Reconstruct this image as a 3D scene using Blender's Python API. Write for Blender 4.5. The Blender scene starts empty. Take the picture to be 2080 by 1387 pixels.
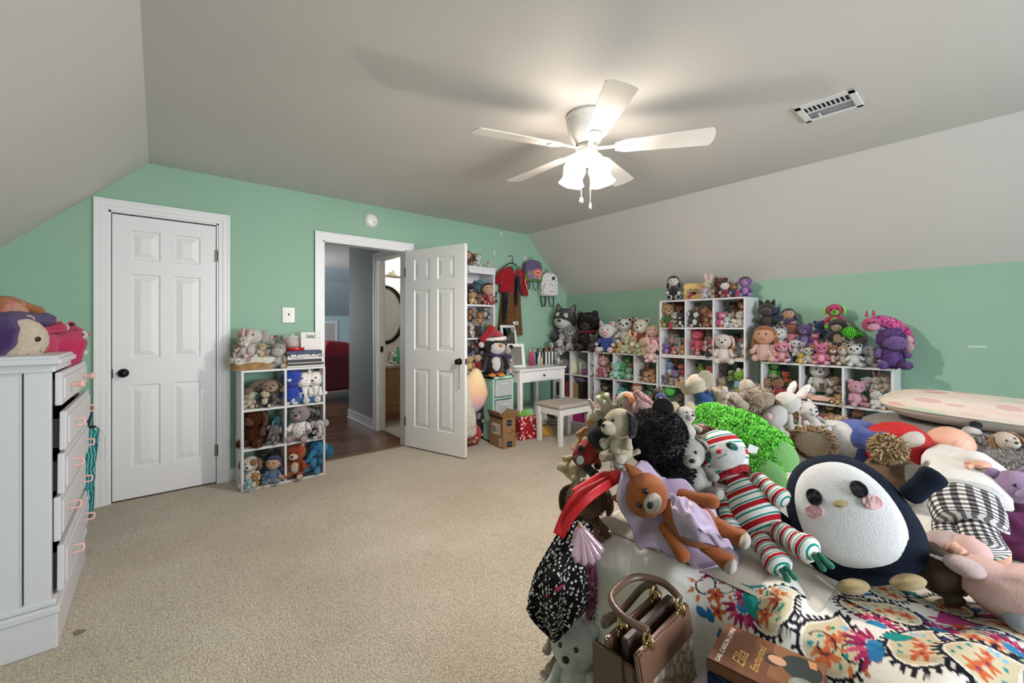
import bpy, bmesh, math, random
import numpy as np
from mathutils import Vector, Matrix, Euler, Quaternion, noise as mnoise

random.seed(7)
scene = bpy.context.scene
COL = scene.collection
PI = math.pi

# ------------------------------------------------------------------ camera
CAM_H = 1.236
F_PX = 857.0
HORIZON = 663.0
YAW = math.radians(40.0)
cam_data = bpy.data.cameras.new('camera')
cam_data.sensor_fit = 'HORIZONTAL'
cam_data.sensor_width = 36.0
cam_data.lens = 36.0 * F_PX / 2080.0
cam_data.shift_y = -(693.5 - HORIZON) / 2080.0
cam_data.clip_start = 0.02
cam = bpy.data.objects.new('camera', cam_data)
COL.objects.link(cam)
cam.location = (0, 0, CAM_H)
cam.rotation_euler = (PI / 2, 0, -YAW)
scene.camera = cam

# ------------------------------------------------------------------ world, daylight, exposure
world = bpy.data.worlds.new('world')
scene.world = world
world.use_nodes = True
wbg = world.node_tree.nodes['Background']
wbg.inputs[0].default_value = (0.62, 0.78, 1.0, 1)
wbg.inputs[1].default_value = 1.0
vs = scene.view_settings
vs.view_transform = 'Standard'
vs.look = 'None'
vs.gamma = 1.0
vs.use_curve_mapping = False
vs.exposure = 0.38


def area_light(name, loc, rot, sx, sy, power, color):
    d = bpy.data.lights.new(name, 'AREA')
    d.shape = 'RECTANGLE'
    d.size, d.size_y, d.energy, d.color = sx, sy, power, color
    o = bpy.data.objects.new(name, d)
    COL.objects.link(o)
    o.location = loc
    o.rotation_euler = rot
    return o


# daylight entering through the window in the gable wall behind the camera, and through the bonus room's windows
DAY = area_light("window_daylight", (1.9, -2.86, 1.40), (PI / 2, 0, 0), 2.6, 1.3, 62, (0.88, 0.94, 1.0))
HALLDAY = area_light('bonus_room_daylight', (0.9, 8.2, 1.5), (PI / 2, 0, -PI / 2), 1.4, 1.2, 34, (0.96, 0.98, 1.0))
LAMP_STRENGTH = 20.0
BULB_WATT = 46.0
LAMP_COLOR = (1.0, 0.92, 0.83)
DAY.data.spread = math.radians(115)

# ------------------------------------------------------------------ photograph geometry helpers (metres, camera at the origin)
FWD = Vector((math.sin(YAW), math.cos(YAW), 0))
RGT = Vector((math.cos(YAW), -math.sin(YAW), 0))


def ray(px, py):
    return FWD + RGT * ((px - 1040.0) / F_PX) + Vector((0, 0, (HORIZON - py) / F_PX))


CAMP = Vector((0, 0, CAM_H))


def on_x(px, py, x):
    d = ray(px, py)
    return CAMP + d * (x / d.x)


def on_y(px, py, y):
    d = ray(px, py)
    return CAMP + d * (y / d.y)


def on_z(px, py, z):
    d = ray(px, py)
    return CAMP + d * ((z - CAM_H) / d.z)


def at_depth(px, py, t):
    return CAMP + ray(px, py) * t


def depth_of(p):
    return (Vector(p) - CAMP).dot(FWD)


# ------------------------------------------------------------------ materials
_mats = {}


def srgb(h):
    if isinstance(h, str):
        h = h.lstrip('#')
        v = [int(h[i:i + 2], 16) / 255 for i in (0, 2, 4)]
        return tuple((c / 12.92 if c <= 0.04045 else ((c + 0.055) / 1.055) ** 2.4) for c in v)
    return tuple(h)


def new_mat(key):
    m = bpy.data.materials.new(key)
    m.use_nodes = True
    nt = m.node_tree
    return m, nt, nt.nodes['Principled BSDF']


def node(nt, t, **kw):
    n = nt.nodes.new(t)
    for k, v in kw.items():
        if k in n.inputs:
            n.inputs[k].default_value = v
        else:
            setattr(n, k, v)
    return n


def mat(color, rough=0.5, metal=0.0, kind='plain', bump=0.0, scale=60.0, var=0.0, spec=0.5, coat=0.0):
    key = (str(color), rough, metal, kind, bump, scale, var, spec, coat)
    if key in _mats:
        return _mats[key]
    m, nt, b = new_mat('%s_%s' % (kind, str(color).strip('#') if isinstance(color, str) else 'mix'))
    c = srgb(color) + (1,)
    b.inputs['Base Color'].default_value = c
    b.inputs['Roughness'].default_value = rough
    b.inputs['Metallic'].default_value = metal
    b.inputs['Specular IOR Level'].default_value = spec
    if coat:
        b.inputs['Coat Weight'].default_value = coat
    if bump or var:
        tc = node(nt, 'ShaderNodeTexCoord')
        nz = node(nt, 'ShaderNodeTexNoise', Scale=scale, Detail=4.0)
        nt.links.new(tc.outputs['Object'], nz.inputs['Vector'])
        if var:
            mr = node(nt, 'ShaderNodeMapRange')
            mr.inputs['From Min'].default_value = 0.3
            mr.inputs['From Max'].default_value = 0.7
            mr.inputs['To Min'].default_value = 1 - var
            mr.inputs['To Max'].default_value = 1 + var * 0.6
            nt.links.new(nz.outputs['Fac'], mr.inputs['Value'])
            mx = node(nt, 'ShaderNodeMix', data_type='RGBA', blend_type='MULTIPLY')
            mx.inputs[0].default_value = 1.0
            mx.inputs[6].default_value = c
            nt.links.new(mr.outputs[0], mx.inputs[7])
            nt.links.new(mx.outputs[2], b.inputs['Base Color'])
        if bump:
            bp = node(nt, 'ShaderNodeBump', Strength=bump, Distance=0.01)
            nt.links.new(nz.outputs['Fac'], bp.inputs['Height'])
            nt.links.new(bp.outputs[0], b.inputs['Normal'])
    _mats[key] = m
    return m


def fab(color):
    """plush / cloth"""
    key = ('fab', color)
    if key in _mats:
        return _mats[key]
    m, nt, b = new_mat('plush_' + color.strip('#'))
    c = srgb(color)
    tc = node(nt, 'ShaderNodeTexCoord')
    nz = node(nt, 'ShaderNodeTexNoise', Scale=7.0, Detail=5.0, Roughness=0.75)
    nt.links.new(tc.outputs['Object'], nz.inputs['Vector'])
    rp = node(nt, 'ShaderNodeValToRGB')
    rp.color_ramp.elements[0].position = 0.3
    rp.color_ramp.elements[1].position = 0.7
    rp.color_ramp.elements[0].color = tuple(v * 0.78 for v in c) + (1,)
    rp.color_ramp.elements[1].color = tuple(min(1, v * 1.1) for v in c) + (1,)
    nt.links.new(nz.outputs['Fac'], rp.inputs['Fac'])
    nt.links.new(rp.outputs[0], b.inputs['Base Color'])
    b.inputs['Roughness'].default_value = 0.95
    b.inputs['Specular IOR Level'].default_value = 0.15
    b.inputs['Sheen Weight'].default_value = 0.25
    b.inputs['Sheen Roughness'].default_value = 0.5
    n2 = node(nt, 'ShaderNodeTexNoise', Scale=38.0, Detail=3.0)
    nt.links.new(tc.outputs['Object'], n2.inputs['Vector'])
    bp = node(nt, 'ShaderNodeBump', Strength=0.55, Distance=0.05)
    nt.links.new(n2.outputs['Fac'], bp.inputs['Height'])
    nt.links.new(bp.outputs[0], b.inputs['Normal'])
    _mats[key] = m
    return m


def emit(color, strength):
    key = ('emit', color, strength)
    if key in _mats:
        return _mats[key]
    m, nt, b = new_mat('glowing_glass')
    b.inputs['Base Color'].default_value = (0.9, 0.9, 0.88, 1)
    b.inputs['Emission Color'].default_value = srgb(color) + (1,)
    b.inputs['Emission Strength'].default_value = strength
    _mats[key] = m
    return m


def glassy(color='#e8f0f0', alpha=0.3, rough=0.05):
    key = ('glassy', color, alpha, rough)
    if key in _mats:
        return _mats[key]
    m, nt, b = new_mat('clear_plastic')
    b.inputs['Base Color'].default_value = srgb(color) + (1,)
    b.inputs['Roughness'].default_value = rough
    b.inputs['Alpha'].default_value = alpha
    _mats[key] = m
    return m


def pattern_mat(name, base, spots, scale=40.0, thr=0.35, mode='voronoi', rough=0.9, stretch=(1, 1, 1)):
    """printed cloth: spots / stripes / checks in object space"""
    m, nt, b = new_mat(name)
    tc = node(nt, 'ShaderNodeTexCoord')
    mp = node(nt, 'ShaderNodeMapping')
    mp.inputs['Scale'].default_value = stretch
    nt.links.new(tc.outputs['Object'], mp.inputs['Vector'])
    b.inputs['Roughness'].default_value = rough
    b.inputs['Specular IOR Level'].default_value = 0.2
    rp = node(nt, 'ShaderNodeValToRGB')
    rp.color_ramp.interpolation = 'CONSTANT'
    if mode == 'voronoi':
        v = node(nt, 'ShaderNodeTexVoronoi', Scale=scale)
        nt.links.new(mp.outputs[0], v.inputs['Vector'])
        nt.links.new(v.outputs['Distance'], rp.inputs['Fac'])
        rp.color_ramp.elements[0].color = srgb(spots[0]) + (1,)
        rp.color_ramp.elements[1].position = thr
        rp.color_ramp.elements[1].color = srgb(base) + (1,)
        if len(spots) > 1:      # several spot colours, one per cell
            r2 = node(nt, 'ShaderNodeValToRGB')
            r2.color_ramp.interpolation = 'CONSTANT'
            while len(r2.color_ramp.elements) < len(spots):
                r2.color_ramp.elements.new(0.5)
            for i, s in enumerate(spots):
                r2.color_ramp.elements[i].position = i / len(spots)
                r2.color_ramp.elements[i].color = srgb(s) + (1,)
            sp = node(nt, 'ShaderNodeSeparateColor')
            nt.links.new(v.outputs['Color'], sp.inputs[0])
            nt.links.new(sp.outputs[0], r2.inputs['Fac'])
            lt = node(nt, 'ShaderNodeMath', operation='LESS_THAN')
            lt.inputs[1].default_value = thr
            nt.links.new(v.outputs['Distance'], lt.inputs[0])
            mx = node(nt, 'ShaderNodeMix', data_type='RGBA')
            mx.inputs[6].default_value = srgb(base) + (1,)
            nt.links.new(lt.outputs[0], mx.inputs[0])
            nt.links.new(r2.outputs[0], mx.inputs[7])
            nt.links.new(mx.outputs[2], b.inputs['Base Color'])
            return m
        nt.links.new(rp.outputs[0], b.inputs['Base Color'])
    elif mode == 'stripes':     # spots = list of (position, colour) over one period along local z
        sx = node(nt, 'ShaderNodeSeparateXYZ')
        nt.links.new(mp.outputs[0], sx.inputs[0])
        mu = node(nt, 'ShaderNodeMath', operation='MULTIPLY')
        mu.inputs[1].default_value = scale
        nt.links.new(sx.outputs[2], mu.inputs[0])
        fr = node(nt, 'ShaderNodeMath', operation='FRACT')
        nt.links.new(mu.outputs[0], fr.inputs[0])
        while len(rp.color_ramp.elements) < len(spots):
            rp.color_ramp.elements.new(0.5)
        for i, (p, cc) in enumerate(spots):
            rp.color_ramp.elements[i].position = p
            rp.color_ramp.elements[i].color = srgb(cc) + (1,)
        nt.links.new(fr.outputs[0], rp.inputs['Fac'])
        nt.links.new(rp.outputs[0], b.inputs['Base Color'])
    elif mode == 'check':
        c = node(nt, 'ShaderNodeTexChecker', Scale=scale)
        c.inputs[1].default_value = srgb(base) + (1,)
        c.inputs[2].default_value = srgb(spots[0]) + (1,)
        nt.links.new(mp.outputs[0], c.inputs['Vector'])
        nt.links.new(c.outputs[0], b.inputs['Base Color'])
    elif mode == 'wave':
        w = node(nt, 'ShaderNodeTexWave', Scale=scale)
        w.inputs['Distortion'].default_value = 6.0
        w.inputs['Detail'].default_value = 1.0
        nt.links.new(mp.outputs[0], w.inputs['Vector'])
        rp.color_ramp.elements[0].color = srgb(spots[0]) + (1,)
        rp.color_ramp.elements[1].position = thr
        rp.color_ramp.elements[1].color = srgb(base) + (1,)
        nt.links.new(w.outputs['Fac'], rp.inputs['Fac'])
        nt.links.new(rp.outputs[0], b.inputs['Base Color'])
    return m


# ------------------------------------------------------------------ mesh builders
def mesh_from(verts, faces, name='mesh', smooth=False):
    me = bpy.data.meshes.new(name)
    me.from_pydata([tuple(v) for v in verts], [], faces)
    me.update()
    if smooth:
        me.polygons.foreach_set('use_smooth', [True] * len(me.polygons))
    return me


def bm_mesh(bm, name='mesh', smooth=False):
    me = bpy.data.meshes.new(name)
    bm.normal_update()
    bm.to_mesh(me)
    bm.free()
    if smooth:
        me.polygons.foreach_set('use_smooth', [True] * len(me.polygons))
    return me


def add_box(bm, lo, hi, bev=0.0, M=None):
    r = bmesh.ops.create_cube(bm, size=1.0)
    vs_ = r['verts']
    lo, hi = Vector(lo), Vector(hi)
    c, s = (lo + hi) / 2, hi - lo
    for v in vs_:
        v.co = Vector((v.co.x * s.x, v.co.y * s.y, v.co.z * s.z)) + c
    if bev:
        es = list({e for v in vs_ for e in v.link_edges})
        rb = bmesh.ops.bevel(bm, geom=es, offset=bev, segments=2, affect='EDGES', profile=0.5)
        vs_ = list({v for f in rb['faces'] for v in f.verts} | {v for v in vs_ if v.is_valid})
    if M is not None:
        bmesh.ops.transform(bm, matrix=M, verts=[v for v in vs_ if v.is_valid])
    return vs_


def box_mesh(lo, hi, bev=0.0):
    bm = bmesh.new()
    add_box(bm, lo, hi, bev)
    return bm_mesh(bm)


def boxes_mesh(lst, bev=0.0):
    bm = bmesh.new()
    for lo, hi in lst:
        add_box(bm, lo, hi, bev)
    return bm_mesh(bm)


def lathe(profile, n=24, name='lathe', cap=True, wob=None):
    """profile: list of (r, z)"""
    V, Fc = [], []
    for k, (r, z) in enumerate(profile):
        for i in range(n):
            a = 2 * PI * i / n
            rr = r * (1 + (wob(a, k) if wob else 0))
            V.append((rr * math.cos(a), rr * math.sin(a), z))
    for k in range(len(profile) - 1):
        for i in range(n):
            j = (i + 1) % n
            Fc.append((k * n + i, k * n + j, (k + 1) * n + j, (k + 1) * n + i))
    if cap:
        Fc.append(tuple(reversed(range(n))))
        Fc.append(tuple(range((len(profile) - 1) * n, len(profile) * n)))
    me = mesh_from(V, Fc, name, True)
    return me


def tube(points, radii, n=8, name='tube', cap=True, flat=1.0, up=None):
    """swept tube through points; radii scalar or list; flat squashes the second axis"""
    pts = [Vector(p) for p in points]
    if not hasattr(radii, '__len__'):
        radii = [radii] * len(pts)
    V, Fc = [], []
    prev = None
    for i, p in enumerate(pts):
        a = pts[max(0, i - 1)]
        b = pts[min(len(pts) - 1, i + 1)]
        t = (b - a).normalized()
        if prev is None:
            ref = Vector(up) if up is not None else (Vector((0, 0, 1)) if abs(t.z) < 0.9 else Vector((1, 0, 0)))
            u = (ref - t * ref.dot(t)).normalized()
        else:
            u = (prev - t * prev.dot(t)).normalized()
        prev = u
        w = t.cross(u)
        for k in range(n):
            an = 2 * PI * k / n
            V.append(p + u * (math.cos(an) * radii[i] * flat) + w * (math.sin(an) * radii[i]))
    for i in range(len(pts) - 1):
        for k in range(n):
            j = (k + 1) % n
            Fc.append((i * n + k, i * n + j, (i + 1) * n + j, (i + 1) * n + k))
    if cap:
        Fc.append(tuple(reversed(range(n))))
        Fc.append(tuple(range((len(pts) - 1) * n, len(pts) * n)))
    return mesh_from(V, Fc, name, True)


def smooth_path(pts, n=6, closed=False):
    """Catmull-Rom through points"""
    P = [Vector(p) for p in pts]
    out = []
    m = len(P)
    rng = range(m if closed else m - 1)
    for i in rng:
        p0 = P[(i - 1) % m] if (closed or i > 0) else P[0]
        p1, p2 = P[i], P[(i + 1) % m]
        p3 = P[(i + 2) % m] if (closed or i + 2 < m) else P[-1]
        for k in range(n):
            t = k / n
            out.append(0.5 * ((2 * p1) + (p2 - p0) * t + (2 * p0 - 5 * p1 + 4 * p2 - p3) * t * t + (3 * p1 - p0 - 3 * p2 + p3) * t ** 3))
    if not closed:
        out.append(P[-1])
    return out


def ball(seg=18, ring=12, amp=0.03, freq=2.0, seed=0, name='ball', fn=None):
    V, Fc = [], []
    off = Vector((seed * 7.3, seed * 3.1, seed * 1.7))
    for r in range(1, ring):
        th = PI * r / ring
        for s in range(seg):
            ph = 2 * PI * s / seg
            V.append(Vector((math.sin(th) * math.cos(ph), math.sin(th) * math.sin(ph), math.cos(th))))
    V.append(Vector((0, 0, 1)))
    V.append(Vector((0, 0, -1)))
    top, bot = len(V) - 2, len(V) - 1
    for r in range(ring - 2):
        for s in range(seg):
            j = (s + 1) % seg
            Fc.append((r * seg + s, (r + 1) * seg + s, (r + 1) * seg + j, r * seg + j))
    for s in range(seg):
        j = (s + 1) % seg
        Fc.append((top, s, j))
        Fc.append((bot, (ring - 2) * seg + j, (ring - 2) * seg + s))
    out = []
    for v in V:
        k = 1 + amp * mnoise.noise(v * freq + off) + amp * 0.5 * mnoise.noise(v * freq * 3 + off)
        v2 = v * k
        if fn:
            v2 = fn(v2)
        out.append(v2)
    return mesh_from(out, Fc, name, True)


def extrude_poly(pts, depth, name='poly', bev=0.0):
    """2D outline in XZ, thickness along Y"""
    bm = bmesh.new()
    vs_ = [bm.verts.new((x, 0, z)) for x, z in pts]
    f = bm.faces.new(vs_)
    r = bmesh.ops.extrude_face_region(bm, geom=[f])
    for g in r['geom']:
        if isinstance(g, bmesh.types.BMVert):
            g.co.y += depth
    bmesh.ops.recalc_face_normals(bm, faces=bm.faces)
    if bev:
        es = [e for e in bm.edges if abs(e.verts[0].co.y - e.verts[1].co.y) < 1e-6]
        bmesh.ops.bevel(bm, geom=es, offset=bev, segments=3, affect='EDGES', profile=0.5)
    return bm_mesh(bm, name)


# ------------------------------------------------------------------ object helpers
def obj(name, me, m=None, parent=None, loc=None, rot=None, scale=None, M=None):
    o = bpy.data.objects.new(name, me)
    COL.objects.link(o)
    if m is not None:
        if len(me.materials) == 0:
            me.materials.append(None)
        o.material_slots[0].link = 'OBJECT'
        o.material_slots[0].material = m
    if parent is not None:
        o.parent = parent
    if M is not None:
        l, r, s = M.decompose()
        o.location = l
        o.rotation_mode = 'QUATERNION'
        o.rotation_quaternion = r
        o.scale = s
    else:
        if loc is not None:
            o.location = loc
        if rot is not None:
            o.rotation_euler = rot
        if scale is not None:
            o.scale = scale
    return o


def sub(name, me, m, part, **kw):
    """a child of a part; coordinates are given in the space of the part's own parent"""
    o = obj(name, me, m, part, **kw)
    if part.rotation_mode == 'QUATERNION':
        L = Matrix.LocRotScale(part.location, part.rotation_quaternion, part.scale)
    else:
        L = Matrix.LocRotScale(part.location, part.rotation_euler, part.scale)
    o.matrix_parent_inverse = L.inverted()
    return o


_labels = {}


def tag(o, label, cat, group=None):
    n = len(label.split())
    if n < 4 or n > 16:
        print('LABEL LENGTH', n, label)
    if label in _labels:
        print('DUPLICATE LABEL', label)
    _labels[label] = 1
    o['label'] = label
    o['category'] = cat
    if group:
        o['group'] = group
    return o


def thing(name, label, cat, loc=(0, 0, 0), rotz=0.0, group=None, rot=None):
    o = bpy.data.objects.new(name, None)
    COL.objects.link(o)
    o.empty_display_size = 0.05
    o.location = loc
    o.rotation_euler = rot if rot is not None else (0, 0, rotz)
    return tag(o, label, cat, group)


def struct(name, me, m, parent=None, **kw):
    o = obj(name, me, m, parent, **kw)
    o['kind'] = 'structure'
    return o

# ================================================================== THE ROOM
X0, X1 = -0.80, 4.39          # knee walls left / right
Y0, Y1 = -2.80, 4.04          # gable behind the camera / wall with the doors
ZK, ZC = 1.67, 2.42           # knee height, flat ceiling
XS0, XS1 = X0 + (ZC - ZK), X1 - (ZC - ZK)


def paint_mat(name, color, bump=0.08):
    m, nt, b = new_mat(name)
    tc = node(nt, 'ShaderNodeTexCoord')
    nz = node(nt, 'ShaderNodeTexNoise', Scale=180.0, Detail=3.0)
    nt.links.new(tc.outputs['Object'], nz.inputs['Vector'])
    n2 = node(nt, 'ShaderNodeTexNoise', Scale=1.3, Detail=3.0)
    nt.links.new(tc.outputs['Object'], n2.inputs['Vector'])
    rp = node(nt, 'ShaderNodeValToRGB')
    c = srgb(color)
    rp.color_ramp.elements[0].color = tuple(v * 0.96 for v in c) + (1,)
    rp.color_ramp.elements[1].color = tuple(min(1, v * 1.03) for v in c) + (1,)
    nt.links.new(n2.outputs['Fac'], rp.inputs['Fac'])
    nt.links.new(rp.outputs[0], b.inputs['Base Color'])
    b.inputs['Roughness'].default_value = 0.62
    b.inputs['Specular IOR Level'].default_value = 0.3
    bp = node(nt, 'ShaderNodeBump', Strength=bump, Distance=0.004)
    nt.links.new(nz.outputs['Fac'], bp.inputs['Height'])
    nt.links.new(bp.outputs[0], b.inputs['Normal'])
    return m


MINT = paint_mat('mint_wall_paint', '#97bba4')
CEIL = paint_mat('ceiling_paint', '#d2cfcc')
TRIM = mat('#eae9ea', rough=0.4)
WHITE = mat('#e2e0e0', rough=0.45)
GREYWALL = paint_mat('grey_wall_paint', '#a9adaa')
BLUEWALL = paint_mat('pale_blue_wall_paint', '#b9ced2')
BATHWALL = paint_mat('bath_wall_paint', '#e3e3e0')
BLACKM = mat('#151312', rough=0.35, metal=0.6)
STEEL = mat('#a8a49c', rough=0.35, metal=1.0)
CLOSET_SHADE = mat('#0c0b0b', rough=0.9)


def carpet_mat():
    m, nt, b = new_mat('beige_carpet')
    tc = node(nt, 'ShaderNodeTexCoord')
    mp = node(nt, 'ShaderNodeMapping')
    nt.links.new(tc.outputs['Object'], mp.inputs['Vector'])
    big = node(nt, 'ShaderNodeTexNoise', Scale=1.4, Detail=5.0, Roughness=0.6)
    fine = node(nt, 'ShaderNodeTexNoise', Scale=150.0, Detail=3.0)
    vor = node(nt, 'ShaderNodeTexVoronoi', Scale=105.0, Randomness=0.8)
    grid = node(nt, 'ShaderNodeTexVoronoi', Scale=26.0, Randomness=0.12)
    for n in (big, fine, vor, grid):
        nt.links.new(mp.outputs[0], n.inputs['Vector'])
    rp = node(nt, 'ShaderNodeValToRGB')
    rp.color_ramp.elements[0].position = 0.32
    rp.color_ramp.elements[1].position = 0.68
    rp.color_ramp.elements[0].color = srgb('#c6b8a5') + (1,)
    rp.color_ramp.elements[1].color = srgb('#dacfbf') + (1,)
    nt.links.new(big.outputs['Fac'], rp.inputs['Fac'])

    def mul(a_socket, val_socket, lo, hi, fmin=0.0, fmax=1.0):
        mr = node(nt, 'ShaderNodeMapRange')
        mr.inputs['From Min'].default_value = fmin
        mr.inputs['From Max'].default_value = fmax
        mr.inputs['To Min'].default_value = lo
        mr.inputs['To Max'].default_value = hi
        nt.links.new(val_socket, mr.inputs['Value'])
        mx = node(nt, 'ShaderNodeMix', data_type='RGBA', blend_type='MULTIPLY')
        mx.inputs[0].default_value = 1.0
        nt.links.new(a_socket, mx.inputs[6])
        nt.links.new(mr.outputs[0], mx.inputs[7])
        return mx.outputs[2]
    s = mul(rp.outputs[0], fine.outputs['Fac'], 0.55, 1.4, 0.25, 0.75)
    s = mul(s, vor.outputs['Distance'], 1.12, 0.72, 0.0, 0.8)
    s = mul(s, grid.outputs['Distance'], 1.02, 0.97, 0.0, 0.7)
    nt.links.new(s, b.inputs['Base Color'])
    b.inputs['Roughness'].default_value = 0.97
    b.inputs['Specular IOR Level'].default_value = 0.1
    b.inputs['Sheen Weight'].default_value = 0.15
    ad = node(nt, 'ShaderNodeMath', operation='ADD')
    nt.links.new(fine.outputs['Fac'], ad.inputs[0])
    nt.links.new(vor.outputs['Distance'], ad.inputs[1])
    bp = node(nt, 'ShaderNodeBump', Strength=0.55, Distance=0.01)
    nt.links.new(ad.outputs[0], bp.inputs['Height'])
    nt.links.new(bp.outputs[0], b.inputs['Normal'])
    return m


struct('floor', box_mesh((X0 - .1, Y0 - .1, -.06), (X1 + .1, Y1 + .03, 0)), carpet_mat())
# carpet stain by the dresser
st_c = on_z(160, 1284, 0.0)
struct('floor_stain', extrude_poly([(0.016 * math.cos(a) * (1 + .25 * math.sin(3 * a)), 0.028 * math.sin(a) * (1 + .2 * math.cos(2 * a))) for a in [i * PI / 8 for i in range(16)]], 0.0015),
       mat('#857868', rough=1.0), loc=(st_c.x, st_c.y, 0.0002), rot=(PI / 2, 0, .6))

# ceiling: flat part and the two slopes under the roof
struct('ceiling', box_mesh((XS0 - .02, Y0 - .1, ZC), (XS1 + .02, Y1 + .14, ZC + .1)), CEIL)


def slope(name, xa, za, xb, zb):
    t = 0.1
    n = Vector((-(zb - za), 0, xb - xa)).normalized()
    if n.z < 0:
        n = -n
    V = []
    for y in (Y0 - .1, Y1 + .02):
        for (x, z) in ((xa, za), (xb, zb)):
            V.append((x, y, z))
            V.append((x + n.x * t, y, z + n.z * t))
    F = [(0, 2, 6, 4), (1, 5, 7, 3), (0, 1, 3, 2), (4, 6, 7, 5), (0, 4, 5, 1), (2, 3, 7, 6)]
    return struct(name, mesh_from(V, F), CEIL)


slope('ceiling_slope_left', X0, ZK, XS0, ZC)
slope('ceiling_slope_right', XS1, ZC, X1, ZK)

# knee walls
struct('wall_left', box_mesh((X0 - .1, Y0 - .1, 0), (X0, Y1 + .05, ZK)), MINT)
struct('wall_right', box_mesh((X1, Y0 - .1, 0), (X1 + .1, Y1 + .05, ZK)), MINT)
# gable behind the camera, with its window
wx0, wx1, wz0, wz1 = 0.6, 3.2, 0.75, 2.05
struct('wall_rear', boxes_mesh([((X0, Y0 - .1, 0), (wx0, Y0, ZC + .05)), ((wx1, Y0 - .1, 0), (X1, Y0, ZC + .05)),
                                ((wx0, Y0 - .1, 0), (wx1, Y0, wz0)), ((wx0, Y0 - .1, wz1), (wx1, Y0, ZC + .05))]), MINT)
win = struct('window_1', boxes_mesh([((wx0 - .07, Y0, wz0 - .07), (wx1 + .07, Y0 + .02, wz0)), ((wx0 - .07, Y0, wz1), (wx1 + .07, Y0 + .02, wz1 + .07)),
                                     ((wx0 - .07, Y0, wz0), (wx0, Y0 + .02, wz1)), ((wx1, Y0, wz0), (wx1 + .07, Y0 + .02, wz1))]), TRIM)
obj('window_sash', boxes_mesh([((wx0, Y0 - .05, (wz0 + wz1) / 2 - .02), (wx1, Y0 - .02, (wz0 + wz1) / 2 + .02)), (((wx0 + wx1) / 2 - .03, Y0 - .05, wz0), ((wx0 + wx1) / 2 + .03, Y0 - .02, wz1))]), TRIM, win)

# wall with the two doors
D1a, D1b, DH = -0.262, 0.366, 2.045
D2a, D2b, D2H = 1.150, 1.965, 2.02
TH = 0.12
struct('wall_back', boxes_mesh([((X0, Y1, 0), (D1a, Y1 + TH, ZC + .05)), ((D1a, Y1, DH), (D1b, Y1 + TH, ZC + .05)), ((D1b, Y1, 0), (D2a, Y1 + TH, ZC + .05)),
                                ((D2a, Y1, D2H), (D2b, Y1 + TH, ZC + .05)), ((D2b, Y1, 0), (X1, Y1 + TH, ZC + .05))]), MINT)
struct('baseboard_left', boxes_mesh([((X0, Y0, 0), (X0 + .014, Y1, .10))], .004), TRIM)
struct('baseboard_right', boxes_mesh([((X1 - .014, Y0, 0), (X1, Y1, .10))], .004), TRIM)
struct('baseboard_back', boxes_mesh([((X0, Y1 - .014, 0), (D1a - .075, Y1, .10)), ((D1b + .075, Y1 - .014, 0), (D2a - .07, Y1, .10)), ((D2b + .07, Y1 - .014, 0), (X1, Y1, .10))], .004), TRIM)


def casing(name, xa, xb, h, w=.075):
    bm = bmesh.new()
    for (dx, t, ww) in ((0, .012, w), (w * .35, .018, w * .65), (w * .78, .022, w * .22)):
        add_box(bm, (xa - dx - ww, Y1 - t, 0), (xa - dx, Y1, h + dx), .002)
        add_box(bm, (xb + dx, Y1 - t, 0), (xb + dx + ww, Y1, h + dx), .002)
        add_box(bm, (xa - dx - ww, Y1 - t, h + dx), (xb + dx + ww, Y1, h + dx + ww), .002)
    # jambs
    add_box(bm, (xa - .002, Y1 - .002, 0), (xa + .012, Y1 + TH, h))
    add_box(bm, (xb - .012, Y1 - .002, 0), (xb + .002, Y1 + TH, h))
    add_box(bm, (xa, Y1 - .002, h - .012), (xb, Y1 + TH, h + .002))
    return struct(name, bm_mesh(bm), TRIM)


casing('trim_1', D1a, D1b, DH)
casing('trim_2', D2a, D2b, D2H)


def panel_door(name, w, h, t=.035, panels=None):
    """six-panel door: local x 0..w, z 0..h, faces at y=0 and y=t; frame, raised panels"""
    root = bpy.data.objects.new(name, None)
    COL.objects.link(root)
    root['kind'] = 'structure'
    xs = [.165 * w, .435 * w, .565 * w, .835 * w]
    zs = [(.105, .40), (.495, .795), (.845, .95)]
    bm = bmesh.new()
    add_box(bm, (0, 0, 0), (xs[0], t, h))
    add_box(bm, (xs[1], 0, 0), (xs[2], t, h))
    add_box(bm, (xs[3], 0, 0), (w, t, h))
    zr = [0] + [z * h for p in zs for z in p] + [h]
    for i in range(0, len(zr), 2):
        for (a, b) in ((xs[0], xs[1]), (xs[2], xs[3])):
            add_box(bm, (a, 0, zr[i]), (b, t, zr[i + 1]))
    obj('door_frame', bm_mesh(bm), TRIM, root)
    for (za, zb) in zs:
        for (a, b) in ((xs[0], xs[1]), (xs[2], xs[3])):
            za_, zb_ = za * h, zb * h
            V, F = [], []
            for sgn, y0 in ((1, 0.0), (-1, t)):
                o = len(V)
                rings = [(0, .001), (.006, .010), (.014, .010), (.052, .001), ]
                for ins, dy in rings:
                    y = y0 + sgn * dy
                    V += [(a + ins, y, za_ + ins), (b - ins, y, za_ + ins), (b - ins, y, zb_ - ins), (a + ins, y, zb_ - ins)]
                for r in range(len(rings) - 1):
                    for k in range(4):
                        j = (k + 1) % 4
                        q = (o + r * 4 + k, o + r * 4 + j, o + (r + 1) * 4 + j, o + (r + 1) * 4 + k)
                        F.append(q if sgn == 1 else tuple(reversed(q)))
                q = tuple(o + (len(rings) - 1) * 4 + k for k in range(4))
                F.append(q if sgn == 1 else tuple(reversed(q)))
            obj('panel', mesh_from(V, F), TRIM, root)
    return root


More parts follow.
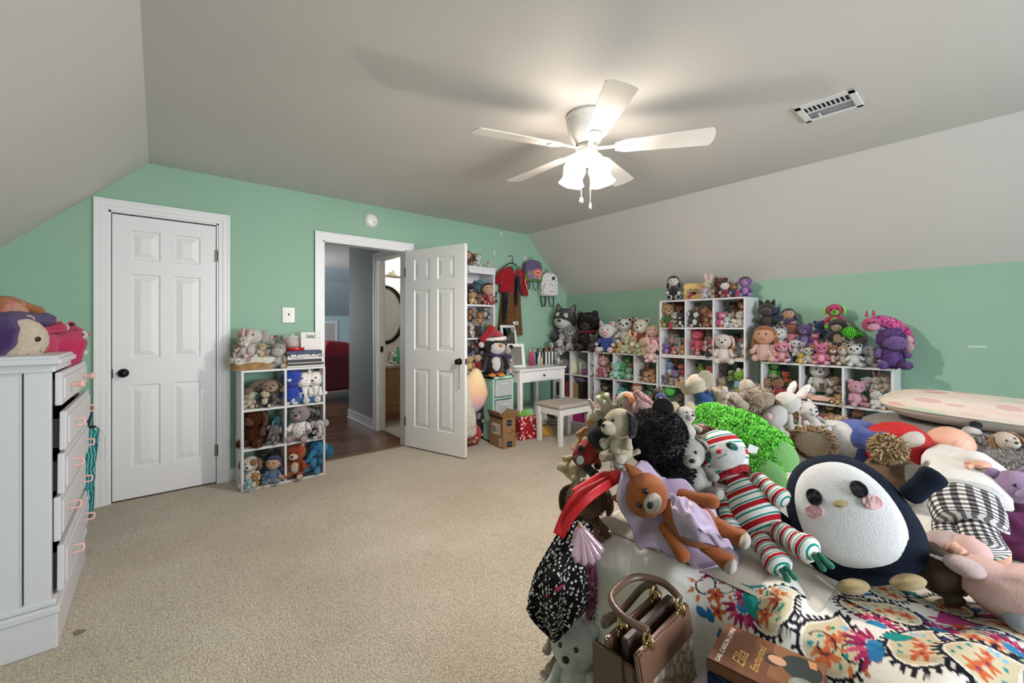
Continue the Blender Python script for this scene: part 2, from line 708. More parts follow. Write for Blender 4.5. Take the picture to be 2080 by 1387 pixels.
def knob(parent, x, z, y=0.0, sgn=-1):
    k = obj('knob', lathe([(.0, 0), (.030, 0), (.031, .004), (.024, .008), (.011, .012), (.010, .024), (.020, .030), (.027, .038), (.027, .046), (.018, .055), (0, .057)], 20), BLACKM, parent, loc=(x, y, z), rot=(PI / 2 * (1 if sgn < 0 else -1), 0, 0))
    return k


HNG = mat('#7d7568', .45, .6)
hinge_me = boxes_mesh([((-.011, -.006, -.045), (.011, .002, .045)), ((-.004, -.010, -.047), (.004, -.002, .047))], .001)
d1 = panel_door('door_1', D1b - D1a - .034, DH - .034)
d1.location = (D1a + .017, Y1 + .006, .012)
knob(d1, .058, .895)
obj('latch', box_mesh((-.012, -.004, -.03), (.004, .004, .03)), BLACKM, d1, loc=(0, 0, .895))
for z in (.25, 1.78):
    obj('hinge', hinge_me, HNG, d1, loc=(D1b - D1a - .031, -.002, z))
struct('wall_closet', boxes_mesh([((D1a - .05, Y1 + TH + .02, -.06), (D1b + .05, Y1 + TH + .05, DH + .1)), ((D1a - .05, Y1 + .03, -.06), (D1b + .05, Y1 + TH + .03, -.001))]), CLOSET_SHADE)  # near-black stands in for the unlit closet; floor strip added against light leaking

# open door: hinge at the right jamb, swung into the room
hp = Vector((1.950, Y1 - .005, .012))
ep = Vector((2.182, 3.292, .012))
dl = .785
d2 = panel_door('door_2', dl, D2H - .022)
d2.location = hp
ang2 = math.atan2(ep.y - hp.y, ep.x - hp.x)
d2.rotation_euler = (0, 0, ang2)
# the visible face looks towards -x : local y = -? (front face y=0 has local normal -y)
knob(d2, dl - .06, .895, 0.0, -1)
knob(d2, dl - .06, .895, .035, 1)
obj('latch_plate', box_mesh((0, -.011, -.028), (.0015, .011, .028)), BLACKM, d2, loc=(dl, .0175, .895))
for z in (.25, 1.78):
    obj('hinge', hinge_me, HNG, d2, loc=(0, .0, z))
tg = thing('hanging_tag', 'black cord tag looped over the knob of the open door', 'cord', (0, 0, 0))
kw = Matrix.Translation(hp) @ Matrix.Rotation(ang2, 4, 'Z')
kp = kw @ Vector((dl - .06, -.022, .895))
obj('cord_loop', tube([kp + Vector((0, 0, .008)), kp + Vector((-.004, -.012, -.05)), kp + Vector((-.002, -.012, -.14)), kp + Vector((.004, -.012, -.22)), kp + Vector((.0, -.012, -.24)), kp + Vector((.008, -.012, -.12)), kp + Vector((.004, -.004, .008))], .0018, 6), mat('#1a1a1c', .6), tg)
obj('toggle', lathe([(0, 0), (.004, .002), (.004, .016), (0, .018)], 8), mat('#1a1a1c', .6), tg, loc=kp + Vector((0, -.012, -.25)))

# ------------------------------------------------------------------ hall, bath and bonus room beyond the open door
wood_mats = [mat(c, rough=.28, var=.25, scale=9, coat=.2) for c in ('#6d4a33', '#5d3d2a', '#7a563c', '#674530', '#71503a')]
hall = struct('floor_hall', box_mesh((.5, Y1 + .03, -.06), (2.06, 11.0, -.006)), mat('#4e3526', rough=.4))
struct('floor_bonus_room', box_mesh((2.06, 5.9, -.06), (4.6, 11.0, -.004)), mat('#5f412e', rough=.4, var=.3, scale=6))
rngp = random.Random(3)
plank_me = {}
y = Y1 + .03
row = 0
while y < 6.9:
    x = .5 - rngp.random() * .6
    while x < 2.05:
        L = rngp.choice((.62, .8, 1.0))
        a, b = max(x, .5), min(x + L, 2.055)
        if b - a > .04:
            key = round(b - a, 3)
            if key not in plank_me:
                plank_me[key] = box_mesh((0, 0, -.012), (b - a - .003, .087, 0.0), .002)
            obj('plank', plank_me[key], wood_mats[rngp.randrange(5)], hall, loc=(a, y, rngp.random() * .0008))
        x += L
    y += .09
    row += 1
struct('trim_threshold', box_mesh((D2a, Y1 + .01, 0), (D2b, Y1 + .05, .006), .002), mat('#7b5f45', .5))

HX = 1.985
B0, B1 = 4.19, 4.86           # bath doorway
struct('wall_hall_right', boxes_mesh([((HX, B1, 0), (HX + .1, 5.80, 2.46)), ((HX, Y1 + TH, 0), (HX + .1, B0, 2.46)), ((HX, B0, 2.03), (HX + .1, B1, 2.46))]), GREYWALL)
bm = bmesh.new()
for (t, ww, dd) in ((.012, .075, 0), (.02, .03, .045)):
    add_box(bm, (HX - t, B1 + dd, 0), (HX, B1 + dd + ww, 2.03 + dd + ww), .002)
    add_box(bm, (HX - t, B0 - .06, 2.03 + dd), (HX, B1 + dd, 2.03 + dd + ww), .002)
add_box(bm, (HX - .002, B1 - .014, 0), (HX + .102, B1, 2.03), .001)
add_box(bm, (HX - .002, B0, 0), (HX + .102, B0 + .014, 2.03), .001)
add_box(bm, (HX - .002, B0, 2.016), (HX + .102, B1, 2.03), .001)
t3 = struct('trim_3', bm_mesh(bm), TRIM)
obj('strike_plate', box_mesh((HX + .04, B1 - .016, .93), (HX + .075, B1 - .0135, 1.0)), BLACKM, t3)
struct('baseboard_hall', boxes_mesh([((HX - .014, B1 + .075, 0), (HX, 5.80, .12)), ((HX - .024, B1 + .075, 0), (HX - .012, 5.81, .022)), ((HX - .014, 5.80, 0), (2.3, 5.814, .12))], .003), TRIM)
struct('ceiling_hall', boxes_mesh([((.4, Y1 + TH, 2.42), (4.7, 8.8, 2.5))]), paint_mat('hall_ceiling_paint', '#cfc9c6'))
struct('wall_hall_left', box_mesh((.38, Y1 + TH, 0), (.48, 7.2, 2.46)), GREYWALL)
# bonus room: knee wall, slope and short door at its far end
V = [(.4, 8.8, 2.42), (4.7, 8.8, 2.42), (.4, 9.5, 2.20), (4.7, 9.5, 2.20), (.4, 10.5, 1.49), (4.7, 10.5, 1.49)]
bm = bmesh.new()
vv = [bm.verts.new(v) for v in V]
bm.faces.new([vv[0], vv[1], vv[3], vv[2]])
bm.faces.new([vv[2], vv[3], vv[5], vv[4]])
r = bmesh.ops.extrude_face_region(bm, geom=list(bm.faces))
for g in r['geom']:
    if isinstance(g, bmesh.types.BMVert):
        g.co += Vector((0, .05, .08))
struct('ceiling_bonus_slope', bm_mesh(bm), paint_mat('bonus_slope_paint', '#a9b6ba'))
struct('wall_bonus_far', box_mesh((.4, 10.5, 0), (4.7, 10.6, 1.6)), BLUEWALL)
struct('wall_bonus_right', box_mesh((4.6, 5.7, 0), (4.7, 10.6, 2.5)), BLUEWALL)
struct('wall_bonus_left', boxes_mesh([((.3, 7.2, 0), (.4, 10.6, .8)), ((.3, 7.2, 2.1), (.4, 10.6, 2.5)), ((.3, 9.0, .8), (.4, 10.6, 2.1))]), BLUEWALL)
dd = struct('door_3', box_mesh((2.70, 10.47, .02), (3.25, 10.5, 1.31), .004), mat('#c3bdb4', .5))
obj('casing', boxes_mesh([((3.25, 10.465, 0), (3.31, 10.5, 1.37)), ((2.64, 10.465, 1.31), (3.25, 10.5, 1.37))], .003), TRIM, dd)
obj('knob', ball(12, 8, 0), BLACKM, dd, loc=(3.19, 10.44, .86), scale=(.035, .035, .035))

# red armchair in the bonus room, seen from behind
RED = mat('#661820', rough=.75, bump=.3, scale=50, var=.15)
ac = thing('armchair', 'red upholstered armchair seen through the open doorway', 'armchair', (2.42, 7.6, 0), .12)
obj('seat_back', box_mesh((-.52, -.30, .16), (.52, -.06, .76), .05), RED, ac)
obj('armrest', box_mesh((-.62, -.28, .16), (-.44, .6, .62), .05), RED, ac)
obj('armrest', box_mesh((.44, -.28, .16), (.62, .6, .62), .05), RED, ac)
obj('seat', box_mesh((-.44, -.08, .2), (.44, .6, .46), .04), RED, ac)
obj('back_cushion', box_mesh((-.46, -.16, .5), (.02, .06, .98), .08), mat('#9a2530', .8, bump=.3, scale=40), ac, rot=(.15, .12, 0))
for sx in (-.5, .5):
    for sy in (-.2, .5):
        obj('leg', lathe([(.022, 0), (.03, .17)], 10), mat('#1d1512', .4), ac, loc=(sx, sy, 0))

# bath: vanity, mirror, light
struct('wall_bath_back', box_mesh((HX + .1, 5.70, 0), (3.6, 5.80, 2.46)), BATHWALL)
struct('wall_bath_right', box_mesh((3.5, Y1 + TH, 0), (3.6, 5.8, 2.46)), BATHWALL)
struct('wall_bath_front', box_mesh((HX + .1, Y1 + TH, 0), (3.6, Y1 + TH + .012, 2.46)), BATHWALL)
btile = struct('floor_bath', box_mesh((2.06, Y1 + TH, -.06), (3.6, 5.72, -.003)), mat('#8d8880', .6))
tm = mat('#c9c3b8', .35, var=.12, scale=8)
tme = box_mesh((0, 0, -.004), (.296, .296, 0.0), .002)
for i in range(5):
    for j in range(5):
        obj('tile', tme, tm, btile, loc=(2.07 + i * .3, Y1 + TH + .01 + j * .3, 0))
OAK = mat('#9a7348', rough=.45, var=.25, scale=14)
va = thing('bath_vanity', 'oak bathroom vanity cabinet with speckled stone top', 'cabinet', (2.10, 5.19, 0))
obj('body', boxes_mesh([((0, 0, .1), (1.2, .5, .70)), ((.0, .06, 0), (1.2, .5, .1))], .003), OAK, va)
for i in range(3):
    dr = obj('cabinet_door', boxes_mesh([((.05 + i * .38, -.018, .14), (.40 + i * .38, 0, .66)), ((.11 + i * .38, -.024, .20), (.34 + i * .38, -.016, .60))], .005), OAK, va)
    sub('knob', ball(10, 8, 0), mat('#e0ddd8', .3), dr, loc=(.375 + i * .38, -.034, .60), scale=(.014,) * 3)
obj('countertop', box_mesh((-.01, -.03, .70), (1.22, .5, .735), .006), pattern_mat('speckled_stone', '#b6a898', ['#6d6259', '#d8d0c4', '#8a7a6a'], 60, .42, rough=.25), va)
obj('basin', lathe([(.0, .0), (.17, .0), (.2, .02), (.2, .03)], 24), mat('#eceae6', .2), va, loc=(.5, .26, .733))
fc = obj('faucet', tube(smooth_path([(.36, .40, .735), (.36, .40, .83), (.36, .33, .88), (.36, .27, .85)]), .011, 10), STEEL, va)
mi = thing('bath_mirror', 'oval bathroom mirror in a dark beaded frame', 'mirror', (2.45, 5.69, 1.40))
N = 40
fr = tube([(.275 * math.cos(2 * PI * i / N), 0, .395 * math.sin(2 * PI * i / N)) for i in range(N + 1)], .024, 10, cap=False)
obj('frame', fr, BLACKM, mi)
fb = obj('beading', tube([(.248 * math.cos(2 * PI * i / N), -.02, .368 * math.sin(2 * PI * i / N)) for i in range(N + 1)], .007, 6, cap=False), mat('#4a4540', .4, .5), mi)
beads = []
for i in range(56):
    a = 2 * PI * i / 56
    beads.append(((.25 * math.cos(a) - .008, -.03, .37 * math.sin(a) - .008), (.25 * math.cos(a) + .008, -.012, .37 * math.sin(a) + .008)))
obj('glass', extrude_poly([(.262 * math.cos(2 * PI * i / N), .382 * math.sin(2 * PI * i / N)) for i in range(N)], .006), mat('#d8dcdc', rough=.02, metal=1.0), mi, loc=(0, -.006, 0))
vl = thing('vanity_light', 'glowing white glass light bar above the bathroom mirror', 'lamp', (2.45, 5.69, 2.0))
obj('backplate', box_mesh((-.4, -.03, -.05), (.4, 0, .05), .006), STEEL, vl)
for i in range(3):
    obj('shade', lathe([(.035, .06), (.05, .02), (.075, -.05), (.08, -.09), (.076, -.09), (.0, .04)], 20, cap=False), emit('#fff6e6', 14.0), vl, loc=(-.26 + .26 * i, -.11, .06), rot=(PI, 0, 0))
sb = thing('soap_bottle', 'white pump bottle with green label by bathroom basin', 'bottle', (2.40, 5.27, .735))
obj('body', lathe([(0, 0), (.026, .002), (.028, .02), (.028, .12), (.01, .14), (.008, .15)], 16), mat('#f0f0ec', .3), sb)
obj('pump', boxes_mesh([((-.006, -.006, .15), (.006, .006, .18)), ((-.035, -.007, .178), (.008, .007, .19))], .002), mat('#e8e8e4', .3), sb)
obj('label_band', lathe([(.0285, .04), (.0285, .1)], 16, cap=False), mat('#3fae72', .5), sb)
gb = thing('lotion_bottle', 'tall green bottle standing behind the white pump bottle', 'bottle', (2.47, 5.33, .735))
obj('body', lathe([(0, 0), (.03, .002), (.03, .17), (.014, .19)], 16), mat('#58b98a', .3), gb)
obj('cap', lathe([(.014, .19), (.014, .23), (0, .231)], 14), mat('#2f9a5b', .3), gb)

# ------------------------------------------------------------------ wall fittings
sd = thing('smoke_detector', 'round white smoke detector high on the green wall', 'smoke detector', (1.59, Y1, 2.268), rot=(PI / 2, 0, 0))
obj('base', lathe([(0, 0), (.068, 0), (.068, .012), (.060, .016)], 32), WHITE, sd)
obj('cover', lathe([(.060, .014), (.058, .03), (.045, .038), (0, .040)], 32), mat('#efefed', .4), sd)
obj('indicator', lathe([(0, 0), (.006, 0), (.006, .003), (0, .0031)], 10), mat('#c23a2a', .4), sd, loc=(.02, -.02, .038))
sw = thing('light_switch', 'light switch in an ornate silver frame beside the door', 'switch', (.865, Y1, 1.335))
obj('frame', boxes_mesh([((-.044, -.009, -.066), (.044, 0, .066)), ((-.050, -.006, -.072), (-.038, 0, .072)), ((.038, -.006, -.072), (.050, 0, .072))], .003), mat('#9a958c', .35, .8), sw)
obj('plate', box_mesh((-.032, -.013, -.054), (.032, -.007, .054), .003), mat('#e9e6de', .35), sw)
obj('toggle', box_mesh((-.005, -.024, -.004), (.005, -.011, .014), .002), mat('#3d3a36', .5), sw)
for z in (-.034, .034):
    obj('screw', lathe([(0, 0), (.003, 0), (.003, .002), (0, .0021)], 8), STEEL, sw, loc=(0, -.012, z), rot=(PI / 2, 0, 0))
pm = on_x(1985, 704, X1)
struct('wall_right_mark', box_mesh((X1 - .0012, pm.y - .045, pm.z - .006), (X1 + .001, pm.y + .045, pm.z + .006)), mat('#c9ddd2', .7))
tag_pm = None

# ceiling vent
vc = on_z(1683, 215, ZC)
vt = thing('ceiling_vent', 'white louvred air vent in the flat ceiling', 'vent', (vc.x, vc.y, ZC), .02)
obj('frame', boxes_mesh([((-.12, -.13, -.010), (-.08, .13, 0)), ((.095, -.13, -.010), (.12, .13, 0)), ((-.12, -.13, -.010), (.12, -.10, 0)), ((-.12, .10, -.010), (.12, .13, 0)), ((-.005, -.13, -.009), (.002, .13, 0))], .002), WHITE, vt)
obj('backing', box_mesh((-.1, -.13, -.002), (.1, .13, .001)), mat('#2b2d30', .9), vt)
for i in range(11):
    obj('slat', box_mesh((-.075, -.0015, -.008), (-.006, .0015, .006)), mat('#b9bdc0', .5), vt, loc=(0, -.10 + i * .02, 0), rot=(.7, 0, 0))
for i in range(7):
    obj('slat', box_mesh((-.001, -.11, -.005), (.001, .11, .005)), mat('#b9bdc0', .5), vt, loc=(.012 + i * .011, 0, -.002), rot=(0, .8, 0))
obj('lever', box_mesh((-.03, -.004, -.016), (.01, .004, -.008), .002), WHITE, vt, loc=(.06, .05, 0))

# ------------------------------------------------------------------ ceiling fan
FX, FY = 1.85, 1.55
FANW = mat('#e6e2de', rough=.35)
fan = thing('ceiling_fan', 'white five-blade ceiling fan with two lit glass shades', 'ceiling fan', (FX, FY, ZC))
obj('housing', lathe([(.0, 0), (.112, 0), (.118, -.012), (.116, -.03), (.108, -.036), (.112, -.045), (.104, -.09), (.085, -.135), (.066, -.16), (.064, -.165), (0, -.165)], 40), FANW, fan)
obj('rotor', lathe([(.0, -.165), (.062, -.165), (.064, -.172), (.06, -.195), (0, -.195)], 32), mat('#a9a49e', .4), fan)
obj('light_fitter', lathe([(0, -.195), (.056, -.195), (.058, -.205), (.056, -.24), (.045, -.262), (.02, -.275), (.012, -.285), (0, -.287)], 32), FANW, fan)


def blade_mesh(L=.50, w0=.105, w1=.145, t=.006):
    out = []
    n = 10
    for i in range(n + 1):
        u = i / n
        out.append((u * L, (w0 + (w1 - w0) * u) / 2))
    pts = [(0.0, -w0 / 2 + .02)] + [(x, -wd) for x, wd in out[1:-1]]
    for k in range(9):
        a = -PI / 2 + PI * k / 8
        pts.append((L - .018 + .03 * math.cos(a) * .9, math.sin(a) * w1 / 2))
    pts += [(x, wd) for x, wd in reversed(out[1:-1])] + [(0.0, w0 / 2 - .02)]
    return extrude_poly(pts, t, 'blade', .0015)


bmesh_blade = blade_mesh()
iron_me = boxes_mesh([((-.10, -.012, -.004), (.02, .012, .004)), ((.0, -.032, -.006), (.05, .032, -.001))], .003)
rosette = tube(smooth_path([(.045, -.03, -.008), (.075, -.024, -.008), (.085, 0, -.008), (.075, .024, -.008), (.045, .03, -.008)], 4), .004, 6)
for k in range(5):
    a = math.radians(-127 + 72 * k)
    M = Matrix.Rotation(a, 4, 'Z') @ Matrix.Translation((.155, 0, -.186)) @ Matrix.Rotation(math.radians(-12), 4, 'X')
    b_ = obj('blade', bmesh_blade, FANW, fan, M=M @ Matrix.Rotation(-PI / 2, 4, 'X'))
    ir = obj('blade_iron', iron_me, FANW, fan, M=M)
    sub('rosette', rosette, FANW, ir, M=M)
shade_prof = [(.026, .0), (.030, -.012), (.040, -.03), (.057, -.062), (.063, -.085), (.058, -.112), (.053, -.13), (.062, -.152), (.070, -.166)]
for k, s in enumerate((-1, 1)):
    d = RGT * s
    base = Vector((d.x * .05, d.y * .05, -.225)) - FWD * .01
    R = Vector((0, 0, 1)).rotation_difference((Vector((0, 0, 1)) - d * .24).normalized()).to_matrix().to_4x4()
    ar = obj('lamp_arm', tube([Vector((d.x * .01, d.y * .01, -.235)), base + Vector((0, 0, .01)), base - Vector((0, 0, .012)) + d * .006], [.016, .02, .026], 14), FANW, fan)
    me = lathe(shade_prof, 28, cap=False, wob=lambda aa, kk: (.05 * math.cos(6 * aa) if kk >= 7 else 0))
    obj('lamp_shade', me, emit('#fff0de', LAMP_STRENGTH), fan, M=Matrix.Translation(base) @ R)
    bl_ = bpy.data.lights.new('bulb', 'POINT')
    bl_.energy, bl_.color, bl_.shadow_soft_size = BULB_WATT, LAMP_COLOR, .035
    bo_ = bpy.data.objects.new('bulb', bl_)
    COL.objects.link(bo_)
    bo_.parent = fan
    bo_.location = (Matrix.Translation(base) @ R) @ Vector((0, 0, -.155))
for (dx, dy, L, nm) in ((-.035, -.03, .20, 'tear'), (.012, -.045, .235, 'bell')):
    p = RGT * dx + FWD * dy
    obj('pull_chain', tube([(p.x, p.y, -.265), (p.x, p.y, -.265 - L)], .0022, 6), mat('#d6cfc4', .35, .3), fan)
    obj('chain_pull', lathe([(0, 0), (.007, -.004), (.011, -.02), (.008, -.032), (0, -.036)] if nm == 'tear' else [(0, 0), (.004, -.002), (.005, -.015), (.010, -.036), (0, -.034)], 12), mat('#eae6df', .3), fan, loc=(p.x, p.y, -.265 - L))

# ================================================================== FURNITURE
LAM = mat('#d6d5d8', rough=.4)


def cube_unit(label, loc, rotz, W, H, D, nc, nr, z0=0.0, t=.016, group='white cube shelf units', gap=0.0):
    u = thing('cube_shelf', label, 'shelf', (loc[0], loc[1], z0), rotz, group)
    b = .0015
    obj('side_panel', box_mesh((0, 0, 0), (t, D, H), b), LAM, u)
    obj('side_panel', box_mesh((W - t, 0, 0), (W, D, H), b), LAM, u)
    obj('top_panel', box_mesh((t, 0, H - t), (W - t, D, H), b), LAM, u)
    obj('bottom_panel', box_mesh((t, 0, 0.0), (W - t, D, t), b), LAM, u)
    cw = (W - t) / nc
    for i in range(1, nc):
        obj('divider', box_mesh((i * cw, .001, t), (i * cw + t, D - .001, H - t)), LAM, u)
    rh = (H - t) / nr
    for j in range(1, nr):
        for i in range(nc):
            obj('shelf', box_mesh((i * cw + t, .0015, j * rh), ((i + 1) * cw, D - .001, j * rh + t)), LAM, u)
    u['_rh'] = rh
    return u


FXB = 4.055                    # front plane of the units along the right wall
DB = .30
UH = .93
cube_unit('white two-column cube unit in the corner behind the vanity table', (FXB, 3.985), -PI / 2, .62, UH, DB, 2, 3)
cube_unit('low white cube unit under the row of husky, panda and pig plushes', (FXB, 3.290), -PI / 2, .858, UH, DB, 3, 3)
cube_unit('white cube unit forming the lower half of the tall stack', (FXB, 2.412), -PI / 2, .852, UH, DB, 3, 3)
cube_unit('white cube unit stacked on top of another one', (FXB, 2.412), -PI / 2, .852, .575, DB, 3, 2, z0=UH + .001)
cube_unit('low white cube unit nearest the pillows, under the purple hippo', (FXB, 1.432), -PI / 2, .872, UH, DB, 3, 3)
cube_unit('white two-column cube unit standing between the two doors', (.475, 3.70), 0, .595, .905, .30, 2, 3)

# tall bookcase behind the open door
bc = thing('tall_bookcase', 'tall narrow white bookcase crammed with plushes behind the open door', 'bookcase', (2.25, 3.74, 0))
BW, BH, BD = .64, 1.86, .28
obj('side_panel', box_mesh((0, 0, 0), (.02, BD, BH), .002), LAM, bc)
obj('side_panel', box_mesh((BW - .02, 0, 0), (BW, BD, BH), .002), LAM, bc)
obj('back_panel', box_mesh((.02, BD - .006, .05), (BW - .02, BD, BH)), LAM, bc)
BZ = [.06, .40, .76, 1.115, 1.475]
for z in BZ:
    obj('shelf', box_mesh((.02, .004, z - .02), (BW - .02, BD - .006, z)), LAM, bc)
obj('top_panel', box_mesh((-.01, -.012, BH), (BW + .01, BD, BH + .025), .003), LAM, bc)
obj('crown', box_mesh((0, -.006, BH - .05), (BW, .006, BH), .002), LAM, bc)

# ------------------------------------------------------------------ dresser
PINKP = mat('#eab4ac', rough=.4)
DWH = mat('#d0cfd4', rough=.42)
dz = thing('dresser', 'tall white dresser with pink pulls and half-open drawers', 'dresser', (-.79, 2.385, 0))
DX, DY, DZ = .475, .775, 1.09
obj('side_panel', boxes_mesh([((0, 0, .12), (DX - .075, .02, DZ)), ((DX - .07, -.006, .12), (DX, .03, DZ)), ((0, -.006, .12), (.05, .02, DZ))], .003), DWH, dz)
obj('side_panel', box_mesh((0, DY - .02, .12), (DX, DY, DZ), .003), DWH, dz)
obj('back_panel', box_mesh((0, .02, .1), (.008, DY - .02, DZ)), DWH, dz)
obj('top', boxes_mesh([((-.005, -.03, DZ), (DX + .03, DY + .03, DZ + .022)), ((-.005, -.02, DZ + .02), (DX + .02, DY + .02, DZ + .034)), ((0, -.012, DZ - .03), (DX + .012, DY + .012, DZ))], .005), DWH, dz)
obj('plinth', boxes_mesh([((-.003, -.02, 0), (DX + .02, DY + .02, .135)), ((-.003, -.026, .135), (DX + .026, DY + .026, .165)), ((-.003, -.014, .165), (DX + .014, DY + .014, .19))], .006), DWH, dz)
DRAW = [(.925, 1.055, .010, 0.0, 'knob'), (.752, .905, .016, .008, 'bar'), (.580, .738, .013, .006, 'bar'), (.392, .565, .006, .0, 'bar'), (.20, .378, .014, .006, 'bar')]
for i, (za, zb, out, tilt, kind) in enumerate(DRAW):
    d = obj('drawer', boxes_mesh([((DX - .005, .03, za), (DX + .015, DY - .03, zb)), ((DX + .014, .055, za + .022), (DX + .022, DY - .055, zb - .022))], .004), DWH, dz, loc=(out, 0, 0), rot=(tilt * .4, tilt, 0))
    sub('drawer_box', boxes_mesh([((.06, .045, za + .01), (DX, .055, zb - .03)), ((.06, DY - .055, za + .01), (DX, DY - .045, zb - .03)), ((.06, .05, za + .01), (DX, DY - .05, za + .016))]), mat('#3a302a', .8), d, loc=(out, 0, 0), rot=(tilt * .4, tilt, 0))  # very dark brown: shade of the drawer gaps put into the colour
    for yy in (.19, DY - .19):
        zc = (za + zb) / 2
        if kind == 'knob':
            sub('knob', lathe([(.006, 0), (.008, .008), (.007, .018), (.015, .03), (.018, .036), (.012, .043), (0, .044)], 16), PINKP, d, loc=(DX + .02 + out, yy, zc), rot=(0, PI / 2, 0))
        else:
            pts = smooth_path([(0, -.014, 0), (.028, -.014, 0), (.036, -.010, 0), (.036, .010, 0), (.028, .014, 0), (0, .014, 0)], 3)
            sub('pull', tube(pts, .0042, 6), PINKP, d, loc=(DX + .02 + out, yy, zc), rot=(PI / 2 * .8, 0, 0))

# cloth bag hanging between dresser and closet door
tb = thing('drawstring_bag', 'teal patterned bag hanging beside the closet door', 'bag', (0, 0, 0))
TEALP = pattern_mat('teal_line_print', '#1f7f83', ['#cfe6e4'], 22, .07, 'wave')
c0 = on_y(168, 900, 3.86)


def loft(rows, n=20, fold=0.0, nf=7, ph=0.0):
    """rows: (cx, cy, z, hx, hy)"""
    V, F = [], []
    for k, (cx, cy, z, hx, hy) in enumerate(rows):
        for i in range(n):
            a = 2 * PI * i / n
            f = 1 + fold * math.sin(nf * a + ph + k * .35)
            V.append((cx + hx * f * math.cos(a), cy + hy * f * math.sin(a), z))
    for k in range(len(rows) - 1):
        for i in range(n):
            j = (i + 1) % n
            F.append((k * n + i, k * n + j, (k + 1) * n + j, (k + 1) * n + i))
    F.append(tuple(reversed(range(n))))
    F.append(tuple(range((len(rows) - 1) * n, len(rows) * n)))
    me = mesh_from(V, F, 'loft', True)
    bm = bmesh.new(); bm.from_mesh(me); bmesh.ops.recalc_face_normals(bm, faces=bm.faces); bm.to_mesh(me); bm.free()
    me.polygons.foreach_set('use_smooth', [True] * len(me.polygons))
    return me


obj('pouch', loft([(c0.x, c0.y, .002, .04, .025), (c0.x, c0.y, .06, .05, .035), (c0.x, c0.y, .35, .058, .04), (c0.x + .01, c0.y, .52, .062, .045), (c0.x + .01, c0.y, .58, .066, .045)], 24, .08), TEALP, tb)
obj('lining', loft([(c0.x + .01, c0.y, .56, .062, .04), (c0.x + .01, c0.y, .585, .062, .04)], 20), mat('#0d0d10', .9), tb)
obj('drawstring', tube(smooth_path([(c0.x + .06, c0.y - .04, .60), (c0.x + .10, c0.y - .05, .55), (c0.x + .11, c0.y - .05, .45), (c0.x + .105, c0.y - .05, .36)]), .004, 6), mat('#e6e6e2', .8), tb)
nb = thing('navy_cloth', 'small navy cloth tucked above the teal patterned bag', 'cloth', (0, 0, 0))
obj('fold', loft([(c0.x - .03, c0.y + .02, .585, .05, .025), (c0.x - .02, c0.y + .02, .66, .055, .03), (c0.x + .0, c0.y + .02, .72, .03, .012)], 18, .2, 4), mat('#1d2a63', .9, bump=.3), nb)

# ------------------------------------------------------------------ vanity table, mirrors and stool
VW = mat('#e6e5e4', rough=.4)
vx0, vx1, vy0, vy1, vz = 3.015, 3.725, 3.46, 3.96, .765
vn = thing('vanity_table', 'small white vanity table with one drawer', 'table', (vx0, vy0, 0))
w_, d_ = vx1 - vx0, vy1 - vy0
obj('tabletop', box_mesh((-.015, -.02, vz - .022), (w_ + .015, d_, vz), .004), VW, vn)
for (x, y) in ((.0, 0), (w_ - .045, 0), (.0, d_ - .05), (w_ - .045, d_ - .05)):
    obj('leg', box_mesh((x, y, 0), (x + .045, y + .045, vz - .02), .003), VW, vn)
obj('apron', boxes_mesh([((.03, .012, vz - .15), (w_ - .03, .026, vz - .02)), ((.01, .03, vz - .15), (.026, d_ - .03, vz - .02)), ((w_ - .026, .03, vz - .15), (w_ - .01, d_ - .03, vz - .02))], .002), VW, vn)
dr = obj('drawer', box_mesh((.15, .0, vz - .135), (w_ - .15, .014, vz - .03), .004), VW, vn)
sub('knob', lathe([(.005, 0), (.006, .01), (.013, .018), (.012, .024), (0, .026)], 14), mat('#4a4038', .4), dr, loc=(w_ / 2, 0, vz - .083), rot=(PI / 2, 0, 0))

MIRR = mat('#c9cdcc', rough=.02, metal=1.0)


def mirror(name, label, loc, rot, w, h, fw=.03):
    m = thing(name, label, 'mirror', loc, rot=rot)
    obj('frame', boxes_mesh([((-w / 2, 0, 0), (-w / 2 + fw, .02, h)), ((w / 2 - fw, 0, 0), (w / 2, .02, h)), ((-w / 2 + fw, 0, 0), (w / 2 - fw, .02, fw)), ((-w / 2 + fw, 0, h - fw), (w / 2 - fw, .02, h))], .003), VW, m)
    obj('glass', box_mesh((-w / 2 + fw, .008, fw), (w / 2 - fw, .013, h - fw)), MIRR, m)
    obj('foot', box_mesh((-w / 2, -.03, 0), (w / 2, .06, .014), .003), VW, m)
    return m


mirror('vanity_mirror', 'tall white-framed mirror standing on the vanity table', (3.24, 3.86, vz), (-.10, 0, .30), .32, .49)
mirror('table_mirror', 'small tilted white mirror on the left end of the vanity', (3.10, 3.62, vz + .002), (-.45, 0, -.55), .22, .30, .035)
bowr = thing('ribbon_bow', 'white ribbon bow tied to the corner of the vanity mirror', 'bow', (3.25, 3.82, vz + .505), .35)
for s in (-1, 1):
    obj('loop', tube(smooth_path([(0, 0, 0), (s * .03, -.01, .025), (s * .055, -.01, .01), (s * .03, -.01, -.012), (0, 0, 0)], 4), .009, 6, flat=.4), mat('#e8e6e2', .6), bowr)
obj('knot', ball(10, 8, .05), mat('#e8e6e2', .6), bowr, scale=(.012, .012, .012))

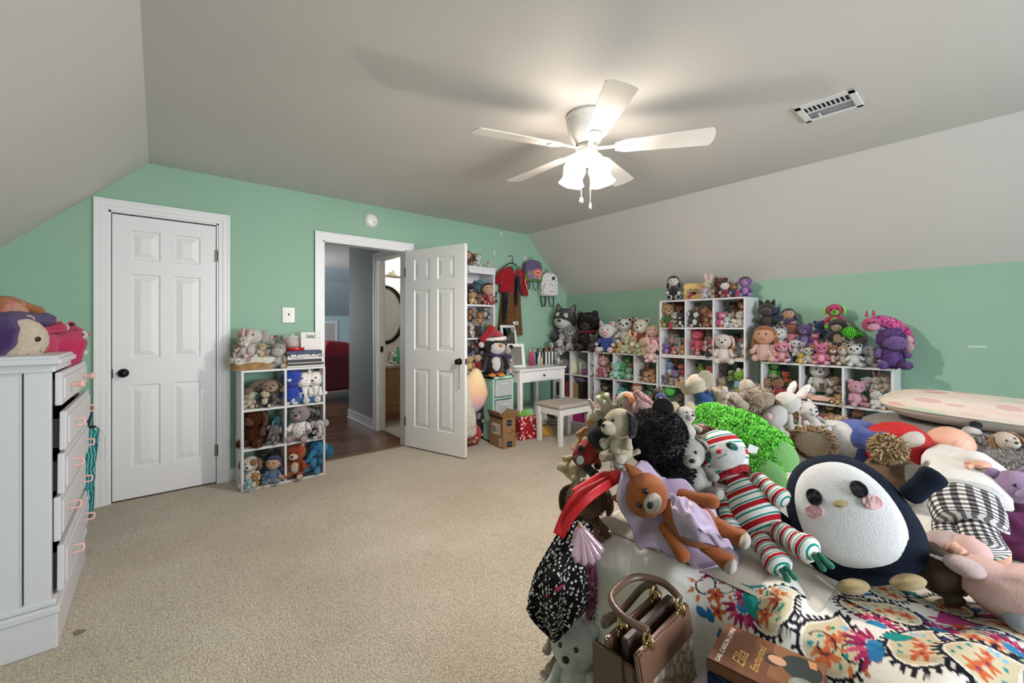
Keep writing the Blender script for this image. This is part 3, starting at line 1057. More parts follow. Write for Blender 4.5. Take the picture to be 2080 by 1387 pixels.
ST = thing('vanity_stool', 'white wooden stool with padded grey seat', 'stool', (3.40, 3.16, 0), -.02)
SEATF = mat('#b3aaa0', rough=.9, bump=.4, scale=120, var=.08)
obj('seat', box_mesh((-.25, -.185, .375), (.25, .185, .425), .02), SEATF, ST)
for sx in (-1, 1):
    for sy in (-1, 1):
        obj('leg', box_mesh((sx * .225 - .022, sy * .16 - .022, 0), (sx * .225 + .022, sy * .16 + .022, .375), .003), VW, ST)
obj('apron', boxes_mesh([((-.22, -.172, .31), (.22, -.158, .375)), ((-.22, .158, .31), (.22, .172, .375)), ((-.237, -.15, .31), (-.223, .15, .375)), ((.223, -.15, .31), (.237, .15, .375))], .001), VW, ST)

# mint plastic drawer tower
MINTP = mat('#a9d8c6', rough=.4)
mt = thing('plastic_drawer_tower', 'mint plastic drawer tower with clear drawers beside the vanity', 'drawers', (2.72, 3.555, 0))
tw, td, tz = .285, .175, .70
obj('frame', boxes_mesh([((0, 0, 0), (.022, td, tz)), ((tw - .022, 0, 0), (tw, td, tz)), ((0, 0, tz - .03), (tw, td, tz)), ((.02, 0, .235), (tw - .02, td, .25)), ((.02, 0, .455), (tw - .02, td, .47)), ((0, 0, 0), (tw, td, .02))], .004), MINTP, mt)
for k in range(3):
    z = .045 + k * .22
    d = obj('drawer', boxes_mesh([((.026, -.012, z), (tw - .026, -.004, z + .18)), ((.03, 0, z), (.034, td - .02, z + .15)), ((tw - .034, 0, z), (tw - .03, td - .02, z + .15)), ((.03, 0, z), (tw - .03, td - .02, z + .004))], .002), glassy('#dfe6e6', .42, .15), mt)
    sub('drawer_pull', box_mesh((tw / 2 - .05, -.02, z + .125), (tw / 2 + .05, -.01, z + .14), .003), glassy('#eef2f2', .6), d)
rr = random.Random(11)
for k in range(3):
    for q in range(4):
        z = .052 + k * .22
        col = rr.choice(['#d9b8c6', '#c9c4c8', '#8d9aa6', '#e6dcd8', '#b76a7c', '#f0eeee'])
        nm = rr.choice(['white', 'pink', 'grey', 'plum'])
        o = tag(obj('drawer_box', box_mesh((0, 0, 0), (.05, .10, .05 + rr.random() * .08), .006), mat(col, .5), loc=(2.757 + q * .056, 3.57 + rr.random() * .02, z)),
                'small packet %s in the %s clear drawer of the mint tower' % (['at the left end', 'second from left', 'third from left', 'at the right end'][q], ['bottom', 'middle', 'top'][k]), 'packet', 'packets in the clear drawers')

# ------------------------------------------------------------------ bed with printed quilt
BX0, BX1, BY0, BY1, BZT = 1.10, 3.36, -.66, .90, .55
bed = thing('bed', 'bed with white mattress under the printed cream quilt', 'bed', (0, 0, 0))
obj('mattress', box_mesh((BX0 + .03, BY0 + .03, .30), (BX1, BY1 - .03, BZT - .03), .05), mat('#e3e0da', .8), bed)
obj('base', box_mesh((BX0 + .06, BY0 + .06, .06), (BX1, BY1 - .06, .30), .02), mat('#cfc9c0', .8), bed)
for (x, y) in ((BX0 + .12, BY0 + .12), (BX0 + .12, BY1 - .12), (BX1 - .1, BY0 + .12), (BX1 - .1, BY1 - .12)):
    obj('leg', lathe([(.025, 0), (.03, .07)], 10), mat('#3a2c22', .5), bed, loc=(x, y, 0))
obj('headboard', boxes_mesh([((BX1 + .005, BY0, 0), (BX1 + .05, BY1 - .5, .70))], .01), mat('#d9d6d2', .5), bed)

# quilt cloth: a = distance towards the foot, b = world y
def quilt():
    na, nb_ = 700, 560
    A = np.linspace(1.05, 3.32, na)          # cloth coordinate along x, foot fold at 0 below
    # a runs from -0.46 (hem hanging at the foot) to 2.2 (head)
    a = np.concatenate([np.linspace(-.50, .75, 420), np.linspace(.756, 2.2, 120)])
    b = np.concatenate([np.linspace(-.70, -.12, 60), np.linspace(-.117, 1.02, 380), np.linspace(1.024, 1.36, 60)])
    Aa, Bb = np.meshgrid(a, b, indexing='ij')
    R = .075
    def bend(d):
        """d>0 is the distance past the edge along the cloth -> (outward, down)"""
        L = R * PI / 2
        th = np.clip(d, 0, L) / R
        out = R * np.sin(th)
        dn = R * (1 - np.cos(th))
        extra = np.clip(d - L, 0, None)
        return out, dn + extra
    da = np.clip(-Aa, 0, None)
    db = np.clip(Bb - (BY1 - R), 0, None)
    oa, za = bend(da)
    ob, zb = bend(db)
    X = np.where(Aa >= 0, BX0 + R + Aa, BX0 + R - oa)
    Y = np.where(Bb <= BY1 - R, Bb, BY1 - R + ob)
    Z = BZT - np.sqrt(za ** 2 + zb ** 2)
    Z = np.maximum(Z, .03)
    # puffiness and creases
    puff = np.clip(da / .1, 0, 1) * np.clip((.50 - da) / .2, 0, 1)
    X -= puff * (.030 + .014 * np.sin(Bb * 9 + 1.0) + .009 * np.sin(Bb * 23 + Aa * 4))
    pb = np.clip(db / .1, 0, 1)
    Y += pb * (.03 + .012 * np.sin(Aa * 11))
    Z += np.where((Aa > 0) & (db == 0), .006 * np.sin(Aa * 13 + Bb * 5) + .005 * np.sin(Bb * 17 - Aa * 8), 0)
    # two diagonal creases running over the foot edge
    for (c, k, w, h) in ((.36, .35, .045, .028), (.08, -.25, .05, .03), (-.22, .2, .05, .025), (.62, .1, .05, .018)):
        q = (Bb - c - k * Aa) / w
        g = h * np.exp(-q * q) * np.clip((.5 - Aa) / .3, 0, 1)
        Z += np.where(da <= .06, g, g * .3)
        X -= np.where(da > .03, g * .8, 0)
    n0, n1 = Aa.shape
    V = np.stack([X, Y, Z], -1).reshape(-1, 3)
    ii = np.arange(n0 * n1).reshape(n0, n1)
    F = np.stack([ii[:-1, :-1], ii[:-1, 1:], ii[1:, 1:], ii[1:, :-1]], -1).reshape(-1, 4)
    me = bpy.data.meshes.new('quilt')
    me.vertices.add(len(V)); me.vertices.foreach_set('co', V.ravel())
    me.loops.add(F.size); me.loops.foreach_set('vertex_index', F.ravel().astype(np.int32))
    me.polygons.add(len(F)); me.polygons.foreach_set('loop_start', np.arange(0, F.size, 4, dtype=np.int32))
    me.update(calc_edges=True)
    me.polygons.foreach_set('use_smooth', np.ones(len(F), dtype=bool))

    # ---- print, in cloth coordinates (u to the right seen from the foot = -b, v up = a)
    C = np.zeros(Aa.shape + (3,)); C[:] = srgb('#e6e1d9')
    U, W = -Bb, Aa

    def paint(mask, col):
        C[mask] = srgb(col)

    def local(cu, cv, ang, s):
        du, dv = (U - cu) / s, (W - cv) / s
        c, s_ = math.cos(ang), math.sin(ang)
        return du * c + dv * s_, -du * s_ + dv * c

    def petal(cu, cv, ang, L, wd, col):
        x, y = local(cu, cv, ang, 1.0)
        t = np.clip(x / L, 0, 1)
        hw = wd * np.sin(PI * t ** .7) ** .8
        paint((x > 0) & (x < L) & (np.abs(y) < hw), col)

    def fan(cu, cv, ang, s, cols, n=8, spread=2.4, center='#2f7fae'):
        for i in range(n):
            an = ang - spread / 2 + spread * i / (n - 1)
            petal(cu + .35 * s * math.cos(an), cv + .35 * s * math.sin(an), an, s * .75, s * .10, cols[i % len(cols)])
        x, y = local(cu, cv, ang, s)
        paint((x > -.15) & (x ** 2 + y ** 2 < .12), center)

    def flower(cu, cv, s, col='#c8623a', mid='#7a2a5a'):
        x, y = local(cu, cv, .3, s)
        r = np.sqrt(x * x + y * y)
        th = np.arctan2(y, x)
        paint(r < .75 + .25 * np.cos(5 * th), col)
        paint(r < .2, mid)

    def teardrop(x, y):
        """signed value <0 inside a paisley, tip towards +y curling"""
        yy = y
        xx = x - .25 * np.clip(yy, 0, 2) ** 2
        w = np.where(yy < 0, np.sqrt(np.clip(1 - yy ** 2, 0, 1)), np.clip(1 - (yy / 1.9) ** 1.3, 0, 1))
        return np.abs(xx) - w, (yy > -1.0) & (yy < 1.9)

    def paisley(cu, cv, ang, s, flip=1):
        x, y = local(cu, cv, ang, s)
        x = x * flip
        d, ok = teardrop(x / 1.32, y / 1.32)
        th = np.arctan2(y - .2, x)
        comb = (np.sin(th * 26) > 0)
        paint(ok & (d < 0) & comb, '#16151f')
        d, ok = teardrop(x / 1.12, y / 1.12)
        paint(ok & (d < 0), '#16151f')
        d, ok = teardrop(x, y)
        paint(ok & (d < 0), '#e9e2d8')
        d, ok = teardrop(x / .92, y / .92)
        paint(ok & (d < 0), '#cdbf9f')
        ca, sa = math.cos(ang), math.sin(ang)

        def to(px_, py_):
            px_ *= flip
            return cu + s * (px_ * ca - py_ * sa), cv + s * (px_ * sa + py_ * ca)
        for (fx, fy, fs) in ((-.05, -.42, .40), (.10, .22, .34), (.02, .72, .22)):
            q = to(fx, fy)
            flower(q[0], q[1], s * fs)
        for (fx, fy, an) in ((-.55, .0, 1.8), (.5, -.1, 1.2), (-.4, .5, 1.7), (.45, .6, 1.4), (-.62, -.45, 2.0), (.55, -.55, 1.0)):
            q = to(fx, fy)
            petal(q[0], q[1], ang + an, s * .26, s * .07, '#1e8a86')
        for k in range(3):
            q = to(.1 + .12 * k, 1.0)
            petal(q[0], q[1], ang + 1.9 - .35 * k, s * .4, s * .06, '#7fb4d6')

    def curl(cu, cv, ang, s, flip=1):
        x, y = local(cu, cv, ang, s)
        y = y * flip
        r = np.sqrt(x * x + y * y)
        th = (np.arctan2(y, x) + 2 * PI) % (2 * PI)
        paint((np.abs(r - (.35 + .55 * th / (2 * PI))) < .05), '#17161f')
        for k in range(6):
            an = ang + flip * (1.2 + .75 * k)
            rr_ = s * (.55 + .1 * k)
            petal(cu + rr_ * math.cos(an), cv + rr_ * math.sin(an), an, s * .55, s * .13, '#c4703f')

    def cl(px, py):
        """picture position -> cloth coordinates (top plane, else the foot face)"""
        p = on_z(px, py, BZT)
        if p.x > BX0 + .02:
            return -p.y, p.x - BX0 - R
        p = on_x(px, py, BX0 - .03)
        return -p.y, -(BZT - p.z) - .02

    rg = random.Random(5)
    # loose leaves and petals over the printed part
    cols = ['#9c2450', '#1c2340', '#2a6fa3', '#1e8a86', '#c4623a', '#3a3a86', '#b22d5e']
    for i in range(420):
        u_, v_ = rg.uniform(-.50, .65), rg.uniform(-.34, .55)
        lim = -.47 + .15 * math.sin(v_ * 7)
        if u_ < lim or (v_ < -.20 and u_ < -.1):
            continue
        if (math.sin(u_ * 9 + 1) + math.sin(v_ * 11 + u_ * 4)) < -.15:
            continue
        petal(u_, v_, rg.uniform(0, 6.28), rg.uniform(.022, .042), rg.uniform(.005, .008), rg.choice(cols))
    # magenta bands with blue and white wave lines
    for (c0_, k0) in ((.34, .10),):
        wv = W - c0_ - k0 * np.sin(U * 9)
        paint((np.abs(wv) < .05) & (U > -.12), '#b23f7d')
        for j in range(4):
            paint((np.abs(wv - .065 - j * .014) < .004) & (U > -.14), ['#3c4a9a', '#4a8fc0', '#e9e2d8', '#2a3a6a'][j])
            paint((np.abs(wv + .065 + j * .014) < .004) & (U > -.14), ['#4a8fc0', '#3c4a9a', '#e9e2d8', '#2a3a6a'][j])
    for (px_, py_, an, s, fl) in ((1568, 1235, .05, .046, 1), (1585, 1165, .9, .038, 1), (1690, 1298, -.35, .052, -1), (1752, 1232, -1.3, .045, 1), (1820, 1250, 2.1, .045, 1), (1868, 1335, .35, .052, 1),
                                  (2005, 1330, -.9, .048, 1), (1995, 1378, -.1, .055, 1), (2050, 1285, 1.0, .045, -1), (1800, 1200, 1.2, .04, 1), (1930, 1225, 2.6, .04, 1)):
        u_, v_ = cl(px_, py_)
        paisley(u_, v_, an, s, fl)
    for (px_, py_, an, s, fl) in ((1432, 1178, 2.0, .034, 1), (1530, 1262, -.6, .032, -1), (1445, 1215, 2.6, .03, -1), (1712, 1360, 2.2, .035, 1), (1660, 1345, 3.0, .03, 1)):
        u_, v_ = cl(px_, py_)
        curl(u_, v_, an, s, fl)
    for (px_, py_, an, s) in ((1462, 1168, 2.9, .05), (1512, 1218, -1.6, .05), (1515, 1160, -1.2, .042), (1760, 1350, 3.3, .055), (1780, 1275, 1.6, .05), (1905, 1290, 1.0, .045), (2060, 1340, 2.0, .045), (1490, 1235, -2.4, .035)):
        u_, v_ = cl(px_, py_)
        fan(u_, v_, an, s, ['#a3265a', '#8c1f4c', '#c4496f'])
    for (px_, py_, an, s) in ((1455, 1205, .4, .075), (1485, 1225, -.9, .07), (1795, 1300, .7, .06), (1640, 1200, .3, .05)):
        u_, v_ = cl(px_, py_)
        petal(u_, v_, an, s, s * .24, '#1e8a86')
    for (px_, py_, s) in ((1436, 1237, .02), (1448, 1270, .02), (1400, 1150, .012), (1660, 1150, .02), (1735, 1195, .02), (1950, 1280, .022)):
        u_, v_ = cl(px_, py_)
        flower(u_, v_, s, '#c45a30', '#6a1f4a')
    for (px_, py_, an, s) in ((1428, 1280, 2.4, .035), (1440, 1290, 2.0, .035), (1770, 1330, 1.2, .04)):
        u_, v_ = cl(px_, py_)
        petal(u_, v_, an, s, s * .3, '#2a6fa3')
    ca = me.color_attributes.new('print', 'FLOAT_COLOR', 'POINT')
    full = np.concatenate([C.reshape(-1, 3), np.ones((C.shape[0] * C.shape[1], 1))], 1)
    ca.data.foreach_set('color', full.ravel())
    return me


qm, nt, b = new_mat('printed_cotton')
at_ = node(nt, 'ShaderNodeVertexColor', layer_name='print')
nt.links.new(at_.outputs[0], b.inputs['Base Color'])
b.inputs['Roughness'].default_value = .85
b.inputs['Specular IOR Level'].default_value = .2
tcq = node(nt, 'ShaderNodeTexCoord')
nzq = node(nt, 'ShaderNodeTexNoise', Scale=35.0, Detail=4.0)
nt.links.new(tcq.outputs['Object'], nzq.inputs['Vector'])
bpq = node(nt, 'ShaderNodeBump', Strength=.25, Distance=.01)
nt.links.new(nzq.outputs['Fac'], bpq.inputs['Height'])
nt.links.new(bpq.outputs[0], b.inputs['Normal'])
q_ob = tag(obj('quilt', quilt(), qm), 'cream quilt printed with paisleys and flowers covering the bed', 'quilt')

# bench at the foot of the bed, holding the handbag and the books
bn = thing('foot_bench', 'low white padded bench at the foot of the bed', 'bench', (.74, -.12, 0))
obj('cushion', box_mesh((0, 0, .26), (.29, .79, .32), .02), mat('#d6d3d0', .8, bump=.2), bn)
obj('frame', box_mesh((.02, .02, .20), (.27, .77, .26), .005), mat('#cfccc8', .6), bn)
for (x, y) in ((.03, .03), (.22, .03), (.03, .72), (.22, .72)):
    obj('leg', box_mesh((x, y, 0), (x + .04, y + .04, .21), .003), mat('#cfccc8', .6), bn)

# ================================================================== PLUSH TOYS
BALLS = [ball(20, 14, .045, 1.6, s) for s in range(4)]
BALL_S = ball(12, 8, 0.0, 1, 9)


def _limb(seed):
    V, F, n = [], [], 12
    prof = [(0, -.02), (.62, .02), (.86, .14), (.84, .35), (.80, .55), (.92, .72), (1.0, .84), (.86, .94), (.5, 1.0), (0, 1.02)]
    for k, (r, z) in enumerate(prof):
        for i in range(n):
            a = 2 * PI * i / n
            q = 1 + .07 * mnoise.noise(Vector((math.cos(a) * 1.5, math.sin(a) * 1.5, z * 4 + seed * 5)))
            V.append((r * q * math.cos(a), r * q * math.sin(a), z))
    for k in range(len(prof) - 1):
        for i in range(n):
            j = (i + 1) % n
            F.append((k * n + i, k * n + j, (k + 1) * n + j, (k + 1) * n + i))
    return mesh_from(V, F, 'limb', True)


LIMBS = [_limb(s) for s in range(3)]


def _pear(seed):
    def fn(v):
        k = 1.0 - .30 * max(0, v.z) - .04 * max(0, -v.z) ** 3
        return Vector((v.x * k, v.y * k, v.z if v.z > -.8 else -.8 + (v.z + .8) * .4))
    return ball(20, 14, .05, 1.8, seed, 'pear', fn)


PEARS = [_pear(s) for s in range(3)]
DISC = ball(18, 12, .02, 2, 3, 'disc', lambda v: Vector((v.x, v.y * .32 + (.22 * (v.x ** 2 + v.z ** 2) if v.y < 0 else .12 * (v.x ** 2 + v.z ** 2)), v.z)))
CONE = lathe([(1, 0), (.92, .25), (.66, .6), (.3, .9), (.08, 1.0), (0, 1.01)], 14)
HORN = lathe([(1, 0), (.85, .2), (.9, .22), (.68, .45), (.73, .47), (.45, .72), (.5, .74), (.12, 1.0), (0, 1.01)], 12)
SKIRT = lathe([(.45, 1), (.55, .8), (.75, .45), (.95, .1), (1.0, 0), (.93, .02), (.4, .3)], 32, cap=False, wob=lambda a, k: .06 * k * .25 * math.sin(9 * a))


def _hair():
    def fn(v):
        a = math.atan2(v.y, v.x)
        r = 1 + .05 * math.sin(17 * a) + .04 * math.sin(9 * a + v.z * 6)
        w = Vector((v.x * r, v.y * r, v.z))
        if v.y < -.25 and v.z < .45:            # open towards the face
            w.y = -.25 + (v.y + .25) * .2
        return w
    return ball(34, 16, .03, 3, 2, 'hair', fn)


HAIR = _hair()


def limb_M(a, b, r, flat=1.0):
    a, b = Vector(a), Vector(b)
    d = b - a
    q = Vector((0, 0, 1)).rotation_difference(d.normalized())
    return Matrix.LocRotScale(a, q, (r, r * flat, d.length))


EYEB = mat('#0d0b0a', rough=.12, spec=.8)
NOSEB = mat('#1a1514', rough=.35)


def fur_mesh(blobs, n, L, seed=0, droop=.25, wid=.10):
    """blobs: list of 4x4 matrices applied to the unit sphere; returns a mesh of pointed tufts"""
    rg = np.random.default_rng(seed)
    Vs, Fs = [], []
    base = 0
    wsum = [abs(M.determinant()) ** (2 / 3) for M in blobs]
    for M, w in zip(blobs, wsum):
        k = max(20, int(n * w / sum(wsum)))
        d = rg.normal(size=(k, 3))
        d /= np.linalg.norm(d, axis=1)[:, None]
        A = np.array(M)
        P = d @ A[:3, :3].T + A[:3, 3]
        Nn = d @ np.linalg.inv(A[:3, :3])
        Nn /= np.linalg.norm(Nn, axis=1)[:, None]
        T = rg.normal(size=(k, 3))
        T -= Nn * (T * Nn).sum(1)[:, None]
        T /= np.linalg.norm(T, axis=1)[:, None]
        B = np.cross(Nn, T)
        tipd = Nn * .75 + T * .55 + np.array([0, 0, -droop])
        tip = P + tipd * (L * rg.uniform(.6, 1.2, k))[:, None]
        w_ = L * wid * 2.2
        Vs.append(np.stack([P - Nn * L * .15 + B * w_, P - Nn * L * .15 - B * w_, (P + tip) / 2 + Nn * L * .12 + B * w_ * .6, (P + tip) / 2 + Nn * L * .12 - B * w_ * .6, tip], 1).reshape(-1, 3))
        ix = base + np.arange(k) * 5
        Fs += [tuple(t) for t in np.stack([ix, ix + 1, ix + 3], 1)] + [tuple(t) for t in np.stack([ix, ix + 3, ix + 2], 1)] + [tuple(t) for t in np.stack([ix + 2, ix + 3, ix + 4], 1)]
        base += k * 5
    return mesh_from(np.concatenate(Vs), Fs, 'fur', True)


def furmat(color, tip=1.25):
    key = ('fur', color, tip)
    if key in _mats:
        return _mats[key]
    m, nt, b = new_mat('fur_' + color.strip('#'))
    c = srgb(color)
    tc = node(nt, 'ShaderNodeTexCoord')
    nz = node(nt, 'ShaderNodeTexNoise', Scale=45.0, Detail=3.0)
    nt.links.new(tc.outputs['Object'], nz.inputs['Vector'])
    rp = node(nt, 'ShaderNodeValToRGB')
    rp.color_ramp.elements[0].position, rp.color_ramp.elements[1].position = .3, .7
    rp.color_ramp.elements[0].color = tuple(v * .62 for v in c) + (1,)
    rp.color_ramp.elements[1].color = tuple(min(1, v * tip) for v in c) + (1,)
    nt.links.new(nz.outputs['Fac'], rp.inputs['Fac'])
    nt.links.new(rp.outputs[0], b.inputs['Base Color'])
    b.inputs['Roughness'].default_value = .85
    b.inputs['Specular IOR Level'].default_value = .2
    _mats[key] = m
    return m


def fabm(color):
    """cloth for meshes modelled in metres"""
    return mat(color, rough=.95, bump=.25, scale=260, var=.06, spec=.15)


_pidx = [0]


def plush(name, label, base, h, yaw=0.0, kind='bear', c=('#a07850',), pose='sit', rot=None, ears=None, group=None, fur=0, furL=.03, eyes='small',
          wide=1.0, head=1.0, snout=None, outfit=None, hair=None, scarf=None, hat=None, cat='plush toy', nose=None, tilt=0.0, extra=None, patch=None, legs=True):
    """c = (main, muzzle/belly/sole, ear inner / accent). Local frame: faces -y, feet at z=0, height h"""
    _pidx[0] += 1
    i = _pidx[0]
    rg = random.Random(i * 13 + 1)
    c = list(c) + [c[-1]] * (3 - len(c))
    main = c[0] if not isinstance(c[0], str) else fab(c[0])
    sec = c[1] if not isinstance(c[1], str) else fab(c[1])
    acc = c[2] if not isinstance(c[2], str) else fab(c[2])
    t = thing(name, label, cat, base, yaw, group, rot)
    S = h
    w = wide * (1 + .08 * (rg.random() - .5))
    hs = head * (1 + .08 * (rg.random() - .5))
    blobs = []

    def M(cx, cy, cz, rx, ry, rz, e=(0, 0, 0)):
        return Matrix.LocRotScale(Vector((cx * S, cy * S, cz * S)), Euler(e), (rx * S, ry * S, rz * S))

    def L(a, b, r, flat=1.0):
        return limb_M(Vector(a) * S, Vector(b) * S, r * S, flat)

    om = None
    if outfit:
        om = outfit if not isinstance(outfit, str) else fab(outfit)
    human = kind == 'doll'
    # ---------------- body
    if pose == 'sit':
        bz, hz = .27, .685
        bd = M(0, 0, bz, .225 * w, .20 * w, .29)
    else:
        bz, hz = .40, .77
        bd = M(0, 0, bz, .17 * w, .14 * w, .24)
    if pose == 'stand':
        hs *= .82
    body = obj('body', PEARS[i % 3], om if (om and not human) else (om or main), t, M=bd)
    blobs.append(bd)
    if sec is not main and not om and kind not in ('doll', 'bird') and pose == 'sit':
        sub('belly', BALLS[i % 4], sec, body, M=M(0, -.075 * w, bz - .01, .15 * w, .14 * w, .19))
    if kind == 'bird':
        sub('belly', BALLS[i % 4], sec, body, M=M(0, -.08 * w, bz - .02, .17 * w, .145 * w, .21))
    # ---------------- head
    hx, hy = tilt * .10, -.04
    he = (rg.uniform(-.12, .12), tilt * .5 + rg.uniform(-.1, .1), rg.uniform(-.25, .25))
    R = Euler(he).to_matrix()

    def H(dx, dy, dz):
        v = R @ Vector((dx * hs, dy * hs, dz * hs))
        return (hx + v.x, hy + v.y, hz + v.z)

    def HM(dx, dy, dz, rx, ry, rz, e=(0, 0, 0)):
        p = H(dx, dy, dz)
        q = (R @ Euler(e).to_matrix()).to_euler()
        return M(p[0], p[1], p[2], rx * hs, ry * hs, rz * hs, q)

    hm = HM(0, 0, 0, .255, .235, .235)
    skin = main
    hd = obj('head', BALLS[(i + 1) % 4], main, t, M=hm)
    blobs.append(hm)
    if kind in ('panda', 'husky', 'monkey', 'owl', 'penguin', 'raccoon'):
        if kind == 'monkey':
            sub('face', BALLS[0], sec, hd, M=HM(0, -.075, -.02, .19, .18, .18))
        elif kind == 'husky':
            sub('face', BALLS[0], sec, hd, M=HM(0, -.06, -.06, .225, .19, .17))
            for s in (-1, 1):
                sub('brow', BALLS[1], sec, hd, M=HM(s * .09, -.175, .08, .06, .05, .07))
        elif kind == 'penguin':
            sub('face', BALLS[0], sec, hd, M=HM(0, -.06, -.05, .20, .19, .17))
        elif kind == 'owl':
            for s in (-1, 1):
                sub('eye_ring', DISC, sec, hd, M=HM(s * .095, -.205, .03, .10, .05, .10, (0, 0, s * .4)))
    if patch:
        sub('patch', BALLS[2], fab(patch), hd, M=HM(.11, -.13, .07, .12, .10, .12))
    # muzzle and nose
    sn = snout
    if sn is None:
        sn = {'bear': .12, 'dog': .135, 'husky': .12, 'cat': .09, 'mouse': .12, 'bunny': .09, 'lamb': .12, 'horse': .17, 'unicorn': .16, 'hippo': .21, 'pig': .10, 'panda': .11,
              'fox': .12, 'frog': .0, 'monkey': .12, 'elephant': .0, 'dino': .19, 'raccoon': .11, 'tiger': .12, 'giraffe': .15, 'seal': .1, 'koala': .08}.get(kind, 0)
    if sn:
        ln = {'dog': 1.25, 'horse': 1.5, 'unicorn': 1.4, 'fox': 1.5, 'dino': 1.3, 'mouse': 1.3, 'giraffe': 1.5}.get(kind, 1.0)
        mz = sub('muzzle', BALLS[3], sec, hd, M=HM(0, -.19, -.065, sn, sn * .85 * ln, sn * .78))
        blobs_m = 1
        ny = -.19 - sn * .8 * ln
        ncol = NOSEB if nose is None else (mat(nose, .4))
        if kind not in ('hippo', 'horse', 'unicorn', 'pig', 'monkey', 'giraffe', 'dino'):
            sub('nose', BALL_S, ncol, hd, M=HM(0, ny, -.03, .042 if kind != 'koala' else .055, .03, .032 if kind != 'koala' else .06))
        else:
            for s in (-1, 1):
                sub('nostril', BALL_S, NOSEB, hd, M=HM(s * sn * .38, ny + .012, -.03, .016, .012, .018))
    elif nose and kind != 'elephant':
        sub('nose', BALL_S, mat(nose, .4), hd, M=HM(0, -.235, -.03, .04, .03, .035))
    if kind in ('bird', 'owl', 'penguin'):
        sub('beak', CONE, mat(nose or '#e8a23a', .6), hd, M=HM(0, -.20, -.03, .06, .045, .13, (PI / 2 + .15, 0, 0)))
    if kind == 'elephant':
        pts = [Vector(H(0, -.18, -.04)), Vector(H(0, -.30, -.10)), Vector(H(0, -.36, -.22)), Vector(H(0, -.40, -.30))]
        sub('trunk', tube([p * S for p in smooth_path(pts, 4)], [S * hs * (.085 - .004 * k) for k in range(13)], 12), main, hd)
    # eyes
    if kind == 'frog':
        for s in (-1, 1):
            eb = sub('eyeball', BALL_S, mat('#f2f0ea', .3), hd, M=HM(s * .11, -.10, .21, .075, .075, .075))
            sub('eye', BALL_S, EYEB, hd, M=HM(s * .11, -.165, .22, .032, .02, .032))
        sub('mouth', tube([Vector(H(x, -.225 + .6 * x * x, -.06 + .5 * x * x)) * S for x in (-.15, -.08, 0, .08, .15)], S * .012, 6), NOSEB, hd)
    elif kind == 'hippo' and eyes == 'small':
        for s in (-1, 1):
            sub('eye', BALL_S, EYEB, hd, M=HM(s * .10, -.19, .10, .026, .02, .026))
    else:
        er = {'small': .027, 'mid': .036, 'big': .058, 'none': 0}[eyes]
        if kind == 'panda':
            for s in (-1, 1):
                sub('eye_patch', BALLS[1], fab('#1b1a1c'), hd, M=HM(s * .095, -.185, .03, .055, .035, .065, (0, s * .5, 0)))
        if er:
            ex = .085 if eyes != 'big' else .105
            for s in (-1, 1):
                if eyes == 'big':
                    sub('iris', BALL_S, mat(extra or '#c9a24a', .15), hd, M=HM(s * ex, -.196, .045, er, er * .55, er))
                    sub('eye', BALL_S, EYEB, hd, M=HM(s * ex, -.216, .045, er * .68, er * .4, er * .68))
                else:
                    sub('eye', BALL_S, EYEB, hd, M=HM(s * ex, -.212, .05, er, er * .7, er))
    if human:
        skin_m = main
        sub('mouth', tube([Vector(H(x, -.232, -.085 + 2.2 * x * x)) * S for x in (-.05, -.02, .02, .05)], S * .008, 5), mat('#b0504e', .6), hd)
        sub('nose', BALL_S, main, hd, M=HM(0, -.232, -.02, .025, .025, .022))
        for s in (-1, 1):
            sub('ear', BALL_S, main, hd, M=HM(s * .25, 0, -.01, .03, .04, .05))
    # ears
    e = ears or {'bear': 'round', 'panda': 'round', 'dog': 'flop', 'husky': 'point', 'cat': 'point', 'mouse': 'disc', 'bunny': 'long', 'lamb': 'side', 'horse': 'point', 'unicorn': 'point', 'hippo': 'tiny',
                 'pig': 'point', 'fox': 'point', 'monkey': 'sideround', 'elephant': 'fan', 'raccoon': 'round', 'tiger': 'round', 'giraffe': 'side', 'owl': 'tuft', 'koala': 'koala', 'doll': 'none', 'dino': 'none',
                 'frog': 'none', 'bird': 'none', 'penguin': 'none', 'seal': 'none', 'blob': 'none'}.get(kind, 'round')
    for s in (-1, 1):
        if e == 'round':
            ea = sub('ear', DISC, main, hd, M=HM(s * .185, -.0, .19, .09, .07, .09, (0, s * .5, 0)))
            sub('inner_ear', BALL_S, acc, hd, M=HM(s * .185, -.018, .19, .055, .02, .055, (0, s * .5, 0)))
        elif e == 'disc':
            sub('ear', DISC, acc, hd, M=HM(s * .24, .0, .22, .15, .07, .15, (0, s * .4, 0)))
        elif e == 'long':
            up = rg.random() < .6
            a_, b_ = H(s * .09, 0, .19), (H(s * .17, .03, .58) if up else H(s * .33, .02, -.14))
            a2 = H(s * .20, 0, .36)
            pts = [Vector(a_), Vector(a2) if not up else Vector(H(s * .13, 0, .38)), Vector(b_)]
            sub('ear', tube([p * S for p in smooth_path(pts, 5)], [S * hs * r_ for r_ in (.045, .06, .07, .078, .082, .082, .08, .075, .06, .04, .012)], 10, flat=.42, up=(0, 1, 0)), main, hd)
            sub('inner_ear', tube([(p + Vector((0, -.022 * hs, 0))) * S for p in smooth_path(pts, 5)][1:-1], [S * hs * r_ for r_ in (.03, .04, .048, .052, .052, .05, .045, .035, .012)], 8, flat=.3, up=(0, 1, 0)), acc, hd)
        elif e == 'flop':
            pts = [Vector(H(s * .17, .0, .18)), Vector(H(s * .27, -.01, .10)), Vector(H(s * .30, -.03, -.08)), Vector(H(s * .27, -.05, -.20))]
            rs = [.045, .06, .075, .085, .092, .098, .10, .10, .098, .092, .08, .055, .012]
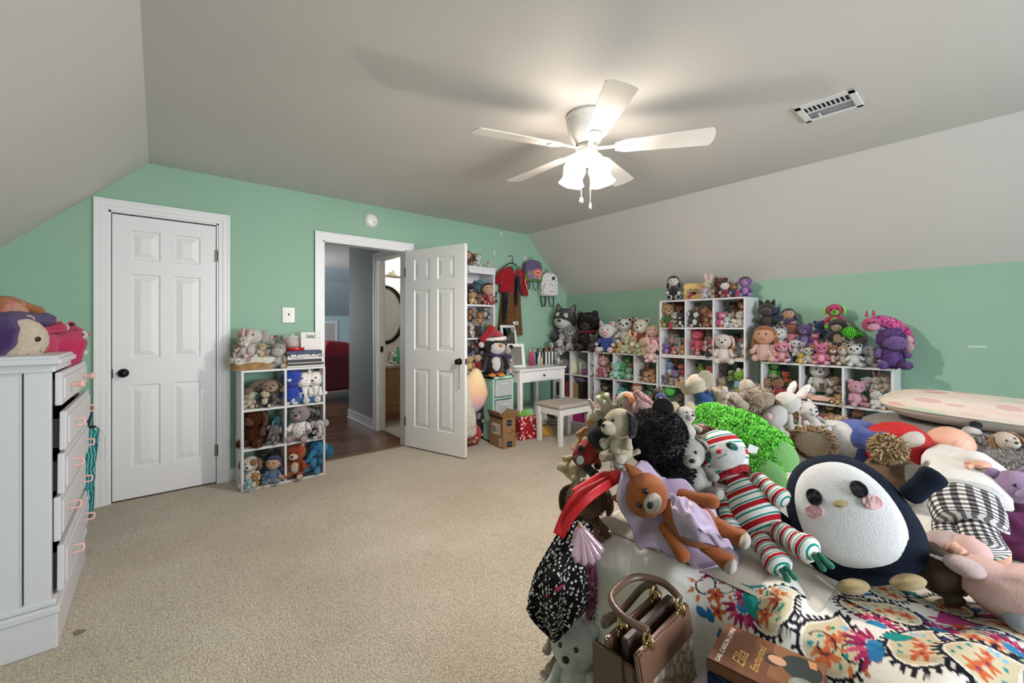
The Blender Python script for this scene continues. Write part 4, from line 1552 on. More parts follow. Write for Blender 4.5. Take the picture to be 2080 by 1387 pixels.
            sub('ear', tube([p * S for p in smooth_path(pts, 4)], [S * hs * r_ for r_ in rs], 10, flat=.38, up=(s, 0, .3)), acc, hd)
        elif e == 'point':
            sub('ear', CONE, main, hd, M=HM(s * .15, .01, .16, .085, .045, .19, (0, s * .35, 0)))
            sub('inner_ear', CONE, acc, hd, M=HM(s * .15, -.018, .17, .055, .03, .14, (0, s * .35, 0)))
        elif e == 'side':
            sub('ear', LIMBS[0], main, hd, M=limb_M(Vector(H(s * .19, 0, .11)) * S, Vector(H(s * .40, -.02, .02)) * S, S * .06 * hs, .5))
        elif e == 'sideround':
            sub('ear', DISC, sec, hd, M=HM(s * .26, .0, .03, .09, .05, .10))
        elif e == 'fan':
            sub('ear', DISC, main, hd, M=HM(s * .29, .03, .03, .17, .07, .20, (0, 0, s * -.35)))
            sub('inner_ear', BALL_S, acc, hd, M=HM(s * .29, -.005, .02, .12, .03, .15, (0, 0, s * -.35)))
        elif e == 'tiny':
            sub('ear', DISC, main, hd, M=HM(s * .17, .02, .20, .06, .05, .06))
        elif e == 'koala':
            sub('ear', BALLS[2], main, hd, M=HM(s * .25, .02, .13, .12, .08, .12))
        elif e == 'tuft':
            sub('tuft', CONE, main, hd, M=HM(s * .16, 0, .15, .07, .05, .16, (0, s * .6, 0)))
    if kind == 'unicorn':
        sub('horn', HORN, mat('#e6c86a', .4), hd, M=HM(0, -.08, .20, .04, .04, .2, (.35, 0, 0)))
    if kind in ('unicorn', 'horse'):
        mm = fab(hair or '#d98ab5')
        for k in range(5):
            p0 = H(0, .02 + .05 * k, .25 - .07 * k)
            sub('mane', BALLS[k % 4], mm, hd, M=M(p0[0] + rg.uniform(-.02, .02), p0[1], p0[2], .075 * hs, .09 * hs, .085 * hs))
    elif kind == 'giraffe':
        for s in (-1, 1):
            sub('horn', LIMBS[1], sec, hd, M=limb_M(Vector(H(s * .07, 0, .2)) * S, Vector(H(s * .08, .0, .36)) * S, S * .028))
    elif hair:
        hmat = fab(hair)
        sub('hair', HAIR, hmat, hd, M=HM(0, .035, .045, .275, .26, .25))
        if human:
            for s in (-1, 1):
                sub('hair_lock', LIMBS[2], hmat, hd, M=limb_M(Vector(H(s * .22, .04, .10)) * S, Vector(H(s * .29, .05, -.32)) * S, S * .07 * hs))
    if hat:
        sub('hat', lathe([(1.05, -.05), (1.1, 0), (1.0, .12), (.8, .5), (.45, .9), (.1, 1.15), (0, 1.16)], 18), fab(hat), hd, M=HM(0, .02, .13, .22, .21, .17, (.15, 0, 0)))
    if scarf:
        sub('scarf', tube([(math.cos(a) * .17 * S * w, (math.sin(a) * .16 - .02) * S * w, (hz - .215 * hs) * S) for a in [2 * PI * k / 14 for k in range(15)]], S * .035, 8, cap=False), fab(scarf), body)
    # ---------------- limbs
    if legs and kind not in ('blob',):
        ac_ = main
        if kind in ('bird', 'owl', 'penguin'):
            for s in (-1, 1):
                q = L((s * .19 * w, -.01, bz + .16), (s * .29 * w, -.04, bz - .12), .085, .45)
                obj('wing', LIMBS[i % 3], main, t, M=q)
                f = M(s * .10, -.17, .035, .08, .11, .04)
                obj('foot', BALLS[2], mat(nose or '#e8a23a', .7), t, M=f)
        elif pose == 'sit':
            for s in (-1, 1):
                jx, jz = rg.uniform(-.03, .03), rg.uniform(-.03, .05)
                q = L((s * .17 * w, -.03, bz + .17), (s * (.27 + jx) * w, -.19, bz - .04 + jz), .072)
                arm = obj('arm', LIMBS[i % 3], om if om else main, t, M=q)
                if om:
                    p = q @ Vector((0, 0, .92))
                    sub('hand', BALLS[0], main, arm, M=Matrix.LocRotScale(p, Euler((0, 0, 0)), (S * .068,) * 3))
                fx = .20 + rg.uniform(-.02, .05)
                q = L((s * .11 * w, -.08, .10), (s * fx * w, -.36, .095), .095)
                lg = obj('leg', LIMBS[(i + 1) % 3], main, t, M=q)
                blobs.append(q @ Matrix.Translation((0, 0, .6)) @ Matrix.Diagonal((.9, .9, .45, 1)))
                p = q @ Vector((0, 0, .97))
                d = (q.to_3x3() @ Vector((0, 0, 1))).normalized()
                sub('sole', BALL_S, sec, lg, M=Matrix.LocRotScale(p, Vector((0, 0, 1)).rotation_difference(d), (S * .068, S * .075, S * .022)))
        else:
            for s in (-1, 1):
                q = L((s * .13 * w, -.01, bz + .17), (s * .25 * w, -.08, bz - .10), .058)
                arm = obj('arm', LIMBS[i % 3], om if om else main, t, M=q)
                blobs.append(q @ Matrix.Translation((0, 0, .5)) @ Matrix.Diagonal((.9, .9, .5, 1)))
                if om:
                    p = q @ Vector((0, 0, .92))
                    sub('hand', BALLS[0], main, arm, M=Matrix.LocRotScale(p, Euler((0, 0, 0)), (S * .05,) * 3))
                q = L((s * .08 * w, 0, bz - .12), (s * .105 * w, -.02, .005), .072)
                lg = obj('leg', LIMBS[(i + 1) % 3], main if not human else (acc if acc is not main else main), t, M=q)
                blobs.append(q @ Matrix.Translation((0, 0, .5)) @ Matrix.Diagonal((.9, .9, .5, 1)))
                sub('foot', BALLS[2], sec, lg, M=M(s * .105 * w, -.05, .035, .06, .09, .04))
    if human and pose == 'sit' or (human and outfit):
        obj('skirt', SKIRT, om or sec, t, M=M(0, -.03 if pose == 'sit' else 0, .04 if pose == 'sit' else .16, .26 * w, .25 * w, .26))
    if kind in ('dog', 'cat', 'fox', 'mouse', 'horse', 'unicorn', 'husky', 'tiger', 'lamb', 'dino', 'monkey', 'raccoon') and pose == 'sit':
        obj('tail', LIMBS[0], main, t, M=L((.05, .14, .12), (.26, .20, .24), .055))
    elif kind == 'bunny':
        obj('tail', BALLS[0], sec, t, M=M(0, .20, .12, .07, .07, .07))
    if kind == 'dino':
        for k in range(5):
            p = H(0, .05 + .05 * k, .24 - .10 * k)
            obj('spike', CONE, acc, t, M=M(p[0], p[1] + .02, p[2], .05, .03, .09, (-.5 - .2 * k, 0, 0)))
    if fur:
        fm = furmat(c[0]) if isinstance(c[0], str) else main
        o = obj('fur', fur_mesh(blobs, fur, furL, i), fm, t)
        o['kind'] = 'stuff'
    return t


# -------- helpers to place from the photograph's own crops: Z = (x0, y0, scale)
Z6 = (1100, 540, 4.335)
Z7 = (1500, 560, 3.586)
Z3 = (440, 620, 3.557)
Z5 = (930, 490, 3.226)
Z1 = (0, 580, 3.302)


def zpx(Z, zx, zy):
    return Z[0] + zx / Z[2], Z[1] + zy / Z[2]


def put_B(Z, zx, zbase, zh, back, zsnap=None):
    """toy on the right-wall units: crop column, base row, height in crop pixels, distance behind the front plane"""
    px, py = zpx(Z, zx, zbase)
    p = on_x(px, py, FXB + back)
    h = zh / Z[2] * depth_of(p) / F_PX
    if zsnap is not None:
        p.z = zsnap
    return p, h


def put_A(Z, zx, zbase, zh, yplane, zsnap=None):
    px, py = zpx(Z, zx, zbase)
    p = on_y(px, py, yplane)
    h = zh / Z[2] * depth_of(p) / F_PX
    if zsnap is not None:
        p.z = zsnap
    return p, h

NAMES = {'bear': 'plush_bear', 'dog': 'plush_dog', 'husky': 'plush_husky', 'cat': 'plush_cat', 'mouse': 'plush_mouse', 'bunny': 'plush_rabbit', 'lamb': 'plush_lamb', 'horse': 'plush_horse', 'unicorn': 'plush_unicorn',
         'hippo': 'plush_hippo', 'pig': 'plush_pig', 'panda': 'plush_panda', 'fox': 'plush_fox', 'monkey': 'plush_monkey', 'elephant': 'plush_elephant', 'raccoon': 'plush_raccoon', 'tiger': 'plush_tiger',
         'giraffe': 'plush_giraffe', 'owl': 'plush_owl', 'koala': 'plush_koala', 'doll': 'cloth_doll', 'dino': 'plush_dinosaur', 'frog': 'plush_frog', 'bird': 'plush_bird', 'penguin': 'plush_penguin', 'seal': 'plush_seal', 'blob': 'plush_toy'}


def snap(z, levels, tol=.075):
    b = min(levels, key=lambda q: abs(q - z))
    return b if abs(b - z) < tol else z


LV_B = [.017, .3217, .6263, .931]
LV_U = [.948, 1.2275, 1.507]
LV_L = [.017, .3133, .6097, .906]
LV_T = [.061, .401, .761, 1.116, 1.476, 1.886]


def rowB(Z, where, group, rows, levels, yaw=-62):
    for r in rows:
        zx, zb, zh, back, kind, col, look = r[:7]
        o = dict(r[7]) if len(r) > 7 else {}
        free = o.pop('free', False)
        p, h = put_B(Z, zx, zb, zh, back)
        h *= 1.18
        if not free:
            p.z = snap(p.z, levels)
        dy = o.pop('dyaw', random.uniform(-14, 14))
        plush(NAMES[kind], (look + ' ' + where).strip(), p, h, math.radians(yaw + dy), kind, col, group=group, **o)


def rowA(Z, where, group, rows, levels, yplane, yaw=-34):
    for r in rows:
        zx, zb, zh, back, kind, col, look = r[:7]
        o = dict(r[7]) if len(r) > 7 else {}
        free = o.pop('free', False)
        p, h = put_A(Z, zx, zb, zh, yplane + back)
        h *= 1.15
        if not free:
            p.z = snap(p.z, levels)
        dy = o.pop('dyaw', random.uniform(-14, 14))
        plush(NAMES[kind], (look + ' ' + where).strip(), p, h, math.radians(yaw + dy), kind, col, group=group, **o)


W, K, CR, TAN, BR, DB_, GR = '#e4e0dc', '#1c1a1b', '#e2d3b8', '#c09a6a', '#6b4529', '#3a261b', '#8f8c8c'
STRIPE_BW = pattern_mat('black_white_stripes', '#e8e6e2', [(0, '#e8e6e2'), (.5, '#1c1a1c')], 2.2, mode='stripes')
DOTTY = pattern_mat('coloured_dots', '#eceae6', ['#c23a4a', '#3a8f5a', '#3f6fb0', '#d0902a', '#8a4a9a'], 4.2, .26)
REDDOT = pattern_mat('red_white_dots', '#b8283a', ['#f0e6e2'], 3.2, .3)
GREENZ = pattern_mat('green_zebra', '#58c832', ['#17300f'], 1.6, .38, 'wave')
PINKZ = pattern_mat('pink_mottled', '#b8487e', ['#7a2450', '#d884ac'], 60.0, .42)
NAVYDOT = pattern_mat('navy_spots', '#ded9d8', ['#2c2f4d', '#b04a55'], 4.5, .28)
ZEB = pattern_mat('zebra_stripes', '#e8e6e2', ['#1c1a1c'], 1.5, .42, 'wave')

# ---------------------------------------------------------------- row of toys on the low units left of the tall stack
G = 'plushes on the low cube units by the corner'
w_ = 'on the low unit near the corner'
rowB(Z6, w_, G, [
    (212, 748, 330, .10, 'husky', ('#474648', '#e3e1df', '#8d8a8a'), 'big grey and white husky plush with pink tongue', dict(dyaw=-4, fur=3500, furL=.016)),
    (415, 752, 305, .12, 'bear', ('#1f1715', '#2a1f1b', '#1f1715'), 'big shaggy black bear plush with red beaded collar', dict(dyaw=0, fur=5000, furL=.022, scarf='#7a1f24', eyes='none', wide=1.15)),
    (250, 755, 200, .06, 'lamb', ('#9d9a98', '#b7b3b0', '#9d9a98'), 'fluffy pale grey lamb plush against the husky', dict(fur=900, furL=.012)),
    (165, 782, 125, -.03, 'dog', ('#e6e3df', '#efece8', '#1d1b1c'), 'small black-eared white dog plush at the husky feet', dict(free=True)),
    (258, 762, 112, .01, 'mouse', ('#c9b9b4', '#d8c9c2', '#8d7f92'), 'little mouse plush in a lilac dress', dict(outfit='#9d8cae')),
    (462, 758, 135, .05, 'cat', ('#4b4a4e', '#6a686b', '#c9a29c'), 'small charcoal kitten plush beside the black bear'),
    (577, 790, 230, .02, 'pig', ('#e6dcd8', '#eab7c2', '#e3a4b2'), 'white piglet plush in blue dress with pink soles', dict(outfit='#2d4a9a', free=False)),
    (572, 640, 150, .20, 'bird', ('#5ea9a8', '#8cc5c0', '#c2486a'), 'teal bird plush with pink flower behind the piglet', dict(free=True)),
    (645, 700, 190, .16, 'tiger', ('#dfdcda', '#f0eeec', '#8b8a8c'), 'white tiger plush behind the piglet', dict(free=True)),
    (735, 690, 205, .15, 'panda', ('#e8e6e2', '#efedea', '#1b1a1c'), 'panda plush leaning between white tiger and cream bear', dict(free=True)),
    (700, 735, 120, .08, 'owl', ('#6a4a3c', '#c9a98c', '#4a3028'), 'small brown owl plush under the panda'),
    (755, 750, 140, .05, 'bunny', ('#cfd8b4', '#e3e6cf', '#e3c4c0'), 'pale green rabbit plush under the panda'),
    (688, 775, 85, .02, 'bear', ('#d2ab62', '#e3c98c', '#b8904a'), 'tiny golden teddy at the shelf edge'),
    (806, 765, 140, .05, 'bunny', ('#c9a87c', '#e0c9a4', '#d8b0a0'), 'sandy rabbit plush under the cream bear'),
    (880, 715, 225, .12, 'bear', ('#e6ddcf', '#efe8de', '#8a5a3c'), 'cream bear plush wearing a red and gold top', dict(outfit='#8c2f2c', free=True)),
    (800, 570, 115, .22, 'bird', ('#7a3a2c', '#a8623c', '#7a3a2c'), 'rust brown rooster plush perched behind the panda', dict(free=True)),
    (818, 665, 110, .12, 'fox', ('#c06a34', '#e6d4bc', '#3a261b'), 'small orange fox plush left of the cream bear', dict(free=True)),
    (980, 720, 175, .10, 'doll', ('#e8bfae', '#e3a9b0', '#e8bfae'), 'pink baby doll beside the tall stack', dict(outfit='#e2a7b2', hair='#e3c8a0', free=True)),
    (905, 790, 140, .04, 'doll', ('#e3c4ac', '#d9cf9f', '#e3c4ac'), 'straw-haired doll in pale yellow net skirt', dict(outfit='#d6cb9c', hair='#cdbb85', free=True)),
    (965, 850, 150, -.03, 'bunny', ('#e6b9b2', '#efd2cc', '#e0a09c'), 'pink rabbit plush hanging over the shelf edge', dict(free=True)),
    (1010, 650, 110, .16, 'unicorn', ('#e8c6c8', '#efdad8', '#d98ab5'), 'pale pink unicorn plush tucked beside the tall stack', dict(free=True)),
    (850, 775, 90, .02, 'dino', ('#b9c79a', '#d6dcbc', '#8fa06a'), 'small sage dinosaur plush at the shelf edge'),
    (640, 770, 80, .04, 'dog', ('#b58a5a', '#d6b48a', '#8a6238'), 'small tan puppy plush beside the piglet'),
], [.931])

G = 'plushes inside the low cube unit by the corner'
def wu(s): return 'in the corner-side low unit, ' + s
rowB(Z6, wu('top left cube'), G, [
    (482, 975, 160, .12, 'unicorn', ('#e6e1dd', '#f0ecea', '#d9a9b5'), 'white unicorn plush', dict(hair='#e3cfd4')),
    (552, 975, 170, .12, 'unicorn', ('#e3a4b2', '#efc4cc', '#c9788f'), 'pink unicorn plush', dict(hair='#7a4a30')),
    (520, 975, 70, .03, 'bear', ('#b8486a', '#d88aa0', '#b8486a'), 'tiny magenta teddy'),
    (588, 960, 110, .16, 'horse', ('#9c6a44', '#b98a62', '#6b4529'), 'brown pony plush', dict(hair='#5a3a26'))], LV_B)
rowB(Z6, wu('top middle cube'), G, [
    (715, 975, 130, .10, 'cat', ('#4fae6a', '#8fcfa0', '#2f8a4a'), 'green big-eyed cat plush', dict(eyes='big', extra='#3fa0b8')),
    (762, 900, 95, .20, 'dino', ('#7fc84a', '#b0de84', '#58a02c'), 'lime dragon plush at the back', dict(free=True)),
    (652, 1000, 130, .03, 'bear', ('#9cd2ba', '#c3e6d6', '#7fbfa4'), 'mint teddy hanging its legs out'),
    (770, 985, 100, .08, 'bird', ('#8fc7b0', '#c9e6d8', '#5fa58a'), 'sea-green chick plush', dict(nose='#c87a3a')),
    (785, 930, 70, .16, 'monkey', ('#8a5a34', '#c9a070', '#8a5a34'), 'small brown monkey plush', dict(free=True))], LV_B)
rowB(Z6, wu('top right cube'), G, [
    (845, 1000, 80, .08, 'dog', ('#e2ddd6', '#efeae4', '#2a2322'), 'little white dog with black ears'),
    (882, 990, 95, .12, 'cat', ('#3c3330', '#b58a62', '#6b4529'), 'dark tabby kitten plush'),
    (925, 1005, 85, .06, 'dog', ('#c09062', '#e0c3a0', '#8a5a34'), 'caramel puppy plush'),
    (968, 1000, 105, .10, 'tiger', ('#c98a4a', '#ecdcc4', '#6b4529'), 'orange tiger cub plush'),
    (985, 1010, 70, .03, 'bear', ('#a5793f', '#d2b07a', '#a5793f'), 'tiny honey teddy'),
    (905, 930, 60, .2, 'monkey', ('#6b4529', '#b88a5c', '#6b4529'), 'small dark monkey plush', dict(free=True)),
    (950, 925, 62, .2, 'bear', ('#8a5a3c', '#b98a62', '#8a5a3c'), 'small russet teddy', dict(free=True))], LV_B)
rowB(Z6, wu('middle left cube'), G, [
    (488, 1170, 130, .13, 'monkey', ('#2a2220', '#c9a88c', '#2a2220'), 'black monkey plush'),
    (570, 1170, 165, .15, 'bear', ('#231d1c', '#c9a58a', '#231d1c'), 'black teddy with tan face'),
    (540, 1195, 95, .03, 'dino', ('#74b84a', '#a5d67c', '#4f9a2c'), 'green crocodile plush', dict(rot=None)),
    (485, 1185, 55, .05, 'bear', ('#8d6a86', '#b99ab4', '#8d6a86'), 'tiny mauve teddy')], LV_B)
rowB(Z6, wu('middle middle cube'), G, [
    (705, 1195, 140, .12, 'dino', ('#3aa7a4', '#7fcfc8', '#23807e'), 'teal dragon plush'),
    (740, 1205, 95, .05, 'dino', ('#4a94c9', '#8fc4e6', '#2f6f9f'), 'sky blue dragon plush'),
    (650, 1205, 80, .05, 'doll', ('#d8a890', '#d88aa0', '#d8a890'), 'little doll in pink', dict(outfit='#cf7f98', hair='#8a3a34')),
    (745, 1110, 95, .2, 'bird', ('#4f8a86', '#7fb0a8', '#2f5f5c'), 'peacock-green bird plush', dict(free=True)),
    (782, 1200, 70, .05, 'bear', ('#b84a4a', '#d88a84', '#b84a4a'), 'tiny red teddy')], LV_B)
rowB(Z6, wu('middle right cube'), G, [
    (840, 1232, 200, .02, 'doll', ('#d9b8a4', '#e0839c', '#d9b8a4'), 'red-haired doll in striped skirt', dict(outfit=STRIPE_BW, hair='#8f2f2a', pose='stand', head=.8)),
    (892, 1222, 110, .12, 'tiger', ('#e0dcd8', '#f0eeea', '#6d6b6d'), 'little white tiger plush'),
    (960, 1150, 130, .2, 'bear', ('#7fb8a4', '#a9d6c6', '#5f9a86'), 'sage green teddy at the back', dict(free=True)),
    (942, 1238, 115, .08, 'bear', ('#bf9462', '#dcbc90', '#a57a48'), 'tan teddy'),
    (985, 1238, 80, .05, 'koala', ('#a5a09c', '#d6d2ce', '#8a8582'), 'grey koala plush'),
    (900, 1240, 45, .03, 'seal', ('#5f8fc0', '#9cc0e0', '#5f8fc0'), 'tiny blue seal plush'),
    (905, 1130, 120, .22, 'cat', ('#3a3836', '#5a5654', '#3a3836'), 'dark grey cat plush at the back', dict(free=True))], LV_B)
rowB(Z6, wu('bottom left cube'), G, [
    (505, 1390, 150, .13, 'bear', ('#6b4a3a', '#a0785c', '#6b4a3a'), 'cocoa teddy', {}), (565, 1390, 120, .1, 'dog', ('#9c8068', '#c9b09a', '#6a4f3c'), 'taupe puppy', {})], LV_B)
rowB(Z6, wu('bottom middle cube'), G, [
    (680, 1395, 130, .12, 'elephant', ('#7fa5b8', '#b0c9d6', '#7fa5b8'), 'dusty blue elephant', {}), (755, 1395, 120, .1, 'bear', ('#8f6a9a', '#b99ac0', '#8f6a9a'), 'plum teddy', {})], LV_B)

# ---------------------------------------------------------------- tall stack
G = 'plushes on top of the tall stack'
rowB(Z6, 'on top of the tall stack', G, [
    (1160, 300, 205, .05, 'doll', ('#e0d8d4', '#26202a', '#1b191c'), 'slim black-haired doll in a black cape', dict(outfit='#241c28', hair='#17151a', head=.72, wide=.75)),
    (1465, 278, 155, .10, 'bunny', ('#e3d6bf', '#efe3d0', '#e0a5b0'), 'cream rabbit plush with long pink ears'),
    (1435, 280, 85, .02, 'bear', ('#d8b9d6', '#cfe0d4', '#d8b9d6'), 'pastel lilac and green teddy'),
    (1575, 270, 165, .16, 'bear', ('#6f3526', '#8f4a34', '#6f3526'), 'shaggy chestnut bear plush', dict(fur=900, furL=.012)),
    (1612, 270, 128, .03, 'doll', ('#ece6e2', '#8f2430', '#ece6e2'), 'pale doll in red and black with dark hair', dict(outfit='#7d2230', hair='#1c1a1e')),
    (1690, 262, 120, .08, 'bear', ('#8a5f3a', '#c9a070', '#8a5f3a'), 'brown teddy in a blue shirt', dict(outfit='#31527f')),
    (1790, 262, 158, .08, 'monkey', ('#7d559f', '#b58ac0', '#9a74b8'), 'purple monkey plush with dark red mane', dict(hair='#5a1f26')),
    (1725, 265, 60, .02, 'bear', ('#b83242', '#d86a72', '#b83242'), 'tiny scarlet teddy')], [1.507])
# toast-shaped cushion
p, h = put_B(Z6, 1335, 280, 125, .08)
p.z = 1.507
tc_ = thing('toast_cushion', 'square tan toast cushion with laughing face and red tongue', 'cushion', p, math.radians(-66))
s_ = h * 1.25
obj('body', extrude_poly([(-.5 * s_, 0), (.5 * s_, 0), (.52 * s_, .3 * s_), (.5 * s_, .55 * s_), (.56 * s_, .72 * s_), (.48 * s_, .9 * s_), (.2 * s_, .93 * s_), (-.2 * s_, .93 * s_), (-.48 * s_, .9 * s_), (-.56 * s_, .72 * s_), (-.5 * s_, .55 * s_), (-.52 * s_, .3 * s_)], .09, bev=.02), fab('#d9b377'), tc_)
for s in (-1, 1):
    obj('eye', tube(smooth_path([(s * .12 * s_ - .016, -.003, .52 * s_), (s * .12 * s_, -.004, .58 * s_), (s * .12 * s_ + .016, -.003, .52 * s_)], 4), .0035, 6), NOSEB, tc_)
    obj('tear', BALL_S, fab('#6fb4dc'), tc_, loc=(s * .26 * s_, -.002, .45 * s_), scale=(.012, .006, .02))
obj('mouth', BALL_S, fab('#5a1c1c'), tc_, loc=(0, -.001, .36 * s_), scale=(.035, .006, .018))
obj('tongue', LIMBS[0], fab('#c02a3a'), tc_, M=limb_M((0, -.004, .35 * s_), (-.05, -.05, .12 * s_), .022, .4))

G = 'plushes in the tall stack'
def wt(s): return 'in the tall stack, ' + s
rowB(Z6, wt('top left cube'), G, [
    (1108, 540, 185, .08, 'bear', ('#a8804f', '#c9a878', '#8a6238'), 'tan teddy in a green dress', dict(outfit='#3f6b2a')),
    (1220, 500, 165, .2, 'bear', ('#7a4528', '#a5683f', '#7a4528'), 'russet bear plush at the back', dict(free=True)),
    (1180, 520, 125, .1, 'horse', (ZEB, '#e8e6e2', '#1c1a1c'), 'zebra plush', dict(hair='#1c1a1c')),
    (1225, 545, 110, .04, 'cat', ('#2a2526', '#d8d2cc', '#2a2526'), 'black cat plush with white face'),
    (1130, 560, 60, -.02, 'bear', ('#a52a34', '#c95a5e', '#a52a34'), 'tiny crimson teddy', dict(free=True)),
    (1140, 400, 80, .24, 'bear', ('#9a7850', '#b89a70', '#9a7850'), 'sand teddy peeking from the back', dict(free=True))], LV_U)
rowB(Z6, wt('top middle cube'), G, [
    (1340, 540, 142, .06, 'monkey', ('#1e1c20', '#dcd6d0', '#1e1c20'), 'black and white monkey plush'),
    (1435, 520, 185, .15, 'monkey', ('#5a3424', '#b88a62', '#5a3424'), 'big brown monkey plush in red', dict(outfit='#7a2a2a')),
    (1450, 540, 80, .04, 'horse', ('#8a5636', '#b07c54', '#5a3424'), 'small brown reindeer plush', dict(hair='#5a3424')),
    (1498, 520, 130, .1, 'giraffe', ('#b07a52', '#d2a880', '#8a5636'), 'spotted tan giraffe plush')], LV_U)
rowB(Z6, wt('top right cube'), G, [
    (1588, 540, 125, .05, 'owl', ('#cf4f86', '#f0c4d6', '#cf4f86'), 'hot pink owl plush', dict(eyes='big', extra='#f2ece6')),
    (1662, 515, 115, .13, 'cat', ('#e8e2da', '#f2eee8', '#d8b0a8'), 'cream cat plush'),
    (1635, 540, 85, .04, 'tiger', ('#dfe3e6', '#f2f2f0', '#7fa5c0'), 'white and blue tiger plush'),
    (1752, 535, 130, .06, 'dog', ('#e3dace', '#f0e8dc', '#7a4a2c'), 'white dog plush with brown ears'),
    (1785, 470, 150, .18, 'fox', ('#a8552c', '#e6d0b4', '#5a2a18'), 'rusty fox plush', dict(free=True)),
    (1690, 440, 110, .24, 'bear', ('#6b3f26', '#8f5f3c', '#6b3f26'), 'dark brown teddy peeking at the back', dict(free=True)),
    (1608, 440, 75, .22, 'bird', ('#3f6f9f', '#7fa5c9', '#3f6f9f'), 'small blue bird plush', dict(free=True)),
    (1690, 540, 70, .03, 'lamb', ('#efe9e2', '#d8c9ba', '#efe9e2'), 'tiny white lamb plush')], LV_U)
rowB(Z6, wt('second row left cube'), G, [
    (1102, 785, 90, .03, 'bird', ('#7a4f9f', '#a585c0', '#7a4f9f'), 'purple bird plush'),
    (1172, 720, 145, .18, 'bear', ('#a59482', '#c9bba9', '#a59482'), 'beige teddy at the back', dict(free=True)),
    (1200, 785, 140, .09, 'elephant', ('#8f8f96', '#c0bfc4', '#c9785a'), 'grey elephant plush with orange ears'),
    (1240, 780, 80, .04, 'cat', ('#c97a48', '#e6c09a', '#c97a48'), 'small orange cat plush'),
    (1160, 788, 60, .02, 'bear', ('#c95a4a', '#e09a8a', '#c95a4a'), 'tiny coral red teddy')], LV_U)
rowB(Z6, wt('second row middle cube'), G, [
    (1375, 745, 165, .12, 'bear', ('#d84a68', '#ea7a90', '#d84a68'), 'bright coral pink teddy with stitched smile', dict(free=True)),
    (1372, 790, 70, .03, 'bear', (REDDOT, '#e8dcd8', '#b8283a'), 'small red and white dotted teddy'),
    (1478, 690, 130, .18, 'bear', ('#8a786a', '#a99888', '#8a786a'), 'mushroom brown teddy', dict(free=True)),
    (1455, 750, 90, .08, 'dog', ('#e0dad4', '#efebe6', '#8f5f4a'), 'white puppy plush', dict(free=True)),
    (1492, 790, 130, .06, 'bear', ('#a52f38', '#e3c9b8', '#a52f38'), 'dark red teddy with cream belly'),
    (1460, 805, 50, -.01, 'bear', ('#24304f', '#3f4f74', '#24304f'), 'tiny navy teddy on the front edge', dict(free=True))], LV_U)
rowB(Z6, wt('second row right cube'), G, [
    (1600, 860, 240, -.03, 'bunny', ('#ddcfc9', '#e8dcd6', '#dbb0b0'), 'large pale pink rabbit hanging out head down', dict(free=True, ears='flop')),
    (1720, 790, 115, .08, 'lamb', ('#e6e3df', '#d0cbc6', '#e6e3df'), 'white lamb plush'),
    (1772, 785, 150, .06, 'penguin', ('#77787c', '#e3e0dc', '#77787c'), 'grey penguin plush with red cap', dict(hat='#a83440')),
    (1725, 680, 80, .22, 'bear', ('#4a3a34', '#6f5a50', '#4a3a34'), 'dark teddy at the back', dict(free=True))], LV_U)
cr = thing('plush_carrot', 'orange plush carrot leaning in the tall stack, second row right cube', 'plush toy', put_B(Z6, 1672, 800, 10, .02)[0], 0)
obj('root', LIMBS[1], fab('#d97a34'), cr, M=limb_M((0, 0, .11), (0, 0, 0), .026))
obj('leaves', CONE, fab('#3f9a4a'), cr, M=Matrix.LocRotScale(Vector((0, 0, .10)), Euler((0, .3, 0)), (.016, .016, .06)))

G = 'plushes in the lower half of the tall stack'
rowB(Z6, wt('third row left cube'), G, [
    (1132, 965, 110, .12, 'bird', ('#6f9cc9', '#e3e6ea', '#3f6f9f'), 'blue and white bird plush', dict(free=True)),
    (1182, 1010, 120, .08, 'bear', ('#8a6f9f', '#b9a0c9', '#8a6f9f'), 'lavender teddy'),
    (1235, 960, 90, .14, 'dino', ('#b83a34', '#d87a6a', '#8f2420'), 'red dragon plush', dict(free=True)),
    (1180, 890, 80, .22, 'fox', ('#c9702f', '#e6c9a0', '#7a3f1c'), 'orange fox plush at the back', dict(free=True)),
    (1090, 1035, 80, .04, 'elephant', ('#77737c', '#a5a0a8', '#77737c'), 'small dark grey elephant'),
    (1140, 1040, 60, .02, 'bear', ('#b79a7f', '#d2bca5', '#b79a7f'), 'tiny oatmeal teddy'),
    (1240, 1030, 85, .04, 'doll', ('#d8ae92', '#c95a4a', '#d8ae92'), 'little doll in red', dict(outfit='#b84a3f', hair='#4a2a1c')),
    (1190, 1060, 50, -.02, 'tiger', ('#d89a4a', '#efdcb8', '#8a5a2a'), 'tiny orange tiger', dict(free=True))], LV_B)
rowB(Z6, wt('third row middle cube'), G, [
    (1335, 1010, 100, .06, 'frog', ('#4f9a3c', '#8cc46a', '#4f9a3c'), 'small green frog plush'),
    (1400, 930, 80, .18, 'dino', ('#6fa53f', '#a5cf74', '#4a7a24'), 'olive lizard plush', dict(free=True)),
    (1425, 1010, 115, .09, 'bear', ('#e3dad2', '#efe8e2', '#b8584f'), 'white teddy with red scarf', dict(scarf='#a8323a')),
    (1488, 1000, 110, .08, 'bear', ('#a8343a', '#d2847f', '#a8343a'), 'ruby teddy'),
    (1345, 1055, 60, .02, 'pig', ('#d88ab4', '#eab9d0', '#d88ab4'), 'tiny orchid pink pig'),
    (1300, 1050, 70, .03, 'bear', ('#8fb8b0', '#bcd8d0', '#8fb8b0'), 'tiny seafoam teddy'),
    (1385, 900, 85, .24, 'dog', ('#7f6a58', '#a5907c', '#5a4838'), 'taupe dog plush at the back', dict(free=True)),
    (1490, 1060, 65, .02, 'cat', ('#ddd0c2', '#efe6da', '#c9a294'), 'tiny ivory kitten')], LV_B)
